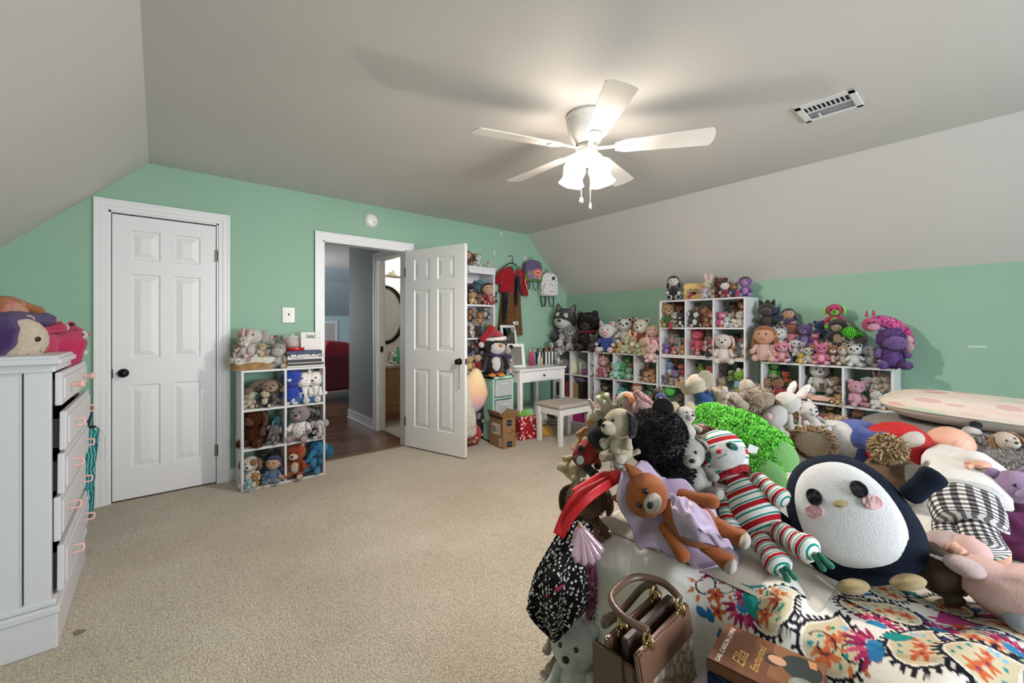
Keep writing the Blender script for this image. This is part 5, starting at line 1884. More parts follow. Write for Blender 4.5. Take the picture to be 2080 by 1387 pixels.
rowB(Z6, wt('third row right cube'), G, [
    (1752, 1080, 190, .06, 'frog', ('#7fae2f', '#a5cc5a', '#7fae2f'), 'big lime frog plush in blue shirt', dict(outfit='#8fb4d8')),
    (1612, 990, 110, .12, 'elephant', ('#6f5f5a', '#94847c', '#6f5f5a'), 'brownish grey elephant', dict(free=True)),
    (1665, 1010, 80, .06, 'frog', ('#6a8f34', '#9ab85c', '#6a8f34'), 'small olive frog plush', dict(free=True)),
    (1590, 1065, 100, .05, 'bear', ('#b29a7c', '#cfbb9f', '#b29a7c'), 'wheat coloured teddy'),
    (1755, 900, 80, .24, 'bear', ('#5a2a26', '#7a443c', '#5a2a26'), 'maroon teddy at the back', dict(free=True))], LV_B)
rowB(Z6, wt('fourth row left cube'), G, [
    (1132, 1235, 170, .06, 'dino', ('#35a52c', '#5cc84a', '#257a1f'), 'bright green monster plush waving', dict(free=True, outfit='#2f6f4a')),
    (1215, 1260, 120, .1, 'dog', ('#5a4a3f', '#8a7a6c', '#3a2f28'), 'dark taupe puppy', dict(free=True))], LV_B)

# ---------------------------------------------------------------- low unit nearest the pillows
G = 'plushes heaped on the low unit by the pillows'
w_ = 'on the low unit by the pillows'
p7 = [
    (205, 400, 190, .20, 'horse', ('#1f1a1a', '#4a3a34', '#1f1a1a'), 'black pony plush with long dark mane', dict(free=True, hair='#241a17')),
    (365, 385, 130, .20, 'doll', ('#cf9f84', '#5a4f74', '#cf9f84'), 'doll with violet bobbed hair', dict(free=True, hair='#392a5c', outfit='#4f3f6a')),
    (270, 330, 90, .24, 'bear', ('#39406a', '#5a6290', '#39406a'), 'dark blue teddy at the back', dict(free=True)),
    (190, 580, 225, .04, 'doll', ('#d8a082', '#e3bcb4', '#d8a082'), 'ginger yarn-haired doll in a pale pink dress', dict(hair='#a5602f', outfit='#dfb8b0')),
    (300, 560, 165, .12, 'bear', ('#ddd9d2', '#ece8e2', '#6f9cc0'), 'white bear plush with blue ears', dict(free=True)),
    (392, 500, 140, .17, 'doll', ('#8f5f44', '#d87a94', '#8f5f44'), 'doll wearing a speckled pink cap', dict(free=True, hat='#d87a90', outfit='#d88a9c', hair='#5a3424')),
    (485, 520, 155, .15, 'bear', ('#5c4580', '#8f78ac', '#5c4580'), 'violet bear plush', dict(free=True)),
    (590, 460, 120, .2, 'bear', ('#27476f', '#3f6a9a', '#27476f'), 'blue teddy turned to the wall', dict(free=True, dyaw=150)),
    (700, 390, 170, .18, 'dog', ('#d02f6a', '#7fd83a', '#8ce04a'), 'magenta and lime dog plush topping the heap', dict(free=True, eyes='mid')),
    (722, 520, 190, .13, 'monkey', ('#1b1a1c', '#b5a084', '#1b1a1c'), 'black gorilla plush with tan face', dict(free=True)),
    (1105, 668, 262, .06, 'hippo', ('#6f4f8f', '#77569a', '#8f6fae'), 'big fluffy purple hippo plush', dict(dyaw=6, fur=6000, furL=.012, wide=1.1, head=1.05)),
    (320, 622, 135, .03, 'dog', ('#dc8fa0', '#e8b0bc', '#dc8fa0'), 'small pink poodle plush', dict(eyes='big', extra='#b85a74')),
    (415, 585, 110, .10, 'dog', ('#e3e0dc', '#f0eeea', '#c9c4be'), 'small white dog plush with shiny eyes', dict(eyes='big', extra='#5a6a7a', free=True)),
    (512, 632, 110, .05, 'seal', ('#e0dbd2', '#efece6', '#e0dbd2'), 'small white seal plush', dict(eyes='big', extra='#4a3f3a')),
    (605, 638, 140, .03, 'cat', ('#d8698f', '#efb0c4', '#e89ab4'), 'small bubblegum pink cat plush', dict(eyes='big', extra='#8f4fae')),
    (690, 636, 135, .06, 'fox', ('#8f5a34', '#efe6da', '#3a261b'), 'small brown fox plush with white chest', dict(eyes='big', extra='#c98a3a')),
    (765, 640, 135, .05, 'monkey', ('#b5a590', '#e8e2d8', '#8a7a68'), 'small cream lemur plush', dict(eyes='big', extra='#d8a83a')),
    (845, 650, 145, .03, 'panda', ('#e8e6e2', '#efedea', '#1b1a1c'), 'small sitting panda plush', dict(eyes='mid')),
    (960, 655, 145, .05, 'elephant', ('#8f8c90', '#b8b4b8', '#8fb4cf'), 'small grey elephant plush with blue ears', dict(eyes='mid')),
    (1030, 648, 60, .01, 'dog', ('#dedad4', '#eceae4', '#2a2626'), 'tiny white and black puppy'),
    (1078, 650, 38, .0, 'bear', ('#2f2622', '#8a6238', '#2f2622'), 'tiny black teddy'),
    (238, 616, 62, .0, 'bunny', ('#e3ddd8', '#efeae6', '#e3b4b8'), 'tiny white rabbit'),
    (560, 520, 95, .14, 'owl', ('#c9407f', '#ecc4d4', '#c9407f'), 'small magenta owl plush', dict(eyes='big', extra='#f2ece6', free=True)),
    (655, 525, 85, .14, 'penguin', ('#2a2c34', '#e3e0dc', '#2a2c34'), 'small penguin plush below the gorilla', dict(free=True)),
    (765, 560, 110, .12, 'koala', ('#a5a09a', '#d8d4ce', '#a5a09a'), 'small grey koala plush', dict(free=True)),
    (815, 520, 130, .16, 'dog', ('#e6e3de', '#f0eeea', '#1c1a1c'), 'black and white border collie plush', dict(free=True)),
    (900, 560, 110, .15, 'cat', ('#c9b4bc', '#e0d2d8', '#c9b4bc'), 'dusty rose cat plush', dict(free=True)),
    (450, 628, 70, .0, 'bird', ('#c9a83a', '#e3d08a', '#5a8a3a'), 'tiny yellow bird'),
    (545, 600, 90, .09, 'tiger', ('#cf8a4a', '#efdcc4', '#6b4529'), 'small orange tiger plush', dict(free=True)),
    (190, 545, 100, .14, 'bear', ('#8fb0c4', '#bcd2de', '#8fb0c4'), 'pale blue teddy', dict(free=True)),
    (905, 600, 90, .10, 'bear', ('#3f7fae', '#7fb0d2', '#3f7fae'), 'small blue teddy', dict(free=True)),
    (205, 612, 70, .02, 'pig', ('#d8a0a8', '#e8c0c4', '#d8a0a8'), 'tiny rose pig'),
    (470, 570, 80, .11, 'cat', ('#c9c0cf', '#e3dce6', '#c9c0cf'), 'small lavender grey kitten', dict(free=True)),
    (620, 560, 70, .13, 'bear', ('#cfa05a', '#e6c890', '#cfa05a'), 'small golden teddy', dict(free=True)),
    (275, 470, 100, .2, 'lamb', ('#e0d8d0', '#efe8e0', '#e0d8d0'), 'woolly white lamb behind the blue-eared bear', dict(free=True)),
]
rowB(Z7, w_, G, p7, [.931], yaw=-70)
# green zebra toy lying along the heap
p, h = put_B(Z7, 880, 430, 150, .16)
plush('plush_zebra', 'lime green tiger-striped plush lying across the heap by the pillows', p, .22, 0, 'tiger', (GREENZ, '#7fd84a', '#58c832'), pose='stand', rot=(math.radians(80), 0, math.radians(-100)), group=G)
# pink giraffe arched over the hippo
gi = thing('plush_giraffe', 'long magenta giraffe plush arched over the purple hippo', 'plush toy', (0, 0, 0))
gp = [put_B(Z7, x, y, 1, b)[0] for x, y, b in ((960, 340, .10), (1030, 330, .15), (1100, 345, .19), (1170, 385, .2), (1215, 440, .17), (1235, 520, .12))]
obj('body', tube(smooth_path(gp, 5), [.036 + .012 * math.sin(PI * k / 25) for k in range(26)], 14), PINKZ, gi)
gh = obj('head', BALLS[0], fab('#d04f86'), gi, loc=put_B(Z7, 960, 355, 1, .06)[0], scale=(.045, .05, .052))
for (x, y, r, c_) in ((985, 375, .034, '#e6a0bc'),):
    obj('muzzle', BALLS[1], fab(c_), gi, loc=put_B(Z7, x, y, 1, .01)[0], scale=(r, r * 1.1, r * .85))
for (x, y) in ((935, 300), (985, 292)):
    obj('ear', CONE, fab('#d04f86'), gi, loc=put_B(Z7, x, y, 1, .07)[0], scale=(.016, .012, .05))
for (x, y) in ((950, 345), (990, 340)):
    obj('eye', BALL_S, EYEB, gi, loc=put_B(Z7, x, y, 1, .012)[0], scale=(.008,) * 3)
for (x, y) in ((1235, 470), (1240, 520)):
    obj('hoof', BALLS[2], fab('#e6b4c4'), gi, loc=put_B(Z7, x, y, 1, .08)[0], scale=(.03, .03, .034))

G = 'plushes inside the low unit by the pillows'
def wp(s): return 'in the pillow-side low unit, ' + s
rowB(Z7, wp('top left cube'), G, [
    (262, 740, 110, .16, 'dino', ('#3f9a3a', '#7fc46a', '#2a6f26'), 'green dinosaur plush', dict(free=True)),
    (330, 735, 75, .22, 'bird', ('#3a6fae', '#7fa5d2', '#3a6fae'), 'royal blue bird plush', dict(free=True)),
    (345, 790, 85, .13, 'bear', ('#c9502a', '#e08a5a', '#c9502a'), 'orange-red teddy', dict(free=True)),
    (300, 870, 130, .03, 'doll', ('#9c6a4c', '#b8303a', '#2f4574'), 'rag doll in red shirt and blue trousers', dict(outfit='#a82f38', hair='#2a1c17', tilt=-.8)),
    (212, 850, 110, .08, 'doll', ('#d8a890', '#e3c0c9', '#d8a890'), 'doll in pale pink with blue bow', dict(outfit='#dfb4bf', hair='#b98a50')),
    (385, 878, 80, .02, 'bear', ('#8fb8cf', '#e6e2dc', '#8fb8cf'), 'small blue and white teddy'),
    (405, 850, 110, .1, 'doll', ('#c9946f', '#8f6a44', '#c9946f'), 'brown-haired doll in red skirt', dict(outfit='#a83a34', hair='#8a5f34')),
    (255, 800, 80, .14, 'cat', ('#d8c4b4', '#e8dacc', '#d8c4b4'), 'small beige kitten', dict(free=True))], LV_B, yaw=-70)
rowB(Z7, wp('top middle cube'), G, [
    (588, 850, 205, .16, 'bear', ('#e6e3df', '#f0eeeb', '#1c1a1c'), 'big white plush with black ears', dict(ears='flop', eyes='small', free=True)),
    (522, 862, 100, .08, 'bear', ('#dfd9d2', '#ece8e2', '#c9b8ae'), 'small white teddy'),
    (606, 838, 50, .06, 'bear', ('#6b3f26', '#8f5f3c', '#6b3f26'), 'tiny brown teddy riding in the pink car', dict(free=True)),
    (722, 895, 70, .0, 'tiger', ('#c08a4a', '#e6cfa0', '#3a261b'), 'tiny tiger plush', {}),
    (700, 850, 110, .18, 'dog', ('#b59a86', '#d2bcaa', '#7a5f4c'), 'fawn puppy plush', dict(free=True))], LV_B, yaw=-70)
rowB(Z7, wp('top right cube'), G, [
    (855, 918, 170, .05, 'pig', ('#dca0b4', '#e8bcc9', '#dca0b4'), 'pink teddy-like piglet plush', dict(ears='round')),
    (992, 800, 130, .2, 'bear', ('#8a7c72', '#a5988c', '#8a7c72'), 'grey-brown teddy at the back', dict(free=True)),
    (1005, 850, 110, .14, 'bunny', ('#e6ddd4', '#f0e8e0', '#e0a8ac'), 'cream rabbit plush', dict(free=True)),
    (1000, 930, 120, .03, 'bear', ('#e6e0d6', '#efeae2', '#b83a3a'), 'white teddy with red heart'),
    (1072, 850, 130, .16, 'bear', ('#dfd2bf', '#ebe0d0', '#dfd2bf'), 'cream teddy leaning on the side panel', dict(free=True)),
    (950, 840, 100, .15, 'lamb', ('#e0dcd8', '#efece8', '#e0dcd8'), 'white lamb plush', dict(free=True)),
    (1075, 915, 110, .05, 'owl', ('#6f94c4', '#dfe3ea', '#6f94c4'), 'blue and silver owl plush')], LV_B, yaw=-70)
rowB(Z7, wp('middle middle cube'), G, [
    (672, 1075, 165, .12, 'dog', ('#5a3a26', '#c9a070', '#2a1c17'), 'dark brown dog plush with tan muzzle'),
    (525, 1080, 125, .06, 'cat', ('#dc8fa8', '#ecb8c6', '#dc8fa8'), 'pink cat plush in red dress', dict(outfit='#b02f3f')),
    (622, 1080, 75, .02, 'monkey', ('#7a6a60', '#c0323c', '#efe6da'), 'tiny sock monkey with red mouth')], LV_B, yaw=-70)
rowB(Z7, wp('middle left cube'), G, [
    (300, 1060, 130, .12, 'bear', ('#7a5a42', '#a5866a', '#7a5a42'), 'walnut teddy', {}), (390, 1060, 120, .12, 'bear', ('#a07a58', '#c9a888', '#a07a58'), 'hazel teddy', {})], LV_B, yaw=-70)
rowB(Z7, wp('middle right cube'), G, [
    (868, 1100, 130, .10, 'doll', ('#8f5f48', '#4a3a3a', '#8f5f48'), 'dark-haired doll', dict(hair='#2a1c1a', outfit='#4a3436')),
    (935, 1105, 80, .08, 'dog', ('#a88a6a', '#c9b08f', '#7a5f44'), 'small tan puppy')], LV_B, yaw=-70)

# pink toy convertible
p, h = put_B(Z7, 592, 893, 60, .0)
p.z = LV_B[2]
carp = thing('toy_car', 'pink toy convertible parked in front of the big white plush', 'toy car', (p.x + .045, p.y, p.z), math.radians(-90))
PK = mat('#e3b5a4', rough=.25)
obj('body', extrude_poly([(-.125, .014), (.125, .014), (.128, .03), (.12, .042), (.05, .046), (.03, .05), (-.04, .05), (-.06, .046), (-.12, .052), (-.13, .04), (-.128, .02)], .08, bev=.004), PK, carp, loc=(0, -.04, 0))
obj('seat_well', box_mesh((-.03, -.03, .046), (.03, .03, .052), .004), mat('#efe8e0', .6), carp)
obj('windscreen', box_mesh((.034, -.034, .048), (.037, .034, .072), .001), glassy('#cfd8d8', .35), carp)
obj('bumper', box_mesh((.125, -.038, .014), (.134, .038, .024), .003), STEEL, carp)
obj('bumper', box_mesh((-.138, -.038, .016), (-.128, .038, .026), .003), STEEL, carp)
for sx in (-.078, .078):
    for sy in (-1, 1):
        wh = obj('wheel', lathe([(0, 0), (.017, 0), (.018, .002), (.018, .012), (0, .012)], 20), mat('#1a1a1a', .7), carp, loc=(sx, sy * .034 + (.006 if sy < 0 else 0), .018), rot=(PI / 2, 0, 0))
        sub('hubcap', lathe([(0, 0), (.011, 0), (.011, .0145), (0, .015)], 16), mat('#e6e3df', .3), wh, loc=(sx, sy * .034 + (.007 if sy < 0 else 0), .018), rot=(PI / 2, 0, 0))

# small tin pail on top of the pillow-side unit
p, h = put_B(Z7, 375, 622, 60, .0)
pl = thing('toy_pail', 'small grey metal pail among the plushes by the pillows', 'pail', (p.x, p.y, .931))
obj('bucket', lathe([(0, 0), (.017, 0), (.021, .05), (.0225, .052), (.0195, .05), (.016, .004)], 18, cap=False), mat('#77787f', .4, .5), pl)
obj('label_plate', box_mesh((-.024, -.008, .02), (-.0195, .008, .036), .001), mat('#e0ddd8', .6), pl)
bx = thing('mint_gift_box', 'small mint and tan box in the pillow-side low unit', 'box', put_B(Z7, 1050, 1100, 1, .04)[0], -1.2)
bx.location.z = LV_B[1]
obj('box', box_mesh((-.045, -.03, 0), (.045, .03, .07), .003), mat('#8fc4a8', .6), bx)
obj('lid_band', box_mesh((-.047, -.032, .05), (.047, .032, .074), .003), mat('#c9a878', .6), bx)

# ---------------------------------------------------------------- two-column unit between the doors
G = 'plushes in the unit between the doors'
YL = 3.70
def wl(s): return 'in the unit between the doors, ' + s
p, h = put_A(Z3, 360, 745, 10, YL + .10)
rowA(Z3, wl('top left cube'), G, [
    (365, 735, 140, .06, 'monkey', ('#33201a', '#e3d8bd', '#33201a'), 'bumblebee plush with cream face', dict(nose='#c03026', head=1.25, wide=1.3, ears='none', hair='#33201a')),
    (240, 738, 120, .1, 'lamb', ('#d8cdb8', '#e6dcca', '#d8cdb8'), 'cream woolly lamb plush', dict(fur=500, furL=.012)),
    (455, 735, 150, .16, 'lamb', ('#c9bda6', '#d8cdb8', '#c9bda6'), 'oatmeal woolly lamb plush', {})], LV_L, YL)
# pillow dog lying across the top of the cube
p, h = put_A(Z3, 355, 600, 100, YL + .12)
pd = thing('pillow_dog', 'flat brown dog pillow lying above the bumblebee plush', 'plush toy', (p.x, p.y, p.z + .02), -.2)
obj('body', BALLS[2], fab('#8a745c'), pd, scale=(.125, .09, .05))
hd_ = obj('head', BALLS[1], fab('#9c8468'), pd, loc=(.03, -.075, .0), scale=(.062, .055, .046))
obj('muzzle', BALLS[0], fab('#b09a80'), pd, loc=(.035, -.118, -.012), scale=(.036, .028, .024))
obj('nose', BALL_S, NOSEB, pd, loc=(.037, -.146, -.002), scale=(.010, .008, .007))
for s in (-1, 1):
    obj('ear', LIMBS[0], fab('#4a382c'), pd, M=limb_M((.03 + s * .05, -.07, .03), (.03 + s * .085, -.095, -.02), .02, .5))
    obj('eye', BALL_S, EYEB, pd, loc=(.03 + s * .024, -.122, .014), scale=(.006,) * 3)
    obj('paw', LIMBS[1], fab('#8a745c'), pd, M=limb_M((s * .09, -.03, -.02), (s * .125, -.095, -.025), .026))
rowA(Z3, wl('top right cube'), G, [
    (545, 712, 235, .08, 'owl', ('#2744b4', '#2f52c8', '#2744b4'), 'royal blue owl plush with pale beak', dict(nose='#c9d4e0', legs=True, wide=.9)),
    (632, 690, 205, .08, 'cat', (DOTTY, '#eceae6', '#e3c9c4'), 'white dotted kitten plush, left of two', dict(pose='sit')),
    (715, 690, 205, .09, 'cat', (DOTTY, '#eceae6', '#e3c9c4'), 'white dotted kitten plush, right of two', dict(pose='sit'))], LV_L, YL)
p, h = put_A(Z3, 648, 712, 50, YL + .02)
bw = thing('bow_cushion', 'sky blue bow-shaped cushion under the dotted kittens', 'cushion', (p.x, p.y, LV_L[2] + .02), -.1)
for s in (-1, 1):
    obj('lobe', LIMBS[0], fab('#3f74b8'), bw, M=limb_M((0, 0, .005), (s * .085, 0, .008), .028, .6))
obj('knot', BALLS[0], fab('#34649f'), bw, scale=(.02, .022, .022))
rowA(Z3, wl('middle left cube'), G, [
    (290, 1020, 250, .12, 'dog', ('#5a3016', '#6a3a1c', '#4a2612'), 'shaggy brown poodle plush', dict(fur=3500, furL=.022)),
    (420, 1005, 125, .05, 'elephant', ('#6f6c70', '#9c989c', '#c9b4b8'), 'small grey elephant plush', {}),
    (440, 905, 100, .14, 'elephant', ('#5fa5b4', '#9ccad2', '#5fa5b4'), 'teal elephant plush', dict(free=True))], LV_L, YL)
rowA(Z3, wl('middle right cube'), G, [
    (605, 985, 240, .05, 'bunny', ('#9c9094', '#d8b4b4', '#d2a5a8'), 'grey rabbit plush in spotted romper', dict(outfit=NAVYDOT, ears='side')),
    (735, 880, 165, .14, 'horse', ('#6f6c6c', '#8a8684', '#6f6c6c'), 'grey donkey plush in a straw hat', dict(hat='#cdb070', free=True, hair='#3a3636')),
    (745, 1005, 125, .0, 'elephant', ('#cfcbd0', '#dfdbe0', '#d8bcc4'), 'pale grey elephant plush', {}),
    (700, 960, 80, .12, 'bear', ('#2f2c30', '#4a464a', '#2f2c30'), 'small black teddy', dict(free=True))], LV_L, YL)
rowA(Z3, wl('bottom left cube'), G, [
    (250, 1265, 200, .08, 'dog', ('#e3ddd6', '#efeae4', '#8a5f44'), 'white dog plush with brown ears', dict(patch='#9c7050')),
    (412, 1288, 170, .04, 'doll', ('#d8b094', '#5f84b0', '#d8b094'), 'doll in blue dress with patterned headscarf', dict(hair='#2a3a6a', outfit='#6a8cb4')),
    (285, 1280, 90, .02, 'bear', ('#c98a3a', '#e0b870', '#c98a3a'), 'small amber teddy', {}),
    (345, 1300, 80, .0, 'bird', ('#2f5f7a', '#5f94ae', '#2f5f7a'), 'small petrol blue bird plush', {}),
    (235, 1312, 70, -.02, 'bear', ('#9cc9d8', '#cfe3ea', '#9cc9d8'), 'small ice blue teddy', {}),
    (425, 1190, 130, .18, 'bear', ('#5a4a42', '#7a6a60', '#5a4a42'), 'dark brown teddy at the back', dict(free=True)),
    (340, 1150, 110, .2, 'raccoon', ('#4a4644', '#7f7a76', '#4a4644'), 'charcoal raccoon plush at the back', dict(free=True))], LV_L, YL)
rowA(Z3, wl('bottom right cube'), G, [
    (580, 1230, 225, .06, 'fox', ('#a8461c', '#e6d8bc', '#e0a488'), 'orange fox plush with cream belly', {}),
    (715, 1225, 215, .10, 'elephant', ('#2f84b4', '#5fa8cf', '#2f84b4'), 'blue elephant plush leaning out', dict(tilt=1.1))], LV_L, YL)
bkl = tag(obj('thin_book', box_mesh((-.09, -.06, 0), (.09, .06, .012), .001), mat('#3a3436', .5), loc=(put_A(Z3, 590, 1245, 1, YL + .08)[0].x, YL + .07, .016)), 'thin dark book under the orange fox plush', 'book')

# on top of the unit: basket with soft toys, little animals, books, tin and jar
WICK = mat('#b08a58', rough=.8, var=.3, scale=30)
bp_, h = put_A(Z3, 258, 470, 85, YL + .13)
bk = thing('wicker_basket', 'lined wicker basket full of soft toys', 'basket', (bp_.x, bp_.y, .906), -.05)
bw_, bd_, bh_ = .135, .10, .085
for k in range(9):
    z = .006 + k * .0085
    rx, ry = bw_ + .012 * k / 8, bd_ + .01 * k / 8
    obj('wicker_strand', tube([(rx * math.copysign(abs(math.cos(a)) ** .55, math.cos(a)), ry * math.copysign(abs(math.sin(a)) ** .55, math.sin(a)), z + .002 * math.sin(a * 16 + (k % 2) * PI)) for a in [2 * PI * q / 48 for q in range(49)]], .0048, 6, cap=False), WICK, bk)
obj('bottom', box_mesh((-bw_, -bd_, 0), (bw_, bd_, .008), .003), WICK, bk)
lin = []
for (z, k) in ((.05, 1.10), (.085, 1.12), (.096, 1.06), (.09, .98), (.03, .92)):
    lin.append((0, 0, z, (bw_ + .004) * k, (bd_ + .004) * k))
V, F = [], []
n = 40
for (cx, cy, z, hx, hy) in lin:
    for q in range(n):
        a = 2 * PI * q / n
        V.append((hx * math.copysign(abs(math.cos(a)) ** .55, math.cos(a)), hy * math.copysign(abs(math.sin(a)) ** .55, math.sin(a)), z + (.008 * math.sin(a * 7) if z == .05 else 0)))
for k in range(len(lin) - 1):
    for q in range(n):
        F.append((k * n + q, k * n + (q + 1) % n, (k + 1) * n + (q + 1) % n, (k + 1) * n + q))
obj('liner', mesh_from(V, F, 'liner', True), fab('#d2cfc4'), bk)
G = 'soft toys in the wicker basket'
rowA(Z3, 'in the wicker basket', G, [
    (255, 395, 215, .13, 'elephant', ('#e0dad4', '#ece6e0', '#d8c4c0'), 'large white elephant plush', dict(free=True, tilt=.4)),
    (205, 380, 150, .07, 'bunny', ('#e3cfc8', '#efdcd6', '#dba5a5'), 'pale pink rabbit', dict(free=True)),
    (155, 385, 100, .12, 'bear', ('#b08658', '#cda678', '#b08658'), 'tan teddy', dict(free=True)),
    (330, 385, 105, .07, 'lamb', ('#cdb48c', '#e0cfb0', '#cdb48c'), 'beige lamb', dict(free=True)),
    (375, 395, 75, .08, 'elephant', ('#b9b6b8', '#d2cfd0', '#cda8ac'), 'small grey elephant', dict(free=True)),
    (235, 405, 55, .02, 'pig', ('#d8b4b0', '#e6c9c6', '#d8b4b0'), 'rosy piglet', dict(free=True)),
    (150, 410, 60, .05, 'mouse', ('#a09ca0', '#bcb8bc', '#c9a5a8'), 'grey mouse', dict(free=True))], [9], YL)
rowA(Z3, 'on the unit between the doors', 'small plushes beside the basket', [
    (450, 462, 165, .08, 'hippo', ('#b5aca4', '#cfc8c0', '#b5aca4'), 'light grey hippo plush sitting beside the basket', {}),
    (445, 310, 90, .2, 'elephant', ('#8f8a8a', '#b0aaaa', '#8f8a8a'), 'grey elephant plush behind the hippo', dict(free=True)),
    (395, 280, 60, .16, 'lamb', ('#d8cfc8', '#e6ded8', '#d8cfc8'), 'tiny cream lamb behind the hippo', dict(free=True)),
    (500, 445, 60, .05, 'bunny', ('#d89a4a', '#efe0c4', '#d89a4a'), 'tiny orange and cream rabbit', {})], LV_L, YL)
# stack of large books
q0 = on_y(440 + 510 / 3.557, 620 + 440 / 3.557, YL + .02)
bz_ = .906
spines = [('#d8d4cc', .014, 'cream book at the bottom of the stack by the jar'), ('#2a2628', .016, 'black book, second from bottom, with white edge lines'), ('#e0dedb', .007, 'thin white magazine between the two black books'),
          ('#1c1b1e', .022, 'thick black book in the middle of the stack'), ('#d2cfd2', .022, 'pale grey book lettered along its spine'), ('#77747a', .020, 'patterned black and white book below the blue one'), ('#27355f', .028, 'navy blue book on top of the stack')]
for k, (cc, th_, lb) in enumerate(spines):
    bkk = thing('large_book', lb, 'book', (q0.x + .003 * (k % 3), YL + .02 + .003 * ((k * 2) % 3), bz_), random.uniform(-.03, .03), 'stack of large books')
    wB = .262 + .008 * ((k * 5) % 3)
    obj('cover', boxes_mesh([((0, 0, 0), (wB, .21, .002)), ((0, 0, th_ - .002), (wB, .21, th_)), ((0, 0, 0), (wB, .0025, th_))]), mat(cc, .5) if k != 5 else pattern_mat('photo_spine', '#d8d6d2', ['#2a282a'], 60, .4), bkk)
    obj('pages', box_mesh((.004, .003, .002), (wB - .004, .205, th_ - .002)), mat('#e6e2d8', .8), bkk)
    bz_ += th_ + .0006
BOOKZ = bz_
rt = thing('red_tin', 'round red tin under the glass jar', 'tin', (q0.x + .075, YL + .11, BOOKZ))
obj('tin', lathe([(0, 0), (.07, 0), (.072, .003), (.072, .022), (.07, .024), (0, .024)], 36), mat('#b01f28', .35, .2), rt)
obj('lid_rim', lathe([(.0735, .015), (.0745, .017), (.0735, .024), (.071, .026)], 36, cap=False), mat('#c23038', .3, .2), rt)
gj = thing('glass_jar', 'clear glass jar with lid standing on the red tin', 'jar', (q0.x + .06, YL + .11, BOOKZ + .026))
obj('jar', lathe([(0, 0), (.042, 0), (.048, .01), (.048, .06), (.04, .072), (.04, .078)], 28), glassy('#e6e0dc', .38), gj)
obj('lid', lathe([(.043, .078), (.044, .084), (.03, .094), (.008, .1), (.010, .112), (0, .118)], 28), glassy('#eeeae6', .5), gj)
obj('candy', BALLS[0], mat('#c9a5a0', .6), gj, loc=(0, 0, .026), scale=(.04, .04, .024))
pb = thing('picture_frame', 'pink picture frame leaning behind the glass jar', 'picture frame', (q0.x + .075, YL + .20, BOOKZ), rot=(-.15, 0, -.1))
obj('frame', boxes_mesh([((-.06, 0, 0), (-.048, .012, .1)), ((.048, 0, 0), (.06, .012, .1)), ((-.05, 0, 0), (.05, .012, .012)), ((-.05, 0, .088), (.05, .012, .1))], .002), mat('#d98a98', .5), pb)
obj('picture', box_mesh((-.05, .005, .01), (.05, .008, .09)), pattern_mat('pale_picture', '#e6d2cc', ['#b05a5a', '#efe6e0'], 40, .3), pb)
wf = thing('white_file_case', 'white file case with cut-out handle standing on the books', 'file case', (q0.x + .195, YL + .10, BOOKZ), rot=(-.06, 0, -.12))
obj('case', boxes_mesh([((-.075, 0, 0), (.075, .05, .10)), ((-.075, 0, .10), (-.035, .05, .150)), ((.035, 0, .10), (.075, .05, .150)), ((-.035, 0, .128), (.035, .05, .150))], .003), mat('#e3dfda', .5), wf)
obj('handle_edge', tube(smooth_path([(-.034, -.002, .105), (-.025, -.002, .122), (0, -.002, .127), (.025, -.002, .122), (.034, -.002, .105)], 4), .004, 6), mat('#f0eeea', .4), wf)


def text_mesh(body, size, ext=.0002, shear=0.0, align='LEFT'):
    cu = bpy.data.curves.new('text', 'FONT')
    cu.body, cu.size, cu.extrude, cu.shear, cu.align_x = body, size, ext, shear, align
    cu.resolution_u = 3
    o = bpy.data.objects.new('text_tmp', cu)
    COL.objects.link(o)
    bpy.context.view_layer.update()
    me = bpy.data.meshes.new_from_object(o.evaluated_get(bpy.context.evaluated_depsgraph_get()))
    bpy.data.objects.remove(o)
    me.materials.clear()
    return me


for k, bkk_label in ((3, 'thick black'), (4, 'pale grey')):
    pass
for o in list(COL.objects):
    if o.type == 'EMPTY' and o.get('label') == 'pale grey book lettered along its spine':
        obj('spine_lettering', text_mesh('CONWAY LIFE', .014), mat('#4a4a4e', .6), o, loc=(.03, -.0006, .006), rot=(PI / 2, 0, 0))
    if o.type == 'EMPTY' and o.get('label') == 'navy blue book on top of the stack':
        obj('spine_lettering', text_mesh('COLORADO', .013), mat('#1a2238', .6), o, loc=(.07, -.0006, .009), rot=(PI / 2, 0, 0))

# ================================================================== TALL BOOKCASE
G = 'plushes in the tall bookcase'
YT = 3.74
def wb(s): return 'in the tall bookcase, ' + s
rowA(Z5, 'on top of the tall bookcase', G, [
    (60, 195, 95, .10, 'doll', ('#d8a888', '#8f5f3a', '#d8a888'), 'auburn-haired doll', dict(hair='#7a3f1f', outfit='#5a2f2a')),
    (105, 150, 65, .20, 'bear', ('#a58358', '#c0a074', '#a58358'), 'sandy teddy lying at the back', dict(free=True)),
    (135, 200, 80, .06, 'unicorn', ('#dfe3e3', '#efefec', '#2f9aae'), 'white unicorn with turquoise mane', dict(hair='#2f94a8')),
    (205, 205, 55, .06, 'lamb', ('#dcd6c4', '#e8e3d4', '#b8c48a'), 'small cream lamb', {}),
    (60, 215, 50, .0, 'cat', ('#c9c9cf', '#dedee2', '#c9c9cf'), 'tiny silver kitten', {})], LV_T, YT)
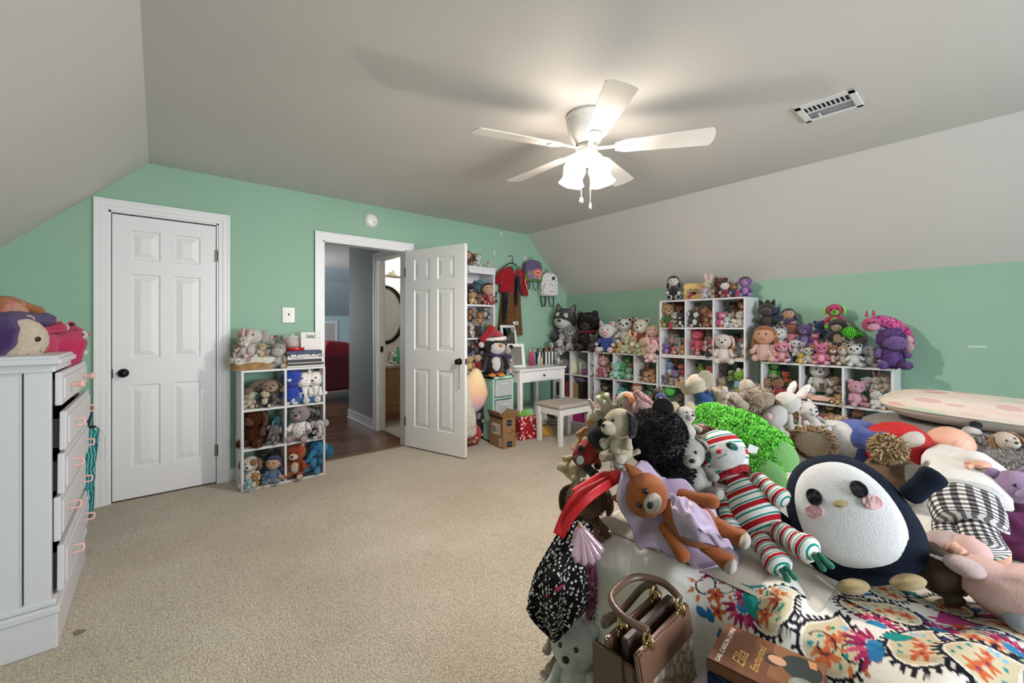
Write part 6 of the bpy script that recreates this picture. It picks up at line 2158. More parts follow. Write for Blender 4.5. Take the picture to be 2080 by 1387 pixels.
rowA(Z5, wb('top shelf'), G, [
    (85, 375, 130, .10, 'cat', ('#1c1a1e', '#b5b4bc', '#1c1a1e'), 'black cat plush with grey face', {}),
    (145, 330, 75, .18, 'bird', ('#3f8fae', '#7fbacf', '#3f8fae'), 'turquoise bird plush', dict(free=True)),
    (200, 395, 130, .06, 'doll', ('#dcae92', '#9c2430', '#dcae92'), 'dark-haired doll in red', dict(hair='#1f1816', outfit='#9c2430')),
    (95, 402, 75, .03, 'dog', ('#cfae74', '#e6d0a4', '#b08a50'), 'golden puppy plush', {}),
    (140, 395, 70, .1, 'monkey', ('#6f4530', '#b07c58', '#6f4530'), 'small brown monkey plush', {}),
    (215, 408, 60, .02, 'pig', ('#d8958c', '#e8b8b0', '#d8958c'), 'tiny salmon piglet', {}),
    (235, 395, 80, .08, 'cat', ('#26242a', '#c9c6c4', '#26242a'), 'small tuxedo cat plush', {})], LV_T, YT)
rowA(Z5, wb('second shelf'), G, [
    (180, 510, 95, .12, 'raccoon', ('#6f6d70', '#d8d4ce', '#3a383a'), 'grey raccoon plush', dict(free=True)),
    (145, 545, 75, .10, 'dog', ('#b98448', '#d8b07a', '#a06f38'), 'amber dog plush lying under the raccoon', dict(free=True)),
    (197, 606, 85, .05, 'bird', ('#6fae3f', '#d8a83f', '#6fae3f'), 'green and yellow parrot plush', dict(eyes='mid')),
    (80, 530, 90, .12, 'monkey', ('#5a3a26', '#b98a62', '#5a3a26'), 'chocolate monkey plush', dict(free=True)),
    (82, 605, 85, .05, 'dog', ('#e0d6cc', '#efe8e0', '#9c2f34'), 'white dog plush with red ears', {}),
    (130, 606, 70, .06, 'bear', ('#2a2422', '#4a403c', '#2a2422'), 'small black teddy', {}),
    (60, 606, 70, .02, 'bear', ('#3a2a26', '#6f564a', '#3a2a26'), 'small espresso teddy', {})], LV_T, YT)
rowA(Z5, wb('third shelf'), G, [
    (135, 640, 75, .14, 'owl', ('#2a468f', '#6f8acf', '#2a468f'), 'starry blue owl plush', dict(free=True)),
    (125, 740, 120, .08, 'dog', ('#4a4244', '#8f8684', '#5a3a36'), 'dark grey dog plush with red collar', dict(scarf='#b82a30')),
    (190, 735, 105, .06, 'dog', ('#d2c9bf', '#e6dfd6', '#a58c74'), 'light grey dog plush with big nose', dict(free=True)),
    (60, 700, 110, .12, 'elephant', ('#6f6660', '#8f867e', '#6f6660'), 'brown-grey elephant plush', dict(free=True)),
    (130, 828, 100, .04, 'doll', ('#e3c0a8', '#b8303a', '#e3c0a8'), 'black-haired doll in red and cream', dict(hair='#1c1717', outfit='#a82f38')),
    (175, 822, 90, .05, 'dog', ('#b88a54', '#d8b484', '#9a6f3c'), 'small tan spaniel plush', {}),
    (215, 815, 90, .06, 'raccoon', ('#8f8582', '#cfc8c2', '#6a605c'), 'small taupe raccoon plush', {}),
    (75, 838, 100, .02, 'bear', ('#d8b468', '#e8d09a', '#d8b468'), 'yellow teddy in blue hat', dict(hat='#23449c'))], LV_T, YT)
rowA(Z5, wb('fourth shelf'), G, [
    (182, 1035, 140, .05, 'doll', ('#e3bca0', '#cf4f94', '#e3bca0'), 'red-haired doll in magenta skirt', dict(hair='#b8442a', outfit='#c9488c')),
    (125, 1030, 130, .12, 'bear', ('#3f74ae', '#7fa8d2', '#3f74ae'), 'cornflower blue teddy', {}),
    (120, 930, 90, .18, 'dog', ('#2a201c', '#8a4f2c', '#2a201c'), 'black and brown puppy', dict(free=True))], LV_T, YT)
rowA(Z5, wb('bottom shelf'), G, [
    (135, 1180, 130, .06, 'raccoon', ('#3a3636', '#cfc8c0', '#3a3636'), 'black-masked raccoon plush', {}),
    (190, 1180, 110, .1, 'bear', ('#4a4f74', '#7f84a5', '#4a4f74'), 'slate blue teddy', {})], LV_T, YT)

# things leaning in front of the bookcase
c_ = on_y(930 + 105 / 3.226, 490 + 980 / 3.226, 3.62)
pp = thing('pastel_cushion', 'pastel peach and pink teardrop cushion squeezed behind the open door', 'cushion', c_, -.3)
pm_, nt, b = new_mat('pastel_gradient_plush')
tcx = node(nt, 'ShaderNodeTexCoord'); sxx = node(nt, 'ShaderNodeSeparateXYZ'); rpx = node(nt, 'ShaderNodeValToRGB')
nt.links.new(tcx.outputs['Generated'], sxx.inputs[0]); nt.links.new(sxx.outputs[2], rpx.inputs['Fac']); nt.links.new(rpx.outputs[0], b.inputs['Base Color'])
rpx.color_ramp.elements[0].color = srgb('#b8c4e0') + (1,)
rpx.color_ramp.elements[1].color = srgb('#ecdcb4') + (1,)
for q, cc in ((.25, '#e6b0b8'), (.5, '#eec29c'), (.75, '#ecd0a4')):
    e_ = rpx.color_ramp.elements.new(q); e_.color = srgb(cc) + (1,)
b.inputs['Roughness'].default_value = .9
obj('cushion', ball(28, 20, .03, 2, 5, 'teardrop', lambda v: Vector((v.x * (1 - .45 * max(0, v.z)), v.y * .6, v.z * 1.1))), pm_, pp, loc=(-.01, 0, 0), scale=(.165, .14, .215), rot=(0, .18, 0))
c_ = on_y(930 + 75 / 3.226, 490 + 1130 / 3.226, 3.50)
tb2 = thing('canvas_bag', 'limp cream canvas bag hanging behind the open door', 'bag', (0, 0, 0))
obj('bag', loft([(c_.x, c_.y, .13, .05, .03), (c_.x, c_.y, .17, .09, .05), (c_.x - .01, c_.y, .35, .085, .05), (c_.x - .03, c_.y, .52, .05, .035), (c_.x - .05, c_.y, .70, .02, .02)], 24, .1, 5), fab('#d8d2c4'), tb2)
obj('strap', tube(smooth_path([(c_.x - .05, c_.y, .69), (c_.x - .05, c_.y + .02, .8), (c_.x - .03, c_.y + .03, .69)], 5), .008, 6), fab('#cfc8b8'), tb2)
c_ = on_z(930 + 92 / 3.226, 490 + 1345 / 3.226, 0)
rc = thing('red_round_cushion', 'round red cushion with black sunglasses and tan cartoon arms', 'cushion', (c_.x + .02, c_.y + .05, .115), -.5)
obj('body', ball(26, 18, .02, 2, 1, 'round', lambda v: Vector((v.x, v.y * .55, v.z))), fab('#c9203f'), rc, scale=(.115, .115, .118))
obj('sunglasses', boxes_mesh([((-.055, -.068, .005), (-.004, -.058, .034)), ((.004, -.068, .005), (.055, -.058, .034)), ((-.06, -.066, .026), (.06, -.058, .036))], .004), mat('#121113', .3), rc, rot=(0, -.25, 0))
for k, (x, z) in enumerate(((-.05, -.03), (.0, -.045), (.05, -.03), (-.02, -.07), (.03, -.065), (-.06, .05))):
    obj('applique', BALLS[k % 4], fab('#d8b98c'), rc, loc=(x, -.056 + .25 * (x * x + z * z), z), scale=(.022, .006, .016))
c_ = on_z(930 + 112 / 3.226, 490 + 1240 / 3.226, 0)
plush('plush_unicorn', 'white and pink plush behind the red round cushion', (c_.x + .0, c_.y + .22, .0), .26, -.4, 'unicorn', ('#e6dcdc', '#efb0c4', '#d04f86'), hair='#c9407a', group=G)

# ================================================================== HOOKS, COSTUME, BACKPACKS
YW = Y1
def hook(px, py, label):
    p = on_y(px, py, YW)
    h = thing('wall_hook', label, 'hook', (p.x, YW, p.z), 0, 'white adhesive wall hooks')
    obj('plate', box_mesh((-.011, -.006, -.03), (.011, 0, .03), .003), WHITE, h)
    obj('prong', tube(smooth_path([(0, -.005, -.012), (0, -.022, -.022), (0, -.026, -.008), (0, -.024, .0)], 4), .0045, 8), WHITE, h)
    return p
h0 = hook(1018, 477, 'highest white wall hook near the ceiling edge')
h1 = hook(1004, 515, 'empty white wall hook above the tall bookcase')
h2 = hook(1035, 521, 'white wall hook holding the red costume hanger')
h3 = hook(1066, 525, 'white wall hook holding the purple backpack')
h4 = hook(1099, 549, 'white wall hook holding the white printed backpack')

hg = thing('clothes_hanger', 'black clothes hanger on a wall hook', 'hanger', (h2.x, YW - .05, h2.z))
obj('hook', tube(smooth_path([(-.02, .028, -.01), (-.012, .03, .01), (.006, .028, .012), (.018, .02, -.006), (.012, .0, -.06), (.0, 0, -.085)], 5), .004, 8), mat('#141416', .4), hg)
obj('arms', tube(smooth_path([(-.19, 0, -.19), (-.08, 0, -.115), (0, 0, -.085), (.08, 0, -.115), (.19, 0, -.19)], 5), .006, 8), mat('#141416', .4), hg)
co = thing('costume_dress', 'red and brown costume dress with black ribbon on hanger', 'dress', (h2.x, YW - .05, h2.z))
REDC, BROWNC, BLKC = fab('#a01822'), fab('#6b4520'), fab('#141214')
obj('skirt', loft([(-.02, 0, -.98, .185, .045), (-.02, 0, -.9, .18, .045), (-.015, 0, -.6, .15, .04), (0, 0, -.40, .125, .035), (0, 0, -.32, .11, .03)], 44, .10, 9), BROWNC, co)
obj('bodice', loft([(-.03, 0, -.46, .165, .042), (-.02, 0, -.40, .17, .045), (-.01, 0, -.28, .17, .046), (0, 0, -.20, .175, .04), (0, 0, -.165, .13, .03), (0, 0, -.135, .07, .02)], 36, .04, 7), REDC, co)
obj('neckline', extrude_poly([(-.06, -.125), (.06, -.125), (.0, -.20)], .004), fab('#5f9a78'), co, loc=(0, -.047, 0))
for s in (-1, 1):
    obj('sleeve', loft([(s * .21, 0, -.36 - (.12 if s > 0 else 0), .055, .03), (s * .20, 0, -.28, .06, .035), (s * .165, 0, -.20, .045, .03), (s * .13, 0, -.16, .03, .02)], 20, .08, 4), REDC, co)
obj('piping', tube(smooth_path([(.19, -.05, -.24), (.17, -.05, -.3), (.21, -.05, -.4), (.27, -.05, -.48), (.22, -.05, -.5)], 5), .006, 6), fab('#e6d2cc'), co)
obj('ribbon', loft([(.02, -.055, -.62, .022, .006), (.02, -.058, -.5, .03, .008), (.025, -.062, -.4, .03, .009), (.035, -.062, -.30, .045, .012), (.04, -.06, -.24, .035, .01)], 16, .12, 3), BLKC, co)
obj('ribbon_tail', loft([(.085, -.055, -.44, .014, .005), (.075, -.058, -.38, .022, .006), (.05, -.06, -.30, .02, .006)], 14, .1, 3), BLKC, co)
obj('sash', loft([(-.15, -.04, -.84, .03, .012), (-.14, -.042, -.65, .04, .016), (-.125, -.044, -.46, .05, .018)], 16, .14, 4), BLKC, co)
obj('button', BALL_S, mat('#dcd6d0', .3), co, loc=(.0, -.05, -.205), scale=(.006,) * 3)


def backpack(name, label, hp_, dz, w, hgt, d, rotz, body_m, pocket_m, trim_m, bottom_m=None):
    b_ = thing(name, label, 'backpack', (hp_.x + .045, YW - d / 2 - .03, hp_.z - dz), rotz)
    pts = [(-w / 2, -hgt), (w / 2, -hgt), (w / 2 + .004, -.45 * hgt)]
    for k in range(9):
        a = PI * k / 8
        pts.append((w / 2 * math.cos(a), -.30 * hgt + .30 * hgt * math.sin(a)))
    pts.append((-w / 2 - .004, -.45 * hgt))
    obj('body', extrude_poly(pts, d, bev=.014), body_m, b_, loc=(0, -d / 2, 0))
    pk = [(x * .86, -hgt * .97 + (z + hgt) * .5) for x, z in pts]
    obj('pocket', extrude_poly(pk, .028, bev=.008), pocket_m, b_, loc=(0, -d / 2 - .018, 0))
    obj('zip', tube([(x * 1.0, -d / 2 + .03, z) for x, z in pts[2:12]], .004, 6), trim_m, b_)
    obj('loop', tube(smooth_path([(-.016, d / 2 - .02, -.005), (-.014, d / 2 - .02, .04), (.014, d / 2 - .02, .04), (.016, d / 2 - .02, -.005)], 4), .006, 8, flat=.5), trim_m, b_)
    for s in (-1, 1):
        obj('strap', tube(smooth_path([(s * .25 * w, d / 2 - .02, -.7 * hgt), (s * .38 * w, d / 2 - .03, -1.05 * hgt), (s * .34 * w, d / 2 - .05, -1.38 * hgt), (s * .2 * w, d / 2 - .05, -1.42 * hgt), (s * .12 * w, d / 2 - .03, -1.2 * hgt), (s * .1 * w, d / 2 - .02, -1.0 * hgt)], 5), .014, 8, flat=.35), trim_m, b_)
    if bottom_m:
        obj('base_panel', extrude_poly([(-w / 2 - .003, -hgt - .002), (w / 2 + .003, -hgt - .002), (w / 2 + .005, -.72 * hgt), (-w / 2 - .005, -.72 * hgt)], d + .004, bev=.004), bottom_m, b_, loc=(0, -d / 2 - .002, 0))
    return b_


POP = pattern_mat('pop_art_print', '#7d6f92', ['#c9603f', '#d8b04a', '#6fae4a', '#b83a4a', '#5a8fb8'], 32, .42)
bp1 = backpack('small_backpack', 'small purple backpack with red lips print and green base', h3, .03, .23, .26, .12, -.35, fab('#6a5c80'), POP, fab('#5f5478'), fab('#58a52c'))
lips = obj('lips_print', boxes_mesh([((-.001, -.001, -.001), (.001, .001, .001))]), mat('#c23a2f', .5), bp1)
for (rx, rz, cc, dy) in ((.062, .055, '#d8885a', 0), (.052, .046, '#b8342c', .002), (.040, .030, '#e6b49c', .004), (.030, .016, '#a8242a', .006)):
    obj('lips_ring', extrude_poly([(rx * math.cos(2 * PI * q / 24), rz * math.sin(2 * PI * q / 24)) for q in range(24)], .003), mat(cc, .5), bp1, loc=(.045, -.081 - dy, -.17))
BWP = pattern_mat('black_on_white_print', '#dedad8', ['#1c1a1c'], 58, .26, stretch=(1, 1, .6))
bp2 = backpack('small_backpack', 'small white backpack with tiny black print and black straps', h4, .035, .24, .31, .11, -.3, BWP, BWP, mat('#18171a', .6))
obj('patch', box_mesh((.03, -.062, -.10), (.07, -.056, -.06), .002), mat('#17161a', .5), bp2)

# ================================================================== ON AND AROUND THE VANITY
def bottle(name, label, x, y, z, r, h, col, cap, capc, cat='bottle'):
    t = thing(name, label, cat, (x, y, z), 0, 'toiletries on the vanity')
    obj('body', lathe([(0, 0), (r, .001), (r, h * .72), (r * .5, h * .8), (r * .45, h * .82)], 16), mat(col, .25), t)
    obj('cap', lathe([(r * .55, h * .8), (r * .55, h), (0, h + .001)], 14), mat(capc, .3), t)
    return t
def vpos(zx, zy):
    p = on_z(930 + zx / 3.226, 490 + zy / 3.226, vz)
    return p.x, p.y
for (zx, zy, r, h, c1, c2, lb) in ((476, 815, .016, .20, '#b83a5a', '#d8b0a0', 'pink spray bottle at the left of the vanity bottles'), (490, 812, .015, .21, '#c24a50', '#a88a5a', 'coral mist bottle beside the pink spray'), (502, 812, .015, .19, '#7a6aa8', '#c9c4d8', 'lilac mist bottle on the vanity'),
                                   (528, 808, .012, .10, '#cfe0c4', '#e6e2d8', 'small pale green bottle on the vanity'), (545, 808, .012, .11, '#d8c48a', '#b89a4a', 'small gold bottle on the vanity'), (640, 808, .016, .06, '#6f6a66', '#3a3634', 'grey jar at the right end of the vanity'),
                                   (660, 806, .014, .10, '#c9d2d2', '#8fa0a0', 'clear glass bottle at the right end of the vanity'), (678, 806, .015, .07, '#a89a8a', '#4a4440', 'short brown jar at the vanity corner')):
    x, y = vpos(zx, zy)
    bottle('toiletry_bottle', lb, x, y, vz, r, h, c1, 1, c2)
for k, (zx, lb) in enumerate(((562, 'black and white striped makeup case, left of two'), (602, 'black and white striped makeup case, right of two'))):
    x, y = vpos(zx, 806)
    mc = thing('makeup_case', lb, 'makeup case', (x, y + .03, vz), -.3, 'striped makeup cases')
    wcs = .085 if k == 0 else .075
    for q in range(7):
        obj('stripe_panel', box_mesh((-wcs + q * wcs * 2 / 7, -.035, 0), (-wcs + (q + 1) * wcs * 2 / 7 - .0003, .035, .15 if k == 0 else .16), .001), mat('#e6e2de' if q % 2 else '#1b191b', .5), mc)
    for q in range(4):
        obj('brush', tube([(-.05 + q * .032, 0, .12), (-.055 + q * .036, .005, .20 + .01 * (q % 2))], [.004, .012], 8), mat(['#2a2220', '#8a5a34', '#1a1818', '#c07a3a'][q], .5), mc)

# shelf contents beside the vanity (corner unit)
G = 'objects in the corner cube unit'
def cpos(zx, back):
    p = on_x(1100 + zx / 4.335, 700, FXB + back)
    return p.x, p.y
x, y = cpos(285, .10)
vsx = thing('cream_vase', 'cream pot in the corner cube unit', 'pot', (x, y, LV_B[2]), 0, G)
obj('pot', lathe([(0, 0), (.06, .002), (.066, .05), (.06, .12), (.045, .15), (.047, .155)], 22), mat('#d8cda8', .5), vsx)
obj('lid', lathe([(.048, .155), (.04, .168), (.008, .174), (.01, .185), (0, .188)], 20), mat('#e0d8bc', .5), vsx)
x, y = cpos(342, .08)
bottle('glass_bottle', 'clear glass bottle beside the cream pot', x, y, LV_B[2], .022, .20, '#b8c0b4', 1, '#8a8f84')
x, y = cpos(378, .08)
pbx = thing('purple_ball', 'purple and pink toy ball in the corner cube unit', 'ball', (x, y, LV_B[2] + .04))
obj('ball', BALLS[0], fab('#7a4f9a'), pbx, scale=(.038,) * 3)
obj('band', lathe([(.0385, -.008), (.039, 0), (.0385, .008)], 24, cap=False), fab('#c94f7a'), pbx)
for k, (zx, cc, wd, hh, lb) in enumerate(((265, '#a83a44', .018, .20, 'slim red book in the corner cube unit'), (276, '#d8cfc4', .012, .19, 'slim cream book in the corner cube unit'), (290, '#c98a5a', .022, .20, 'orange book in the corner cube unit'),
                                          (303, '#b89a6a', .020, .18, 'tan book in the corner cube unit'), (345, '#2a1f24', .075, .21, 'wide dark box in the corner cube unit'), (225, '#b0424a', .03, .20, 'red book behind the vanity leg'), (205, '#7a3a4a', .03, .19, 'maroon book behind the vanity leg'), (150, '#3a3840', .05, .17, 'charcoal book behind the vanity'))):
    x, y = cpos(zx, .04)
    bb = thing('book', lb, 'book', (x, y, LV_B[1]), -PI / 2, G)
    obj('cover', boxes_mesh([((-wd / 2, 0, 0), (-wd / 2 + .002, .14, hh)), ((wd / 2 - .002, 0, 0), (wd / 2, .14, hh)), ((-wd / 2, 0, 0), (wd / 2, .003, hh))]), mat(cc, .5), bb)
    obj('pages', box_mesh((-wd / 2 + .002, .003, .003), (wd / 2 - .002, .136, hh - .003)), mat('#e0dace', .8), bb)
x, y = cpos(345, .08)
hdp = tag(obj('purple_scarf', loft([(x, y, LV_B[1] + .215, .045, .07), (x, y, LV_B[1] + .25, .05, .08), (x, y, LV_B[1] + .27, .03, .05)], 24, .15, 6), fab('#6f5a80')), 'crumpled purple scarf on top of the wide dark box', 'scarf')
x, y = cpos(300, .05)
mgb = thing('magenta_bag', 'magenta bag in the bottom of the corner cube unit', 'bag', (x, y, LV_B[0]), -1.4)
obj('bag', extrude_poly([(-.10, 0), (.10, 0), (.09, .16), (-.09, .16)], .06, bev=.01), mat('#a0246a', .5), mgb)
obj('handle', tube(smooth_path([(-.05, .03, .155), (-.04, .03, .21), (.04, .03, .21), (.05, .03, .155)], 4), .006, 8), mat('#7a1a50', .5), mgb)
for k, (zx, cc, lb) in enumerate(((205, '#d8d4ce', 'small white jar on the left of the corner cube unit'), (222, '#3a3638', 'small dark jar on the left of the corner cube unit'), (160, '#8a8480', 'small grey jar behind the vanity'))):
    x, y = cpos(zx, .05)
    bottle('toiletry_jar', lb, x, y, LV_B[2], .022, .07 + .02 * k, cc, 1, '#2a2628', 'jar')

# things on the mint drawer tower, incl. the big penguin with the santa hat
tz_ = .701
pg, h = put_A(Z5, 305, 880, 340, 3.56)
plush('plush_penguin', 'large black penguin plush in a red santa hat', (2.80, 3.625, tz_), .50, -.45, 'penguin', ('#17161a', '#e3e0dc', '#17161a'), hat='#b01c26', scarf='#3a2f5a', nose='#d88a3a', wide=.9)
sh = obj  # trim of the santa hat is added to the penguin as a part
pen = [o for o in COL.objects if o.type == 'EMPTY' and o.get('label') == 'large black penguin plush in a red santa hat'][0]
obj('hat_trim', tube([(.105 * math.cos(a), .10 * math.sin(a) - .02, .50 * .80 + .01 * math.cos(a)) for a in [2 * PI * q / 20 for q in range(21)]], .022, 8, cap=False), fab('#efe8e4'), pen)
obj('pompom', BALLS[1], fab('#efe8e4'), pen, loc=(-.15, -.02, .34), scale=(.035,) * 3)
obj('hat_tail', LIMBS[0], fab('#b01c26'), pen, M=limb_M((-.02, 0, .54), (-.14, -.02, .36), .06))
G = 'small toys on the mint drawer tower'
rowA(Z5, 'on the mint drawer tower', G, [
    (320, 790, 95, -.14, 'mouse', ('#d8c4b4', '#e6d8ca', '#1c1a1c'), 'small cream mouse toy in purple', dict(free=True, outfit='#3a3468')),
    (345, 880, 80, -.15, 'cat', ('#b8b4b8', '#d8d4d6', '#d88a9c'), 'small grey and pink kitten toy', {}),
    (375, 882, 45, -.16, 'frog', ('#8fae6a', '#b8cf9a', '#8fae6a'), 'tiny green frog toy', {}),
    (255, 885, 90, -.15, 'bear', ('#b02028', '#c94a4a', '#b02028'), 'small red teddy', {})], [tz_], 3.74)
x0_, y0_ = 2.86, 3.59
cn = thing('candle_jar', 'small candle jar with dark green label on the mint tower', 'jar', (x0_, y0_, tz_))
obj('jar', lathe([(0, 0), (.026, 0), (.027, .07), (.022, .075)], 18), mat('#8a8a84', .25), cn)
obj('label_band', lathe([(.0275, .02), (.0275, .06)], 18, cap=False), mat('#2f3a26', .5), cn)
obj('lid', lathe([(.027, .075), (.027, .095), (0, .096)], 18), mat('#3a3a34', .4), cn)

# cardboard parcel
CB = mat('#93704a', rough=.85, var=.08, scale=6)
cbp = Vector((2.655, 3.315, 0))
cb = thing('cardboard_box', 'open cardboard parcel box with black smile-arrow logo', 'box', (cbp.x, cbp.y, 0), .10)
# local: long side runs to -x/+y (left face), short face looks right
bwid, bdep, bhei = .165, .235, .30
cb.rotation_euler = (0, 0, math.radians(-4))
obj('body', boxes_mesh([((0, 0, 0), (bwid, .004, bhei)), ((0, bdep - .004, 0), (bwid, bdep, bhei)), ((0, 0, 0), (.004, bdep, bhei)), ((bwid - .004, 0, 0), (bwid, bdep, bhei)), ((0, 0, 0), (bwid, bdep, .004))]), CB, cb)
obj('flap', box_mesh((0, 0, 0), (bwid, .004, .07)), CB, cb, loc=(0, 0, bhei), rot=(.5, 0, 0))
obj('flap', box_mesh((0, 0, 0), (.004, bdep, .08)), CB, cb, loc=(0, 0, bhei), rot=(0, -.45, 0))
obj('flap', box_mesh((-.004, 0, 0), (0, bdep, .08)), CB, cb, loc=(bwid, 0, bhei), rot=(0, .9, 0))
obj('tape', box_mesh((-.0012, -.002, -.005), (.006, bdep, .025)), mat('#1c1a1c', .35), cb, loc=(-.002, 0, bhei), rot=(0, -.45, 0))
obj('tape', box_mesh((.055, -.0012, bhei - .075), (.115, 0, bhei - .015)), mat('#1b1d22', .4), cb)
obj('tape', box_mesh((.06, -.0012, .01), (.12, 0, .065)), mat('#1b1d22', .4), cb)
obj('tape_mark', box_mesh((.068, -.0016, .03), (.112, -.001, .045)), mat('#3a5a74', .4), cb)
obj('tape_mark', box_mesh((.063, -.0016, bhei - .055), (.107, -.001, bhei - .038)), mat('#3a5a74', .4), cb)
obj('smile_logo', tube(smooth_path([(.035, -.001, .168), (.06, -.001, .150), (.09, -.001, .148), (.12, -.001, .158), (.138, -.001, .172)], 5), [.002 + .0015 * math.sin(PI * q / 20) for q in range(21)], 6, flat=.4), mat('#1c1712', .7), cb)
obj('smile_logo_arrow', tube([(.122, -.001, .174), (.140, -.001, .175), (.136, -.001, .158)], .002, 6), mat('#1c1712', .7), cb)
obj('shipping_label', box_mesh((-.0012, .04, .13), (0, .19, .24)), mat('#dedad4', .6), cb)
for q in range(5):
    obj('label_print', box_mesh((-.0017, .05, .145 + q * .018), (-.001, .09 + .02 * (q % 3), .151 + q * .018)), mat('#3a3838', .6), cb)
for q in range(7):
    obj('barcode_bar', box_mesh((-.0017, .12 + q * .009, .145), (-.001, .124 + q * .009 + .002 * (q % 2), .215)), mat('#2a2828', .6), cb)
obj('barcode_label', box_mesh((-.0012, .012, .02), (0, .06, .10)), mat('#d8d4ce', .6), cb)
for q in range(6):
    obj('barcode_bar', box_mesh((-.0017, .018, .028 + q * .011), (-.001, .054, .033 + q * .011)), mat('#4a4848', .6), cb)
obj('packing_paper', ball(16, 10, .35, 3, 4), mat('#d8d2c8', .8), cb, loc=(.10, .06, bhei - .0), scale=(.05, .045, .03))

# white and pink boxes between parcel and gift bag
p = on_z(1046, 893, 0)
wbx = thing('pink_white_box', 'pale pink box with blue papers beside the parcel', 'box', (p.x, p.y + .06, 0), .1)
obj('box', box_mesh((-.05, 0, 0), (.10, .22, .12), .003), mat('#e3c8bc', .6), wbx)
obj('upper_box', box_mesh((-.045, .01, .121), (.095, .21, .20), .003), mat('#e0dedb', .6), wbx)
obj('papers', box_mesh((-.04, .02, .201), (.09, .2, .225), .003), mat('#3a5a8f', .6), wbx)
p = on_z(1076, 893, 0)
gfb = thing('gift_bag', 'red gift bag with white pattern and green tissue', 'bag', (p.x, p.y + .02, 0), -.12)
GIFT = pattern_mat('red_gift_print', '#a81f30', ['#e6d8c8'], 28, .36)
obj('bag', extrude_poly([(-.11, 0), (.11, 0), (.105, .255), (-.105, .255)], .11, bev=.004), GIFT, gfb)
obj('handle', tube(smooth_path([(.02, -.004, .20), (.025, -.02, .17), (.06, -.02, .10), (.05, -.01, .14), (.03, -.004, .2)], 4), .004, 6), mat('#8a8f86', .5), gfb)
for q in range(3):
    obj('tissue', ball(16, 10, .4, 3, q), fab(['#7fc44a', '#9ad86a', '#b8dcb0'][q]), gfb, loc=(-.05 + q * .055, .055, .27), scale=(.06, .05, .05))
# mustard pouch
p = on_z(1112, 888, 0)
yp = thing('mustard_pouch', 'mustard yellow patterned pouch in front of the stool', 'pouch', (p.x, p.y + .03, 0), -.45)
MUST = pattern_mat('mustard_print', '#c29a4c', ['#8a6424', '#d8b870'], 60, .3)
obj('pouch', extrude_poly([(-.10, 0), (.10, 0), (.10, .03), (.075, .09), (.03, .125), (-.03, .115), (-.08, .07), (-.10, .03)], .07, bev=.016), MUST, yp)
obj('zip', tube([(.098, .035, .04), (.076, .03, .098), (.03, .03, .134), (-.03, .03, .124), (-.08, .03, .08)], .004, 6), mat('#8a6a30', .4, .4), yp)
# striped box and books under the stool
p = on_z(1130, 868, 0)
sbx = thing('striped_gift_box', 'small striped box under the stool', 'box', (p.x + .05, p.y + .06, 0), -.2)
obj('box', box_mesh((-.085, -.06, 0), (.085, .06, .12), .002), pattern_mat('red_black_white_stripes', '#e6e0dc', [(0, '#e6e0dc'), (.3, '#a82a44'), (.5, '#e6e0dc'), (.7, '#1d1b1d')], 26, mode='stripes'), sbx)
for q in range(5):
    obj('lid_stripe', box_mesh((-.09 + q * .036, -.065, .121), (-.09 + (q + 1) * .036 - .0005, .065, .155), .002), mat('#1f3a34' if q % 2 == 0 else '#dcdad6', .6), sbx)
p = on_z(1078, 862, 0)
for k, (cc, th_, lb) in enumerate((('#7a3a6a', .03, 'plum storage book under the vanity'), ('#d8d0cc', .03, 'white flat box under the vanity'), ('#8f4f6a', .025, 'rose flat box on top under the vanity'))):
    o = thing('flat_box', lb, 'box', (3.12, 3.66, k * .031), .05 * k, 'flat boxes under the vanity')
    obj('box', box_mesh((-.14, -.09, 0), (.14, .09, th_ - .006), .003), mat(cc, .6), o)
    obj('lid', box_mesh((-.142, -.092, th_ - .008), (.142, .092, th_), .002), mat(cc, .5), o)

# ================================================================== DRESSER TOP
DT = 1.126
G = 'toys lying on the dresser'



def pt(px, py, z=None, d=None):
    return on_z(px, py, z) if d is None else at_depth(px, py, d)


def frame(B, T, turn=0.0, lean=0.0):
    """root matrix of a toy whose feet are at B and head top at T; local -y looks back at the viewpoint, turned about its own axis"""
    z = (T - B).normalized()
    view = ((B + T) / 2 - CAMP).normalized()
    y = (view - z * view.dot(z)).normalized()
    x = y.cross(z)
    R = Matrix((x, y, z)).transposed().to_4x4()
    return Matrix.Translation(B) @ R @ Matrix.Rotation(math.radians(turn), 4, 'Z')


def pile(kind, label, B, T, col, turn=0.0, name=None, **o):
    if len(T) == 2:
        B = on_z(*B)
        T = at_depth(T[0], T[1], depth_of(B) + o.pop('lean', .03))
    M = frame(B, T, turn)
    h = (T - B).length * o.pop('k', 1.12)
    t = plush(name or NAMES[kind], label, M.to_translation(), h, 0, kind, col, rot=M.to_euler(), **o)
    return t


def rig(name, label, cat, B, T, turn=0.0, group=None):
    M = frame(B, T, turn)
    return thing(name, label, cat, M.to_translation(), rot=M.to_euler(), group=group), (T - B).length


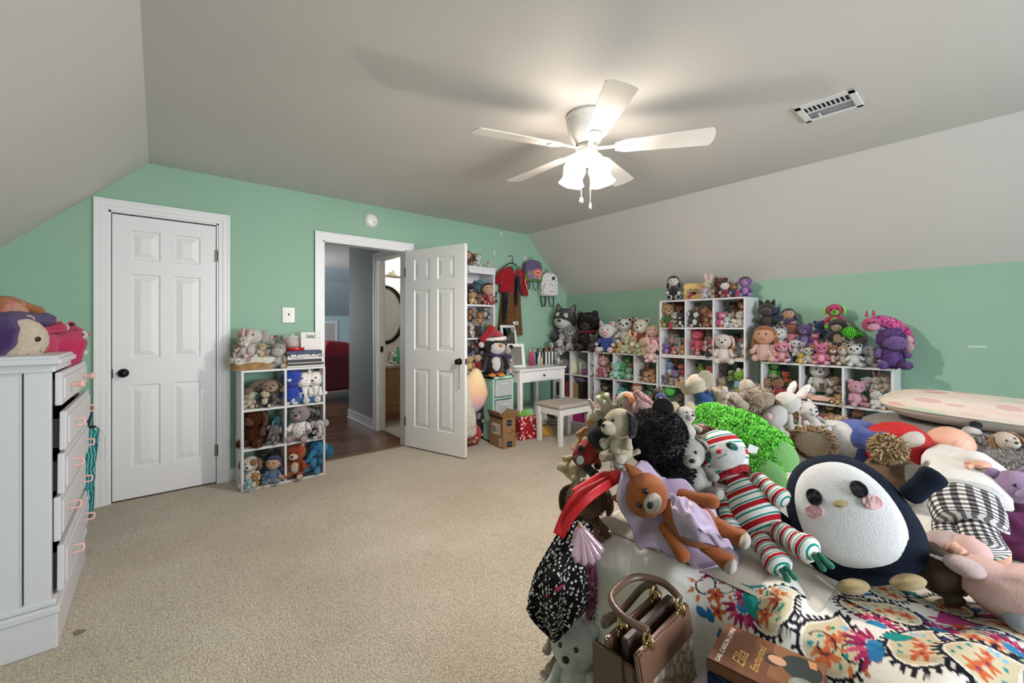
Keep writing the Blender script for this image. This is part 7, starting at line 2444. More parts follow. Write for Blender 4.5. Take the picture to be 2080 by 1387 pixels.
# ---------------------------------------------------------------- toys lying on the dresser
G = 'toys lying on the dresser'
pile('doll', 'cream-faced doll with purple hair lying on the dresser', pt(150, 712, d=2.0), pt(-8, 690, d=1.66), ('#dccbb4', '#c9285f', '#dccbb4'), hair='#4a2f6a', outfit='#c9285f', group=G, pose='stand', head=1.35)
pile('doll', 'pink-capped doll with ginger hair lying in red top', pt(120, 695, d=2.15), pt(-15, 632, d=1.9), ('#dca084', '#b8283f', '#dca084'), hair='#b8743a', hat='#e0808a', outfit='#b8283f', group=G, pose='stand', head=1.2)
pile('bear', 'hot pink plush with white patch lying on the dresser edge', pt(108, 712, d=2.0), pt(158, 672, d=2.1), ('#d0305f', '#d94a74', '#1d1a1c'), patch='#e6dcd8', eyes='mid', group=G, head=1.25)
pile('bear', 'olive and white plush with blue cuff behind the dolls', pt(60, 700, d=2.1), pt(88, 655, d=2.2), ('#9a9468', '#d8d0b4', '#4f74a0'), group=G)

# ================================================================== THE HEAP ON THE BED
G = 'toys heaped on the bed'

# ---- big penguin cushion
B, T = pt(1788, 1190, z=.57), pt(1662, 926, z=.85)
pgn, H = rig('penguin_cushion', 'big navy and white penguin cushion with pink cheeks', 'cushion', B, T)
NAVY = fabm('#1a2130')


def outline(w0, w1, h, n=40, zb=0.0, sq=2.4):
    pts = []
    for k in range(n):
        a = 2 * PI * k / n
        c, s = math.cos(a), math.sin(a)
        x = math.copysign(abs(c) ** (2 / sq), c)
        z = math.copysign(abs(s) ** (2 / sq), s)
        w = w0 + (w1 - w0) * (z + 1) / 2
        pts.append((x * w, zb + h / 2 * (1 + z)))
    return pts


def puffy(pts, thick, name='puffy', levels=8):
    """pillow-like solid from an outline in XZ"""
    n = len(pts)
    cx = sum(p[0] for p in pts) / n
    cz = sum(p[1] for p in pts) / n
    V, F = [], []
    for side in (-1, 1):
        for k in range(levels):
            u = k / levels
            y = side * thick / 2 * math.sqrt(max(0, 1 - (1 - u) ** 2.2)) if False else side * thick / 2 * (1 - (1 - u) ** 2.2) ** .8
            for (x, z) in pts:
                V.append((cx + (x - cx) * (1 - u), y, cz + (z - cz) * (1 - u)))
        V.append((cx, side * thick / 2, cz))
    half = levels * n + 1
    for si in (0, 1):
        o = si * half
        for k in range(levels - 1):
            for i in range(n):
                j = (i + 1) % n
                q = (o + k * n + i, o + k * n + j, o + (k + 1) * n + j, o + (k + 1) * n + i)
                F.append(q if si else tuple(reversed(q)))
        for i in range(n):
            j = (i + 1) % n
            q = (o + (levels - 1) * n + i, o + (levels - 1) * n + j, o + half - 1)
            F.append(q if si else tuple(reversed(q)))
    me = mesh_from(V, F, name, True)
    bm = bmesh.new(); bm.from_mesh(me)
    bmesh.ops.remove_doubles(bm, verts=bm.verts, dist=1e-5)
    bmesh.ops.recalc_face_normals(bm, faces=bm.faces)
    bm.to_mesh(me); bm.free()
    me.polygons.foreach_set('use_smooth', [True] * len(me.polygons))
    return me


TH = H * .42
obj('body', puffy(outline(.49 * H, .37 * H, H), TH), NAVY, pgn)


def front_y(x, z, w=.36, thick=.42, k=1.0):
    """front surface of the cushion at local x, z (in units of H)"""
    r = min(1.0, math.sqrt((x / (w + .115)) ** 2 + ((z - .5) / .52) ** 2))
    return -thick / 2 * (1 - r ** 2.2) ** .8


def patch_mesh(pts, lift):
    """thin felt patch following the cushion front, with its own thickness"""
    n = len(pts)
    cx = sum(p[0] for p in pts) / n
    cz = sum(p[1] for p in pts) / n
    V, F = [], []
    L = 10
    for k in range(L):
        u = k / L
        for (x, z) in pts:
            xx, zz = cx + (x - cx) * (1 - u), cz + (z - cz) * (1 - u)
            V.append((xx * H, front_y(xx, zz) * H - lift * min(1, (u + .02) * 12), zz * H))
    V.append((cx * H, front_y(cx, cz) * H - lift, cz * H))
    for k in range(L - 1):
        for i in range(n):
            j = (i + 1) % n
            F.append((k * n + i, k * n + j, (k + 1) * n + j, (k + 1) * n + i))
    for i in range(n):
        F.append(((L - 1) * n + i, (L - 1) * n + (i + 1) % n, L * n))
    return mesh_from(V, F, 'patch', True)


def ell(cx, cz, rx, rz, n=28, rot=0.0):
    return [(cx + rx * math.cos(a) * math.cos(rot) - rz * math.sin(a) * math.sin(rot), cz + rx * math.cos(a) * math.sin(rot) + rz * math.sin(a) * math.cos(rot)) for a in [2 * PI * k / n for k in range(n)]]


obj('face', patch_mesh([(x, z) for x, z in outline(.38, .30, .80, 44, .125, 2.3)], .006), fabm('#e9e8ec'), pgn)
for s in (-1, 1):
    obj('cheek', patch_mesh(ell(s * .20, .56, .072, .058), .013), fab('#e3b6ba'), pgn)
    obj('eye', patch_mesh(ell(s * .16, .665, .058, .070), .020), fab('#15171f'), pgn)
    obj('flipper', LIMBS[0], NAVY, pgn, M=limb_M((s * .43 * H, 0, .56 * H), (s * .70 * H, -.03 * H, (.44 if s < 0 else .70) * H), .095 * H, .5))
    obj('foot', BALLS[1], fab('#d2b98a'), pgn, M=Matrix.LocRotScale(Vector((s * .17 * H, -.20 * H, .02 * H)), Euler((0, 0, s * .2)), (.11 * H, .10 * H, .055 * H)))
obj('beak', CONE, fab('#c4b184'), pgn, M=Matrix.LocRotScale(Vector((0, -.20 * H, .59 * H)), Euler((PI / 2 + .5, 0, 0)), (.06 * H, .03 * H, .07 * H)))

# ---- red, white and teal striped sloth
STR = [(0, '#e6e4e0'), (.30, '#1f8a80'), (.40, '#e6e4e0'), (.55, '#b01f2a'), (.85, '#e6e4e0'), (.90, '#1f8a80')]
S_BODY = pattern_mat('striped_fleece_body', '#fff', STR, 2.3, mode='stripes')
S_LIMB = pattern_mat('striped_fleece_limb', '#fff', STR, 4.4, mode='stripes')
S_HEAD = pattern_mat('striped_fleece_head', '#fff', STR, 1.6, mode='stripes')
B, T = pt(1566, 1098, z=.62), pt(1445, 885, z=.86)
sl, H = rig('striped_sloth', 'sloth plush in red, white and teal striped fleece', 'plush toy', B, T, turn=-6)
bdy = obj('body', PEARS[0], S_BODY, sl, M=Matrix.LocRotScale(Vector((0, 0, .30 * H)), Euler((0, 0, 0)), (.215 * H, .18 * H, .30 * H)))
hdm = Matrix.LocRotScale(Vector((0, -.03 * H, .78 * H)), Euler((.15, .12, 0)), (.235 * H, .22 * H, .235 * H))
hd = obj('head', BALLS[0], S_HEAD, sl, M=hdm)
sub('face', BALLS[1], fab('#e8e6e6'), hd, M=Matrix.LocRotScale(Vector((.02 * H, -.09 * H, .74 * H)), Euler((0, 0, 0)), (.19 * H, .17 * H, .165 * H)))
for s in (-1, 1):
    sub('eye_patch', BALLS[2], fab('#1f6f68'), hd, M=Matrix.LocRotScale(Vector(((.02 + s * .105) * H, -.205 * H, .745 * H)), Euler((0, s * .7, s * .45)), (.058 * H, .035 * H, .045 * H)))
    sub('eye', BALL_S, EYEB, hd, M=Matrix.LocRotScale(Vector(((.02 + s * .098) * H, -.238 * H, .755 * H)), Euler((0, 0, 0)), (.024 * H, .016 * H, .026 * H)))
    ar = obj('arm', LIMBS[1], S_LIMB, sl, M=limb_M((s * .14 * H, -.02 * H, .50 * H), (s * (.26 if s < 0 else .27) * H, -.10 * H, (.08 if s < 0 else .20) * H), .09 * H))
    lg = obj('leg', LIMBS[2], S_LIMB, sl, M=limb_M((s * .08 * H, -.04 * H, .06 * H), ((s * .13 + .12) * H, -.20 * H, (-.24 if s < 0 else -.20) * H), .108 * H))
    for q in range(2):
        sub('claw', LIMBS[0], fab('#1f8a70'), lg, M=limb_M(((s * .13 + .11 + .03 * q) * H, -.20 * H, -.21 * H), ((s * .13 + .12 + .06 * q) * H, -.24 * H, -.33 * H), .024 * H))
    if s < 0:
        for q in range(2):
            sub('claw', LIMBS[0], fab('#1f8a70'), ar, M=limb_M(((s * .26 - .015 + .03 * q) * H, -.12 * H, .09 * H), ((s * .26 - .02 + .05 * q) * H, -.16 * H, -.01 * H), .020 * H))
sub('nose', BALL_S, mat('#b8202c', .5), hd, M=Matrix.LocRotScale(Vector((.02 * H, -.262 * H, .735 * H)), Euler((0, 0, 0)), (.026 * H, .02 * H, .022 * H)))
sub('mouth', tube([(x * H, (-.248 + .6 * (x - .02) ** 2) * H, (.685 + 2 * (x - .02) ** 2) * H) for x in (-.03, -.005, .02, .045, .07)], .004 * H, 5), mat('#8a8a8c', .6), hd)
obj('scarf', tube([(.13 * H * math.cos(a), .115 * H * math.sin(a) - .02 * H, .585 * H) for a in [2 * PI * k / 18 for k in range(19)]], .035 * H, 8, cap=False), fab('#a81f2c'), sl)

# ---- green shaggy monster lying with its feet towards us
gm = thing('green_monster', 'bright green shaggy plush lying with its pale soles up', 'plush toy', (0, 0, 0), group=G)


def blob(p, rx, ry, rz, e=(0, 0, 0)):
    return Matrix.LocRotScale(p, Euler(e), (rx, ry, rz))


mats_g = [blob(pt(1478, 878, z=.84), .15, .11, .085, (0, .1, -.75)), blob(pt(1446, 868, z=.85), .09, .08, .085), blob(pt(1545, 905, z=.80), .10, .075, .07, (0, .2, -.6)), blob(pt(1530, 950, z=.74), .095, .07, .065, (0, .2, -.5)), blob(pt(1462, 905, z=.80), .075, .06, .06)]
nmg = ['body', 'head', 'leg', 'leg', 'arm']
for M_, n_ in zip(mats_g, nmg):
    obj(n_, BALLS[0], fabm('#3f9a34'), gm, M=M_)
o = obj('fur', fur_mesh(mats_g, 26000, .022, 77, droop=.25, wid=.085), furmat('#7fd458', 1.4), gm)
o['kind'] = 'stuff'
for (x, y, z, r) in ((1584, 924, .775, .055), (1560, 968, .72, .056)):
    p = pt(x, y, z=z)
    d = (CAMP - p).normalized()
    p = p + d * .05
    obj('sole', BALL_S, fab('#8fd07a'), gm, M=Matrix.LocRotScale(p, Vector((0, 0, 1)).rotation_difference((d + Vector((.3, -.2, .1))).normalized()), (r, r * 1.15, .026)))
obj('tag', box_mesh((-.018, -.001, -.028), (.018, .001, .0)), mat('#e6e4e0', .7), gm, loc=pt(1532, 905, z=.83), rot=(0, .4, -.6))

# ---- bear in a blue hooded sweater
bh = thing('sweater_bear', 'tan curly bear in white and blue sweater lying sideways', 'plush toy', (0, 0, 0), group=G)
obj('body', BALLS[0], fab('#4a5fae'), bh, M=blob(pt(1735, 893, z=.70), .15, .13, .095, (0, 0, -.3)))
obj('sweater_front', BALLS[1], fab('#dcd8d2'), bh, M=blob(pt(1695, 893, z=.70), .10, .12, .09, (0, 0, -.3)))
lm = limb_M(at_depth(1735, 885, 1.72), at_depth(1800, 905, 1.62), .05)
obj('arm', LIMBS[0], fab('#4458a5'), bh, M=lm)
fm = [blob(at_depth(1803, 910, 1.58), .055, .05, .045), blob(pt(1655, 900, z=.71), .075, .075, .07), blob(pt(1612, 893, z=.71), .06, .055, .055), blob(pt(1700, 870, z=.68), .12, .07, .06)]
for M_, n_ in zip(fm, ('paw', 'leg', 'leg', 'head')):
    obj(n_, BALLS[2], fab('#9a8264'), bh, M=M_)
o = obj('fur', fur_mesh(fm, 5200, .02, 5, droop=.15, wid=.12), furmat('#b59c7c'), bh); o['kind'] = 'stuff'
p = pt(1650, 902, z=.72); p += (CAMP - p).normalized() * .06
obj('sole', BALL_S, fab('#b9a58c'), bh, M=Matrix.LocRotScale(p, Vector((0, 0, 1)).rotation_difference((CAMP - p).normalized()), (.052, .065, .03)))

# ---- red-hooded bear, face down
rb = thing('red_hooded_bear', 'bear plush in a smooth red hood with one cream ear', 'plush toy', (0, 0, 0), group=G)
obj('hood', BALLS[0], mat('#b01418', .8, bump=.15, scale=30), rb, M=blob(pt(1822, 910, z=.70), .135, .13, .115))
obj('ear', DISC, fab('#e0d2c4'), rb, M=blob(at_depth(1853, 898, 1.74), .05, .035, .05, (.4, .3, -.7)))
obj('hood_collar', tube([Vector(pt(1880, 935, z=.68)) + Vector((.03 * math.cos(a), .05 * math.sin(a), .06 * math.sin(a))) for a in [2 * PI * k / 14 for k in range(15)]], .022, 8, cap=False), fab('#a01218'), rb)
obj('body', BALLS[3], fab('#7a5f48'), rb, M=blob(pt(1815, 965, z=.65), .13, .10, .07))
obj('belly', BALLS[1], fab('#dcd6cc'), rb, M=blob(pt(1858, 985, z=.64), .075, .07, .075))

# ---- baby doll lying on its front in a white shirt and gingham shorts
GING = pattern_mat('black_white_gingham', '#e4e1de', ['#17161a'], 24, mode='check')


def gingham():
    m, nt, b = new_mat('gingham')
    uv = node(nt, 'ShaderNodeUVMap')
    sx = node(nt, 'ShaderNodeSeparateXYZ'); nt.links.new(uv.outputs[0], sx.inputs[0])
    outs = []
    for ax, sc in ((0, 15.0), (1, 9.0)):
        mu = node(nt, 'ShaderNodeMath', operation='MULTIPLY'); mu.inputs[1].default_value = sc
        fr = node(nt, 'ShaderNodeMath', operation='FRACT'); gt = node(nt, 'ShaderNodeMath', operation='GREATER_THAN'); gt.inputs[1].default_value = .5
        nt.links.new(sx.outputs[ax], mu.inputs[0]); nt.links.new(mu.outputs[0], fr.inputs[0]); nt.links.new(fr.outputs[0], gt.inputs[0])
        outs.append(gt.outputs[0])
    ad = node(nt, 'ShaderNodeMath', operation='ADD'); nt.links.new(outs[0], ad.inputs[0]); nt.links.new(outs[1], ad.inputs[1])
    mr = node(nt, 'ShaderNodeMath', operation='MULTIPLY'); mr.inputs[1].default_value = .5; nt.links.new(ad.outputs[0], mr.inputs[0])
    rp = node(nt, 'ShaderNodeValToRGB'); rp.color_ramp.interpolation = 'CONSTANT'
    rp.color_ramp.elements[0].color = srgb('#e4e1de') + (1,)
    rp.color_ramp.elements[1].position = .75; rp.color_ramp.elements[1].color = srgb('#131216') + (1,)
    e = rp.color_ramp.elements.new(.25); e.color = srgb('#6f6c70') + (1,)
    nt.links.new(mr.outputs[0], rp.inputs['Fac']); nt.links.new(rp.outputs[0], b.inputs['Base Color'])
    b.inputs['Roughness'].default_value = .9
    return m


def tube_uv(points, radii, n=28, flat=.75, fold=0.0):
    pts = smooth_path(points, 6)
    m = len(points) - 1
    rs = []
    for i in range(len(pts)):
        u = i / (len(pts) - 1) * m
        k = min(int(u), m - 1)
        rs.append(radii[k] + (radii[k + 1] - radii[k]) * (u - k))
    me = tube(pts, rs, n, flat=flat)
    uvl = me.uv_layers.new(name='UVMap')
    L = len(pts)
    for poly in me.polygons:
        vsx = [me.loops[l].vertex_index for l in poly.loop_indices]
        ks = [v % n for v in vsx]
        wrap = max(ks) - min(ks) > n / 2
        for l, v, k in zip(poly.loop_indices, vsx, ks):
            uvl.data[l].uv = (((k + n) if (wrap and k < n / 2) else k) / n, (v // n) / (L - 1))
    if fold:
        for v in me.vertices:
            k, r = v.index % n, v.index // n
            f = fold * math.sin(k / n * 2 * PI * 6 + r * .3)
            c = pts[min(r, L - 1)]
            v.co = c + (v.co - c) * (1 + f)
    return me


bd_ = thing('baby_doll', 'bald baby doll lying in white shirt and gingham shorts', 'doll', (0, 0, 0), group=G)
SKIN = mat('#d9a68e', .55, var=.05, scale=5)
hdp = pt(1930, 902, z=.72)
hh = obj('head', ball(28, 20, .03, 1.5, 4), SKIN, bd_, M=blob(hdp, .088, .08, .075, (0, .2, -.4)))
obj('ear', DISC, SKIN, bd_, M=blob(pt(1946, 902, z=.76), .022, .018, .026, (.6, .2, -.7)))
obj('cheek', BALLS[0], SKIN, bd_, M=blob(pt(1905, 912, z=.69), .06, .055, .05))
SHIRT = fabm('#dedbd8')
obj('shirt', tube_uv([pt(1922, 918, z=.71), pt(1940, 945, z=.715), pt(1955, 980, z=.71), pt(1962, 1012, z=.69)], [.05, .095, .10, .098], 30, .62, .03), SHIRT, bd_)
obj('sleeve', tube_uv([pt(1950, 935, z=.76), pt(1985, 940, z=.77), pt(2012, 962, z=.72)], [.042, .046, .05], 24, .8, .05), SHIRT, bd_)
obj('forearm', LIMBS[0], SKIN, bd_, M=limb_M(pt(2005, 955, z=.75), pt(1978, 935, z=.775), .028))
hp_ = pt(1992, 944, z=.782)
pm0 = obj('palm', BALLS[0], SKIN, bd_, M=blob(hp_, .028, .022, .014, (0, 0, -.6)))
for q in range(4):
    a_ = hp_ + RGT * (-.012 + q * .010) + Vector((0, 0, .004))
    sub('finger', LIMBS[1], SKIN, pm0, M=limb_M(a_, a_ + FWD * (.028 + .004 * (q in (1, 2))) - RGT * .012 + Vector((0, 0, -.006)), .0075))
sub('thumb', LIMBS[1], SKIN, pm0, M=limb_M(hp_ - RGT * .02, hp_ - RGT * .048 + Vector((0, 0, -.008)), .008))
GM = gingham()
obj('shorts', tube_uv([pt(1958, 1008, z=.685), pt(1962, 1040, z=.67), pt(1972, 1070, z=.65)], [.08, .086, .075], 40, .7, .03), GM, bd_)
obj('shorts_leg', tube_uv([pt(1975, 1055, z=.66), pt(1990, 1095, z=.63), pt(2002, 1120, z=.61)], [.044, .046, .05], 34, .8, .03), GM, bd_)
obj('shorts_leg', tube_uv([pt(1935, 1050, z=.65), pt(1932, 1080, z=.62), pt(1940, 1105, z=.60)], [.042, .044, .048], 34, .8, .03), GM, bd_)
obj('leg', LIMBS[1], SKIN, bd_, M=limb_M(pt(2000, 1105, z=.60), pt(2030, 1140, z=.58), .032))
obj('leg', LIMBS[2], SKIN, bd_, M=limb_M(pt(1940, 1090, z=.60), pt(1955, 1120, z=.58), .03))

# ---- doll in pale pink lying at the front right
pk = thing('pink_doll', 'brown-haired doll in a pale pink dress with white bow', 'doll', (0, 0, 0), group=G)
hp_ = pt(1908, 1160, z=.615)
obj('head', BALLS[0], mat('#c99a80', .6), pk, M=blob(hp_ + RGT * .03 + Vector((0, 0, -.012)), .045, .045, .045))
HB = mat('#4a3524', .6, bump=.6, scale=90, var=.3)
hb = obj('hair', BALLS[2], HB, pk, M=blob(hp_, .058, .055, .055))
sub('hair_bun', BALLS[1], HB, hb, M=blob(pt(1892, 1118, z=.655), .02, .02, .022))
sub('curl', LIMBS[0], HB, hb, M=limb_M(pt(1918, 1190, z=.59), pt(1945, 1230, z=.565), .022))
for s in (-1, 1):
    sub('bow_loop', LIMBS[0], mat('#e8e4e2', .6), hb, M=limb_M(pt(1898, 1130, z=.66), pt(1898 + s * 20, 1130 + s * 7, z=.66), .008, .5))
PKD = fabm('#d8b4ae')
obj('dress', tube_uv([pt(1955, 1150, z=.63), pt(1985, 1165, z=.63), pt(2030, 1195, z=.615), pt(2085, 1215, z=.61), pt(2130, 1235, z=.60)], [.04, .06, .075, .085, .09], 30, .75, .05), PKD, pk)
obj('sleeve', BALLS[2], PKD, pk, M=blob(pt(1965, 1122, z=.65), .048, .045, .042))
obj('arm', LIMBS[0], mat('#d8a890', .6), pk, M=limb_M(pt(1958, 1128, z=.665), pt(1928, 1108, z=.675), .018))
obj('bib', BALLS[3], fab('#e6c9c8'), pk, M=blob(pt(1958, 1150, z=.665), .04, .035, .022, (0, .3, -.6)))
obj('cardigan', BALLS[1], fab('#dcc0bc'), pk, M=blob(pt(1925, 1105, z=.655), .06, .045, .032, (0, 0, -.5)))
obj('shoe', BALLS[0], mat('#9aa0ac', .3), pk, M=blob(pt(2075, 1260, z=.585), .04, .03, .022))

# ---- lilac bear and plum dress at the right edge
pile('bear', 'lilac bear plush with stitched eye at the right edge', (2085, 1080, .60), (2052, 960), ('#b394bc', '#c4a8cc', '#a584b0'), turn=15, group=G, outfit='#5c2a4a', head=1.1)
pl_ = tag(obj('plum_cloth', tube_uv([pt(2030, 1040, z=.68), pt(2045, 1075, z=.64), pt(2070, 1120, z=.60)], [.05, .08, .09], 30, .6, .12), fabm('#5c2a4c')), 'plum velvet dress crumpled beside the gingham shorts', 'dress', G)
pile('mouse', 'white mouse plush with black and red bow behind baby doll', (2010, 915, .66), (1962, 868), ('#e3ddd8', '#efe8e2', '#26252a'), turn=-30, group=G, scarf='#b0202a')
pile('dog', 'brown-eared cream plush in red at the right edge', (2070, 950, .65), (2030, 880), ('#d8c8b4', '#e3d8c8', '#8a6238'), turn=20, group=G, outfit='#b01f2a')
pile('bear', 'navy teddy lying at the foot of the grey pillows', (2080, 925, .64), (2040, 880), ('#1f2636', '#2f384c', '#1f2636'), turn=160, group=G)

# ---- left part of the heap
pile('bear', 'black furry bear plush lying face down among the heap', (1400, 985, .72), (1318, 868), ('#121113', '#1c1a1c', '#121113'), turn=172, group=G, fur=7000, furL=.010, head=1.45, wide=.9, k=1.2)
pile('dog', 'cream dog plush with black ears and nose pointing up', (1262, 940, .80), (1262, 838), ('#dcc9b0', '#e8dac6', '#1a1819'), turn=-35, group=G, head=1.2)
pile('bear', 'black plush in red shorts at the left of the heap', (1170, 945, .73), (1232, 870), ('#1a191b', '#e0d6cc', '#1a191b'), turn=30, group=G, outfit='#b8202a')
pile('dog', 'grey and white dog plush with black eyes mid heap', (1425, 1010, .68), (1388, 892), ('#c3bdb6', '#d8d4ce', '#a8a29c'), turn=5, group=G, head=1.05)
pile('bear', 'sage green plush under the grey and white dog', (1455, 1045, .62), (1420, 965), ('#a5b094', '#c3ccb4', '#a5b094'), turn=-10, group=G)
pile('dog', 'russet brown dog plush beside the striped sloth', (1455, 925, .80), (1428, 868), ('#6a3f22', '#7a4c2c', '#5a341a'), turn=150, group=G)
pile('mouse', 'white mouse plush with big cream ear', (1400, 900, .84), (1385, 828), ('#e0d6cc', '#ebe3da', '#dcc8a4'), turn=40, group=G, head=1.05)
pile('bunny', 'pale pink rabbit plush lying behind the cream dog', (1350, 880, .86), (1290, 818), ('#dcb0ae', '#e8c9c6', '#d89a9c'), turn=-20, group=G)
pile('dog', 'cream kangaroo-like plush with orange ear at the heap top', (1320, 860, .88), (1262, 800), ('#e2d4c0', '#efe6d8', '#c98a58'), turn=-50, group=G)
pile('bear', 'pale yellow plush with legs in the air', (1222, 800, .98), (1250, 868), ('#dfd2bd', '#ebe2d2', '#dfd2bd'), turn=10, group=G, pose='stand')
pile('bear', 'tan plush with arm hanging off the bed corner', (1172, 920, .74), (1215, 850), ('#c99a6c', '#d9b48c', '#c99a6c'), turn=20, group=G, pose='stand')
pile('bear', 'cream plush with yellow feet at the bed corner', (1152, 972, .66), (1205, 905), ('#dccda4', '#e6dab8', '#d2c090'), turn=-10, group=G)
pile('elephant', 'cream elephant plush in shiny blue puffer vest', (1440, 835, .86), (1405, 765), ('#dfceb8', '#e8dccb', '#d8c4aa'), turn=140, group=G, outfit='#2f5a9a')
pile('dog', 'big beige dog plush lying with its nose to the right', (1440, 840, .84), (1560, 812), ('#b3a18c', '#c9baa6', '#8f7e6a'), turn=-70, group=G, head=.95, fur=1800, furL=.014)
pile('bunny', 'white rabbit plush in white dress with pink soles', (1560, 865, .80), (1610, 800), ('#e3dcd6', '#e8c0c4', '#e0b0b4'), turn=150, group=G, outfit='#dcd4d0')
pile('bear', 'white teddy behind the white rabbit dress', (1660, 880, .74), (1632, 820), ('#e0dad4', '#ece6e0', '#d8ccc4'), turn=30, group=G)
pile('cat', 'dark grey cat plush at the back of the heap', (1585, 850, .74), (1560, 815), ('#2c2b2e', '#4a484c', '#2c2b2e'), turn=160, group=G)
pile('bear', 'green knitted teddy between mouse and green monster', (1405, 905, .82), (1402, 868), ('#4a8a44', '#6aa85c', '#4a8a44'), turn=60, group=G)
pile('doll', 'small red elf doll with green cap', (1428, 900, .83), (1424, 860), ('#d8b09a', '#a81f2a', '#d8b09a'), turn=10, group=G, outfit='#a81f2a', hat='#2f7a3c')
pile('bear', 'brown teddy at the back beside the green toy', (1350, 830, .90), (1330, 790), ('#3f2f26', '#6a5444', '#3f2f26'), turn=30, group=G)
pile('bird', 'blue bird plush behind the pink rabbit', (1352, 838, .90), (1340, 800), ('#2f4a8f', '#6f8ac4', '#2f4a8f'), turn=-10, group=G)
pile('bear', 'ivory teddy wedged below the puffer vest', (1350, 915, .82), (1372, 850), ('#e3d9cb', '#ece4d8', '#e3d9cb'), turn=25, group=G)
pile('pig', 'blush pink piglet beside the white mouse', (1330, 900, .83), (1322, 852), ('#d8a8a4', '#e6c4c0', '#d8a8a4'), turn=-40, group=G)
pile('lamb', 'white lamb plush between sloth and lilac cloth', (1440, 1075, .60), (1402, 1000), ('#d8d6d2', '#c8c4c0', '#d8d6d2'), turn=-20, group=G)
pile('bunny', 'cream rabbit plush at the far left top of the heap', (1225, 890, .80), (1208, 832), ('#e3d8c6', '#efe6d8', '#d8b0a4'), turn=30, group=G)
pile('dog', 'white puppy plush in red scarf near the bed corner', (1262, 962, .74), (1255, 905), ('#e0d8ce', '#ece6de', '#8f2a2a'), turn=-15, group=G, scarf='#b01f28')
pile('bear', 'pale apricot teddy between black bear and white mouse', (1345, 890, .83), (1352, 842), ('#dcb898', '#e8ceb4', '#dcb898'), turn=15, group=G)
pile('elephant', 'pearl grey elephant plush behind the green monster', (1500, 850, .82), (1488, 798), ('#b5b0ac', '#cfcac6', '#c9b4b0'), turn=-25, group=G)
pile('bear', 'soft pink teddy right of the blue-vested elephant', (1470, 845, .84), (1462, 790), ('#dfc0b8', '#ecd6d0', '#dfc0b8'), turn=20, group=G)
# blanket bunched up under the heap
bv, bf = [], []
for i in range(41):
    for j in range(25):
        x, y = 1.16 + i * .05, .30 + j * .027
        h_ = .21 * math.exp(-((y - .80) / .24) ** 2) * max(0, min(1, (x - 1.28) / .25)) * max(.25, 1 - max(0, x - 1.9) * .8)
        edge = min(1, (x - 1.16) / .05, (3.16 - x) / .05, (y - .30) / .06, (.948 - y) / .04)
        bv.append((x, y, .553 + max(0, edge) * (h_ + .02 * mnoise.noise(Vector((x * 9, y * 9, 1))) + .012)))
for i in range(40):
    for j in range(24):
        a_ = i * 25 + j
        bf.append((a_, a_ + 25, a_ + 26, a_ + 1))
tag(obj('blanket', mesh_from(bv, bf, 'blanket', True), fabm('#cdc4b8')), 'cream blanket bunched up under the heap of toys', 'blanket')

# ---- orange fox on a lilac cloth
def sheet(P, nu=16, nv=16, amp=.012, th_=.004, seed=0, waves=3):
    """draped cloth spanning a coarse grid of points P[i][j]; has thickness"""
    rows = [smooth_path([Vector(p) for p in r], max(2, nv // (len(r) - 1))) for r in P]
    cols = list(zip(*rows))
    grid = [smooth_path(list(c), max(2, nu // (len(P) - 1))) for c in cols]
    n0, n1 = len(grid), len(grid[0])
    V, F = [], []
    top = []
    for i in range(n0):
        for j in range(n1):
            p = grid[i][j].copy()
            p.z += amp * math.sin(waves * 6.28 * i / n0 + seed) * math.sin(waves * 3.5 * j / n1 + seed * 2) + amp * .8 * mnoise.noise(Vector((i * .3, j * .3, seed)))
            V.append(p)
    m = len(V)
    V += [v - Vector((0, 0, th_)) for v in V]
    for i in range(n0 - 1):
        for j in range(n1 - 1):
            a, b, c, d = i * n1 + j, i * n1 + j + 1, (i + 1) * n1 + j + 1, (i + 1) * n1 + j
            F += [(a, b, c, d), (m + d, m + c, m + b, m + a)]
    edge = [i * n1 for i in range(n0)] + [(n0 - 1) * n1 + j for j in range(1, n1)] + [i * n1 + n1 - 1 for i in range(n0 - 2, -1, -1)] + [j for j in range(n1 - 2, 0, -1)]
    for a, b in zip(edge, edge[1:] + edge[:1]):
        F.append((a, b, m + b, m + a))
    me = mesh_from(V, F, 'sheet', True)
    bm = bmesh.new(); bm.from_mesh(me); bmesh.ops.recalc_face_normals(bm, faces=bm.faces); bm.to_mesh(me); bm.free()
    me.polygons.foreach_set('use_smooth', [True] * len(me.polygons))
    return me


LIL = mat('#b9a4bf', rough=.45, bump=.1, scale=20)
tag(obj('lilac_cloth', sheet([[pt(1262, 965, z=.80), pt(1300, 940, z=.82), pt(1372, 975, z=.78), pt(1450, 1020, z=.71)],
                              [pt(1252, 1010, z=.745), pt(1310, 1010, z=.74), pt(1370, 1040, z=.68), pt(1470, 1080, z=.63)],
                              [pt(1285, 1085, z=.62), pt(1330, 1090, z=.61), pt(1400, 1110, z=.60), pt(1500, 1105, z=.60)],
                              [pt(1300, 1110, z=.575), pt(1350, 1118, z=.575), pt(1420, 1150, z=.575), pt(1500, 1145, z=.575)]], 24, 24, .014, seed=1), LIL), 'shiny lilac cloth spread under the orange fox plush', 'cloth', G)
pile('fox', 'orange fox plush lying on the lilac cloth', (1505, 1125, .63), (1285, 985), ('#b8622a', '#e3d8cc', '#b8622a'), turn=-12, group=G, pose='stand', eyes='mid', head=.85, lean=.12)
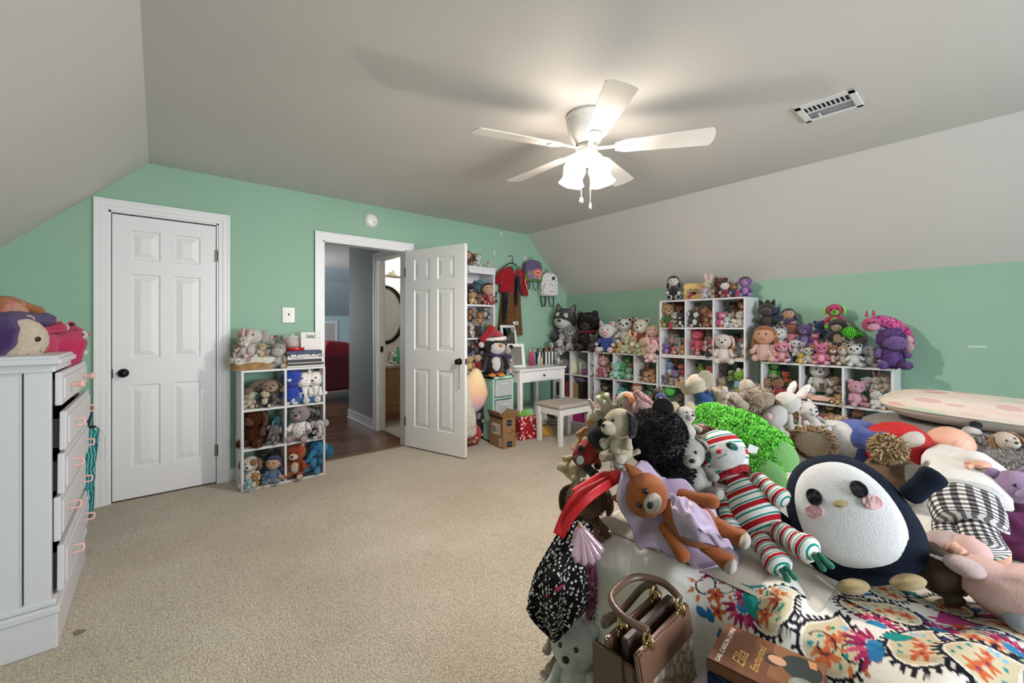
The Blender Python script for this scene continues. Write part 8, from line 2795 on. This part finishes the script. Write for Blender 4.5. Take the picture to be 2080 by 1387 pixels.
tag(obj('lilac_shawl', sheet([[pt(1362, 1005, z=.79), pt(1395, 1012, z=.79), pt(1430, 1035, z=.76)],
                              [pt(1366, 1045, z=.755), pt(1410, 1058, z=.76), pt(1465, 1085, z=.72)],
                              [pt(1380, 1085, z=.69), pt(1430, 1100, z=.70), pt(1490, 1115, z=.665)]], 18, 18, .01, seed=3), LIL), 'small lilac satin shawl draped over the orange fox plush', 'shawl', G)
tag(obj('pastel_pillowcase', sheet([[pt(1285, 950, z=.76), pt(1340, 930, z=.78), pt(1400, 950, z=.75)], [pt(1280, 985, z=.73), pt(1345, 975, z=.74), pt(1410, 990, z=.71)], [pt(1300, 1010, z=.69), pt(1350, 1010, z=.70), pt(1420, 1030, z=.66)]], 14, 14, .01, .03, seed=4), pattern_mat('pastel_blots', '#b59cba', ['#5a86b4', '#d89aa8', '#8ab4d0'], 9, .45)), 'pastel printed pillowcase under the black furry bear', 'pillowcase', G)

# ---- corner: brown plush with red ribbon, dotted dress, shell purse, feather boa
pile('dog', 'brown plush with floppy ears hanging at bed corner', (1190, 1110, .52), (1185, 988), ('#6f4f32', '#7f5c3c', '#4a3220'), turn=150, group=G, head=1.25, fur=1500, furL=.01)
rbn = thing('red_ribbon', 'wide red ribbon tied across the brown plush at bed corner', 'ribbon', (0, 0, 0), group=G)
REDR = mat('#c4141f', rough=.55, bump=.1, scale=40)
for (pts, w) in (([pt(1258, 965, z=.76), pt(1215, 985, z=.745), pt(1170, 1010, z=.73), pt(1148, 1045, z=.68), pt(1132, 1085, z=.62)], .013), ([pt(1255, 972, z=.76), pt(1200, 1008, z=.74), pt(1160, 1050, z=.68), pt(1138, 1090, z=.61)], .012), ([pt(1255, 968, z=.765), pt(1225, 965, z=.76), pt(1190, 985, z=.75), pt(1165, 1000, z=.74)], .011)):
    obj('ribbon_tail', tube(smooth_path([p + (CAMP - p).normalized() * .05 for p in pts], 6), w, 10, flat=.12, up=(CAMP - pts[1]).normalized()), REDR, rbn)
obj('knot', BALLS[0], REDR, rbn, M=blob(pt(1252, 968, z=.77) + (CAMP - pt(1252, 968, z=.77)).normalized() * .05, .022, .02, .02))

DOTD = pattern_mat('white_daisies_on_black', '#141316', ['#dedbd8'], 85, .36)
dd_ = thing('dotted_dress', 'black dress with white daisy dots hanging off the bed corner', 'dress', (0, 0, 0))
def dp(px, py, d): return at_depth(px, py, d)
rows_ = [[dp(1150, 1065, 1.28), dp(1175, 1072, 1.27), dp(1205, 1085, 1.28)],
         [dp(1112, 1125, 1.26), dp(1150, 1130, 1.22), dp(1190, 1135, 1.27)],
         [dp(1078, 1190, 1.25), dp(1128, 1180, 1.18), dp(1190, 1195, 1.27)],
         [dp(1072, 1235, 1.26), dp(1130, 1225, 1.20), dp(1195, 1225, 1.27)],
         [dp(1088, 1262, 1.28), dp(1130, 1272, 1.24), dp(1180, 1245, 1.29)],
         [dp(1112, 1285, 1.30), dp(1128, 1300, 1.29), dp(1150, 1275, 1.30)]]


def vsheet(P, nu=24, nv=24, amp=.012, th_=.006, seed=0, f=3):
    rows = [smooth_path([Vector(p) for p in r], max(2, nv // (len(r) - 1))) for r in P]
    cols = list(zip(*rows))
    grid = [smooth_path(list(c), max(2, nu // (len(P) - 1))) for c in cols]
    n0, n1 = len(grid), len(grid[0])
    V, F = [], []
    nrm = -FWD
    for i in range(n0):
        for j in range(n1):
            V.append(grid[i][j] + nrm * (amp * math.sin(f * 6.28 * i / n0 + seed + j * .06)))
    m = len(V)
    V += [v - nrm * th_ for v in V]
    for i in range(n0 - 1):
        for j in range(n1 - 1):
            a, b, c, d = i * n1 + j, i * n1 + j + 1, (i + 1) * n1 + j + 1, (i + 1) * n1 + j
            F += [(a, b, c, d), (m + d, m + c, m + b, m + a)]
    edge = [i * n1 for i in range(n0)] + [(n0 - 1) * n1 + j for j in range(1, n1)] + [i * n1 + n1 - 1 for i in range(n0 - 2, -1, -1)] + [j for j in range(n1 - 2, 0, -1)]
    for a, b in zip(edge, edge[1:] + edge[:1]):
        F.append((a, b, m + b, m + a))
    me = mesh_from(V, F, 'sheet', True)
    bm = bmesh.new(); bm.from_mesh(me); bmesh.ops.recalc_face_normals(bm, faces=bm.faces); bm.to_mesh(me); bm.free()
    me.polygons.foreach_set('use_smooth', [True] * len(me.polygons))
    return me


obj('skirt_front', vsheet(rows_, 30, 30, .016, .006, 0, 2.5), DOTD, dd_)
obj('skirt_back', vsheet([[p + FWD * .05 + RGT * .01 for p in r] for r in rows_], 20, 20, .014, .006, 2, 2), DOTD, dd_)
obj('hem', tube(smooth_path([rows_[3][0], rows_[4][0], rows_[5][0], rows_[5][1], rows_[5][2], rows_[4][2], rows_[3][2]], 5), .006, 6), mat('#121114', .8), dd_)
obj('lining', tube(smooth_path([dp(1112, 1210, 1.20), dp(1130, 1198, 1.17), dp(1142, 1190, 1.18)], 4), .010, 8, flat=.4), mat('#b01f4a', .6), dd_)

SHL = mat('#d8b4c4', rough=.22, metal=.35, var=.25, scale=14)
sc_ = at_depth(1186, 1102, 1.24)
shp = thing('shell_purse', 'iridescent pink scallop shell purse by the dotted dress', 'purse', (0, 0, 0))
for q in range(6):
    a = math.radians(-150 + q * 27)
    tip = sc_ + RGT * (math.cos(a) * .048 + .005) + Vector((0, 0, math.sin(a) * .05 - .012)) - FWD * .005
    obj('shell_rib', LIMBS[q % 3], SHL, shp, M=limb_M(sc_ + Vector((0, 0, .045)) - RGT * .01, tip, .017, .8))
obj('clasp', BALL_S, mat('#c9b08a', .3, .8), shp, M=blob(sc_ + Vector((0, 0, .05)) - RGT * .01, .008, .008, .008))
bo = thing('feather_boa', 'dusty pink fluffy boa hanging beside the bed', 'boa', (0, 0, 0))
bpts = smooth_path([at_depth(1190, 1130, 1.33), at_depth(1198, 1180, 1.34), at_depth(1205, 1240, 1.36), at_depth(1215, 1300, 1.38)], 6)
obj('core', tube(bpts, .012, 8), fab('#8a4f62'), bo)
o = obj('fluff', fur_mesh([blob(p, .018, .018, .022) for p in bpts], 3500, .016, 8, wid=.08), furmat('#a0647a'), bo); o['kind'] = 'stuff'
pile('bear', 'white plush sitting on the carpet by the handbag', (1175, 1440, .02), (1168, 1262), ('#dedbd6', '#e6e3de', '#dedbd6'), turn=-25, eyes='small', head=1.05)
plush('plush_bear', 'grey-beige plush behind the white one by the bed', on_z(1150, 1345, .0), .24, -.9, 'bear', ('#a59c90', '#b8b0a4', '#a59c90'))

# ---------------------------------------------------------------- pillows at the head
PINKP_ = pattern_mat('faded_pink_print', '#d8c9bc', ['#d2aaa6', '#bcc4ae', '#d8c0b4', '#c99a9c'], 2.6, .36)
def pillow(label, c, rx, ry, rz, e, m, name='pillow', fur=None):
    t = thing(name, label, 'pillow', c, rot=e, group='pillows at the head of the bed')
    def fn(v):
        k = 2.6
        x = math.copysign(abs(v.x) ** .55, v.x); y = math.copysign(abs(v.y) ** .55, v.y)
        r = max(abs(v.x), abs(v.y))
        return Vector((x, y, v.z * (1 - .25 * r ** 4)))
    obj('cover', ball(44, 24, .03, 2.2, 3, 'pillow', fn), m, t, scale=(rx, ry, rz))
    obj('piping', tube([(rx * 1.0 * math.copysign(abs(math.cos(a)) ** .55, math.cos(a)), ry * math.copysign(abs(math.sin(a)) ** .55, math.sin(a)), 0) for a in [2 * PI * k / 60 for k in range(61)]], .006, 6, cap=False), m, t)
    if fur:
        o = obj('fringe', fur_mesh([blob(Vector((0, 0, 0)), rx * .95, ry * .95, rz * .95)], fur[0], fur[1], 3, wid=.05), furmat(fur[2]), t); o['kind'] = 'stuff'
    return t


GREYQ = mat('#8f8a84', .5, bump=.5, scale=70, var=.25)
pillow('bottom white pillow under the grey ones', (3.10, .18, .603), .22, .34, .05, (0, 0, .05), fab('#d6d0c8'))
pillow('shiny grey quilted pillow under the pink printed one', (3.10, .20, .70), .22, .36, .052, (0, -.05, .1), GREYQ)
pillow('shaggy grey pillow at the right of the stack', (2.78, -.02, .66), .20, .26, .08, (0, -.1, -.1), fab('#7f7a78'), fur=(5000, .045, '#9a9692'))
pillow('faded pink and cream printed pillow on top of the stack', (3.12, .08, .815), .21, .40, .072, (.05, -.05, .10), PINKP_)

# ---------------------------------------------------------------- handbag on the bench
LEA = mat('#5d4334', rough=.38, bump=.1, scale=120)
LEA2 = mat('#6f5040', rough=.35, bump=.1, scale=120)
GOLD = mat('#c4a878', rough=.25, metal=1.0)
hb_ = thing('handbag', 'brown leather handbag with oval-patterned panels and gold chain rings', 'handbag', (.862, .535, .322), math.radians(4))
LOGO = None
m, nt, b = new_mat('oval_monogram')
tcl = node(nt, 'ShaderNodeTexCoord'); mpl = node(nt, 'ShaderNodeMapping')
mpl.inputs['Scale'].default_value = (42, 42, 30); mpl.inputs['Rotation'].default_value = (0, .5, 0)
vo = node(nt, 'ShaderNodeTexVoronoi', Scale=1.0, Randomness=.25); vo.distance = 'EUCLIDEAN'
nt.links.new(tcl.outputs['Object'], mpl.inputs['Vector']); nt.links.new(mpl.outputs[0], vo.inputs['Vector'])
rpl = node(nt, 'ShaderNodeValToRGB'); rpl.color_ramp.interpolation = 'CONSTANT'
rpl.color_ramp.elements[0].color = srgb('#c3b4a6') + (1,)
rpl.color_ramp.elements[1].position = .60; rpl.color_ramp.elements[1].color = srgb('#b3a394') + (1,)
e = rpl.color_ramp.elements.new(.42); e.color = srgb('#8f7a6a') + (1,)
nt.links.new(vo.outputs['Distance'], rpl.inputs['Fac']); nt.links.new(rpl.outputs[0], b.inputs['Base Color']); b.inputs['Roughness'].default_value = .55
LOGO = m
BWd, BDp, BHt = .118, .055, .245


def wedge(x0, x1, y0, y1, y0t, y1t, z0, z1, bev=.004):
    bm = bmesh.new()
    vs_ = [bm.verts.new(v) for v in ((x0, y0, z0), (x1, y0, z0), (x1, y1, z0), (x0, y1, z0), (x0, y0t, z1), (x1, y0t, z1), (x1, y1t, z1), (x0, y1t, z1))]
    for f in ((0, 3, 2, 1), (4, 5, 6, 7), (0, 1, 5, 4), (1, 2, 6, 5), (2, 3, 7, 6), (3, 0, 4, 7)):
        bm.faces.new([vs_[i] for i in f])
    bmesh.ops.bevel(bm, geom=list(bm.edges), offset=bev, segments=2, affect='EDGES')
    return bm_mesh(bm)


obj('front_panel', wedge(-BWd, BWd, -BDp - .012, -BDp, -BDp * .62 - .012, -BDp * .62, 0, .185), LOGO, hb_)
obj('back_panel', wedge(-BWd, BWd, BDp, BDp + .012, BDp * .7, BDp * .7 + .012, 0, .185), LOGO, hb_)
obj('front_band', wedge(-BWd - .002, BWd + .002, -BDp * .62 - .016, -BDp * .60, -BDp * .42 - .014, -BDp * .42, .178, BHt), LEA2, hb_)
obj('back_band', wedge(-BWd - .002, BWd + .002, BDp * .60, BDp * .7 + .016, BDp * .55, BDp * .55 + .014, .178, BHt), LEA2, hb_)
obj('side_gusset', wedge(-BWd, -BWd + .006, -BDp, BDp, -BDp * .45, BDp * .55, 0, BHt - .03), LEA, hb_)
obj('side_gusset', wedge(BWd - .006, BWd, -BDp, BDp, -BDp * .45, BDp * .55, 0, BHt - .03), LEA, hb_)
obj('bottom', box_mesh((-BWd, -BDp - .01, 0), (BWd, BDp + .01, .008), .003), LEA, hb_)
obj('centre_divider', box_mesh((-BWd + .012, -.006, .03), (BWd - .012, .012, BHt + .008), .004), mat('#3a2a22', .5), hb_)
obj('side_wing', wedge(-BWd - .006, -BWd + .002, -.02, .07, .0, .075, .02, BHt - .02), mat('#5a4632', .6), hb_)
for s, yy in ((-1, -BDp * .42 - .012), (1, BDp * .62)):
    for xx in (-.075, .075):
        for q in range(3):
            R_ = Euler((PI / 2 if q % 2 else 0, 0, .6 * q)).to_matrix().to_4x4()
            obj('chain_ring', tube([(.012 * math.cos(a), .0, .016 * math.sin(a)) for a in [2 * PI * k / 16 for k in range(17)]], .0036, 8, cap=False), GOLD, hb_, M=Matrix.Translation((xx + .004 * (q % 2), yy - .004 * s, BHt - .012 + q * .014)) @ Euler((0, 0, 1.57 * (q % 2))).to_matrix().to_4x4())
    hx = .075
    zt = BHt + .03
    obj('handle', tube(smooth_path([(-hx, yy, zt), (-hx - .014, yy + .05, zt + .010), (-.06, yy + .10, zt + .014), (.0, yy + .112, zt + .015), (.06, yy + .10, zt + .014), (hx + .014, yy + .05, zt + .010), (hx, yy, zt)] if s < 0 else
        [(-hx, yy, zt), (-hx - .005, yy + .03, zt - .02), (-.04, yy + .06, zt - .07), (.04, yy + .06, zt - .07), (hx + .005, yy + .03, zt - .02), (hx, yy, zt)], 6), .0085, 10), LEA, hb_)

# ---------------------------------------------------------------- books on the bench
def hbook(label, x0, y0, z, w, h, t, rot, cover, edge='#e0d8c8', gilt=False):
    b_ = thing('book', label, 'book', (x0, y0, z), rot, 'books on the bench')
    cm = cover if not isinstance(cover, str) else mat(cover, .4)
    obj('cover', boxes_mesh([((0, -h, 0), (w, 0, .003)), ((0, -h, t - .003), (w, 0, t)), ((0, -h, 0), (.004, 0, t))], .001), cm, b_)
    obj('pages', box_mesh((.004, -h + .004, .003), (w - .004, -.004, t - .003)), mat('#b79a5a', .3, .8) if gilt else mat(edge, .8), b_)
    return b_


hbook('large dark boxed book at the bottom of the bench pile', .785, .42, .322, .22, .27, .10, 0, '#1a2230')
hb2 = hbook('thick dark book with gilt page edges in the bench pile', .782, .425, .424, .225, .27, .074, .07, '#23262e', gilt=True)
hbook('midnight blue and violet book under the top paperback', .85, .40, .498, .175, .23, .040, -.12, pattern_mat('violet_night_cover', '#232a4a', ['#5a4a9a', '#3a3f74'], 14, .4))
el = hbook('brown paperback titled in gold script on top of the pile', .852, .402, .540, .138, .185, .024, .14, mat('#6b4026', .35, var=.35, scale=9))
CV = .0243
TXTW, TXTG = mat('#e6dccc', .5), mat('#d8b060', .35, .3)
obj('author_lettering', text_mesh('GAIL CARSON LEVINE', .0125), TXTW, el, loc=(.006, -.022, CV))
obj('title_lettering', text_mesh('Ella', .034, shear=.35), TXTG, el, loc=(.022, -.062, CV))
obj('title_lettering', text_mesh('Enchanted', .020, shear=.35), TXTG, el, loc=(.026, -.085, CV))


def flat(pts, m, nm='cover_print', z=CV):
    me = mesh_from([(x, y, 0) for x, y in pts] + [(x, y, -.0004) for x, y in pts], [tuple(range(len(pts)))] + [(i, len(pts) + i, len(pts) + (i + 1) % len(pts), (i + 1) % len(pts)) for i in range(len(pts))])
    return obj(nm, me, m, el, loc=(0, 0, z))


def el2(cx, cy, rx, ry, n=24, a0=0):
    return [(cx + rx * math.cos(2 * PI * k / n), cy + ry * math.sin(2 * PI * k / n)) for k in range(n)]


flat([(.030, -.100), (.136, -.096), (.136, -.183), (.030, -.183)], mat('#8a5a34', .4, var=.3, scale=12), z=CV - .0001)
flat(el2(.095, -.148, .034, .034), mat('#1f2a26', .45), z=CV + .0001)
flat(el2(.088, -.108, .013, .016), mat('#c99a78', .5), z=CV + .0003)
flat(el2(.086, -.102, .018, .015), mat('#2a1a14', .5), z=CV + .0002)
flat([(.108, -.160), (.128, -.154), (.130, -.168), (.110, -.172)], mat('#c98a5a', .5), z=CV + .0003)
flat(el2(.045, -.158, .024, .024), mat('#b4b4ac', .35, .5), z=CV + .0004, nm='medal_seal')
for rr_ in (.021, .016):
    obj('medal_ring', tube([(.045 + rr_ * math.cos(a), -.158 + rr_ * math.sin(a), CV + .0006) for a in [2 * PI * k / 28 for k in range(29)]], .0006, 5, cap=False), mat('#8a8a82', .35, .6), el)
bl = tag(obj('phone_case', box_mesh((0, 0, 0), (.075, .15, .012), .004), mat('#15151a', .4), loc=(.96, .02, .322), rot=(0, 0, .3)), 'black phone lying beside the top paperback', 'phone')
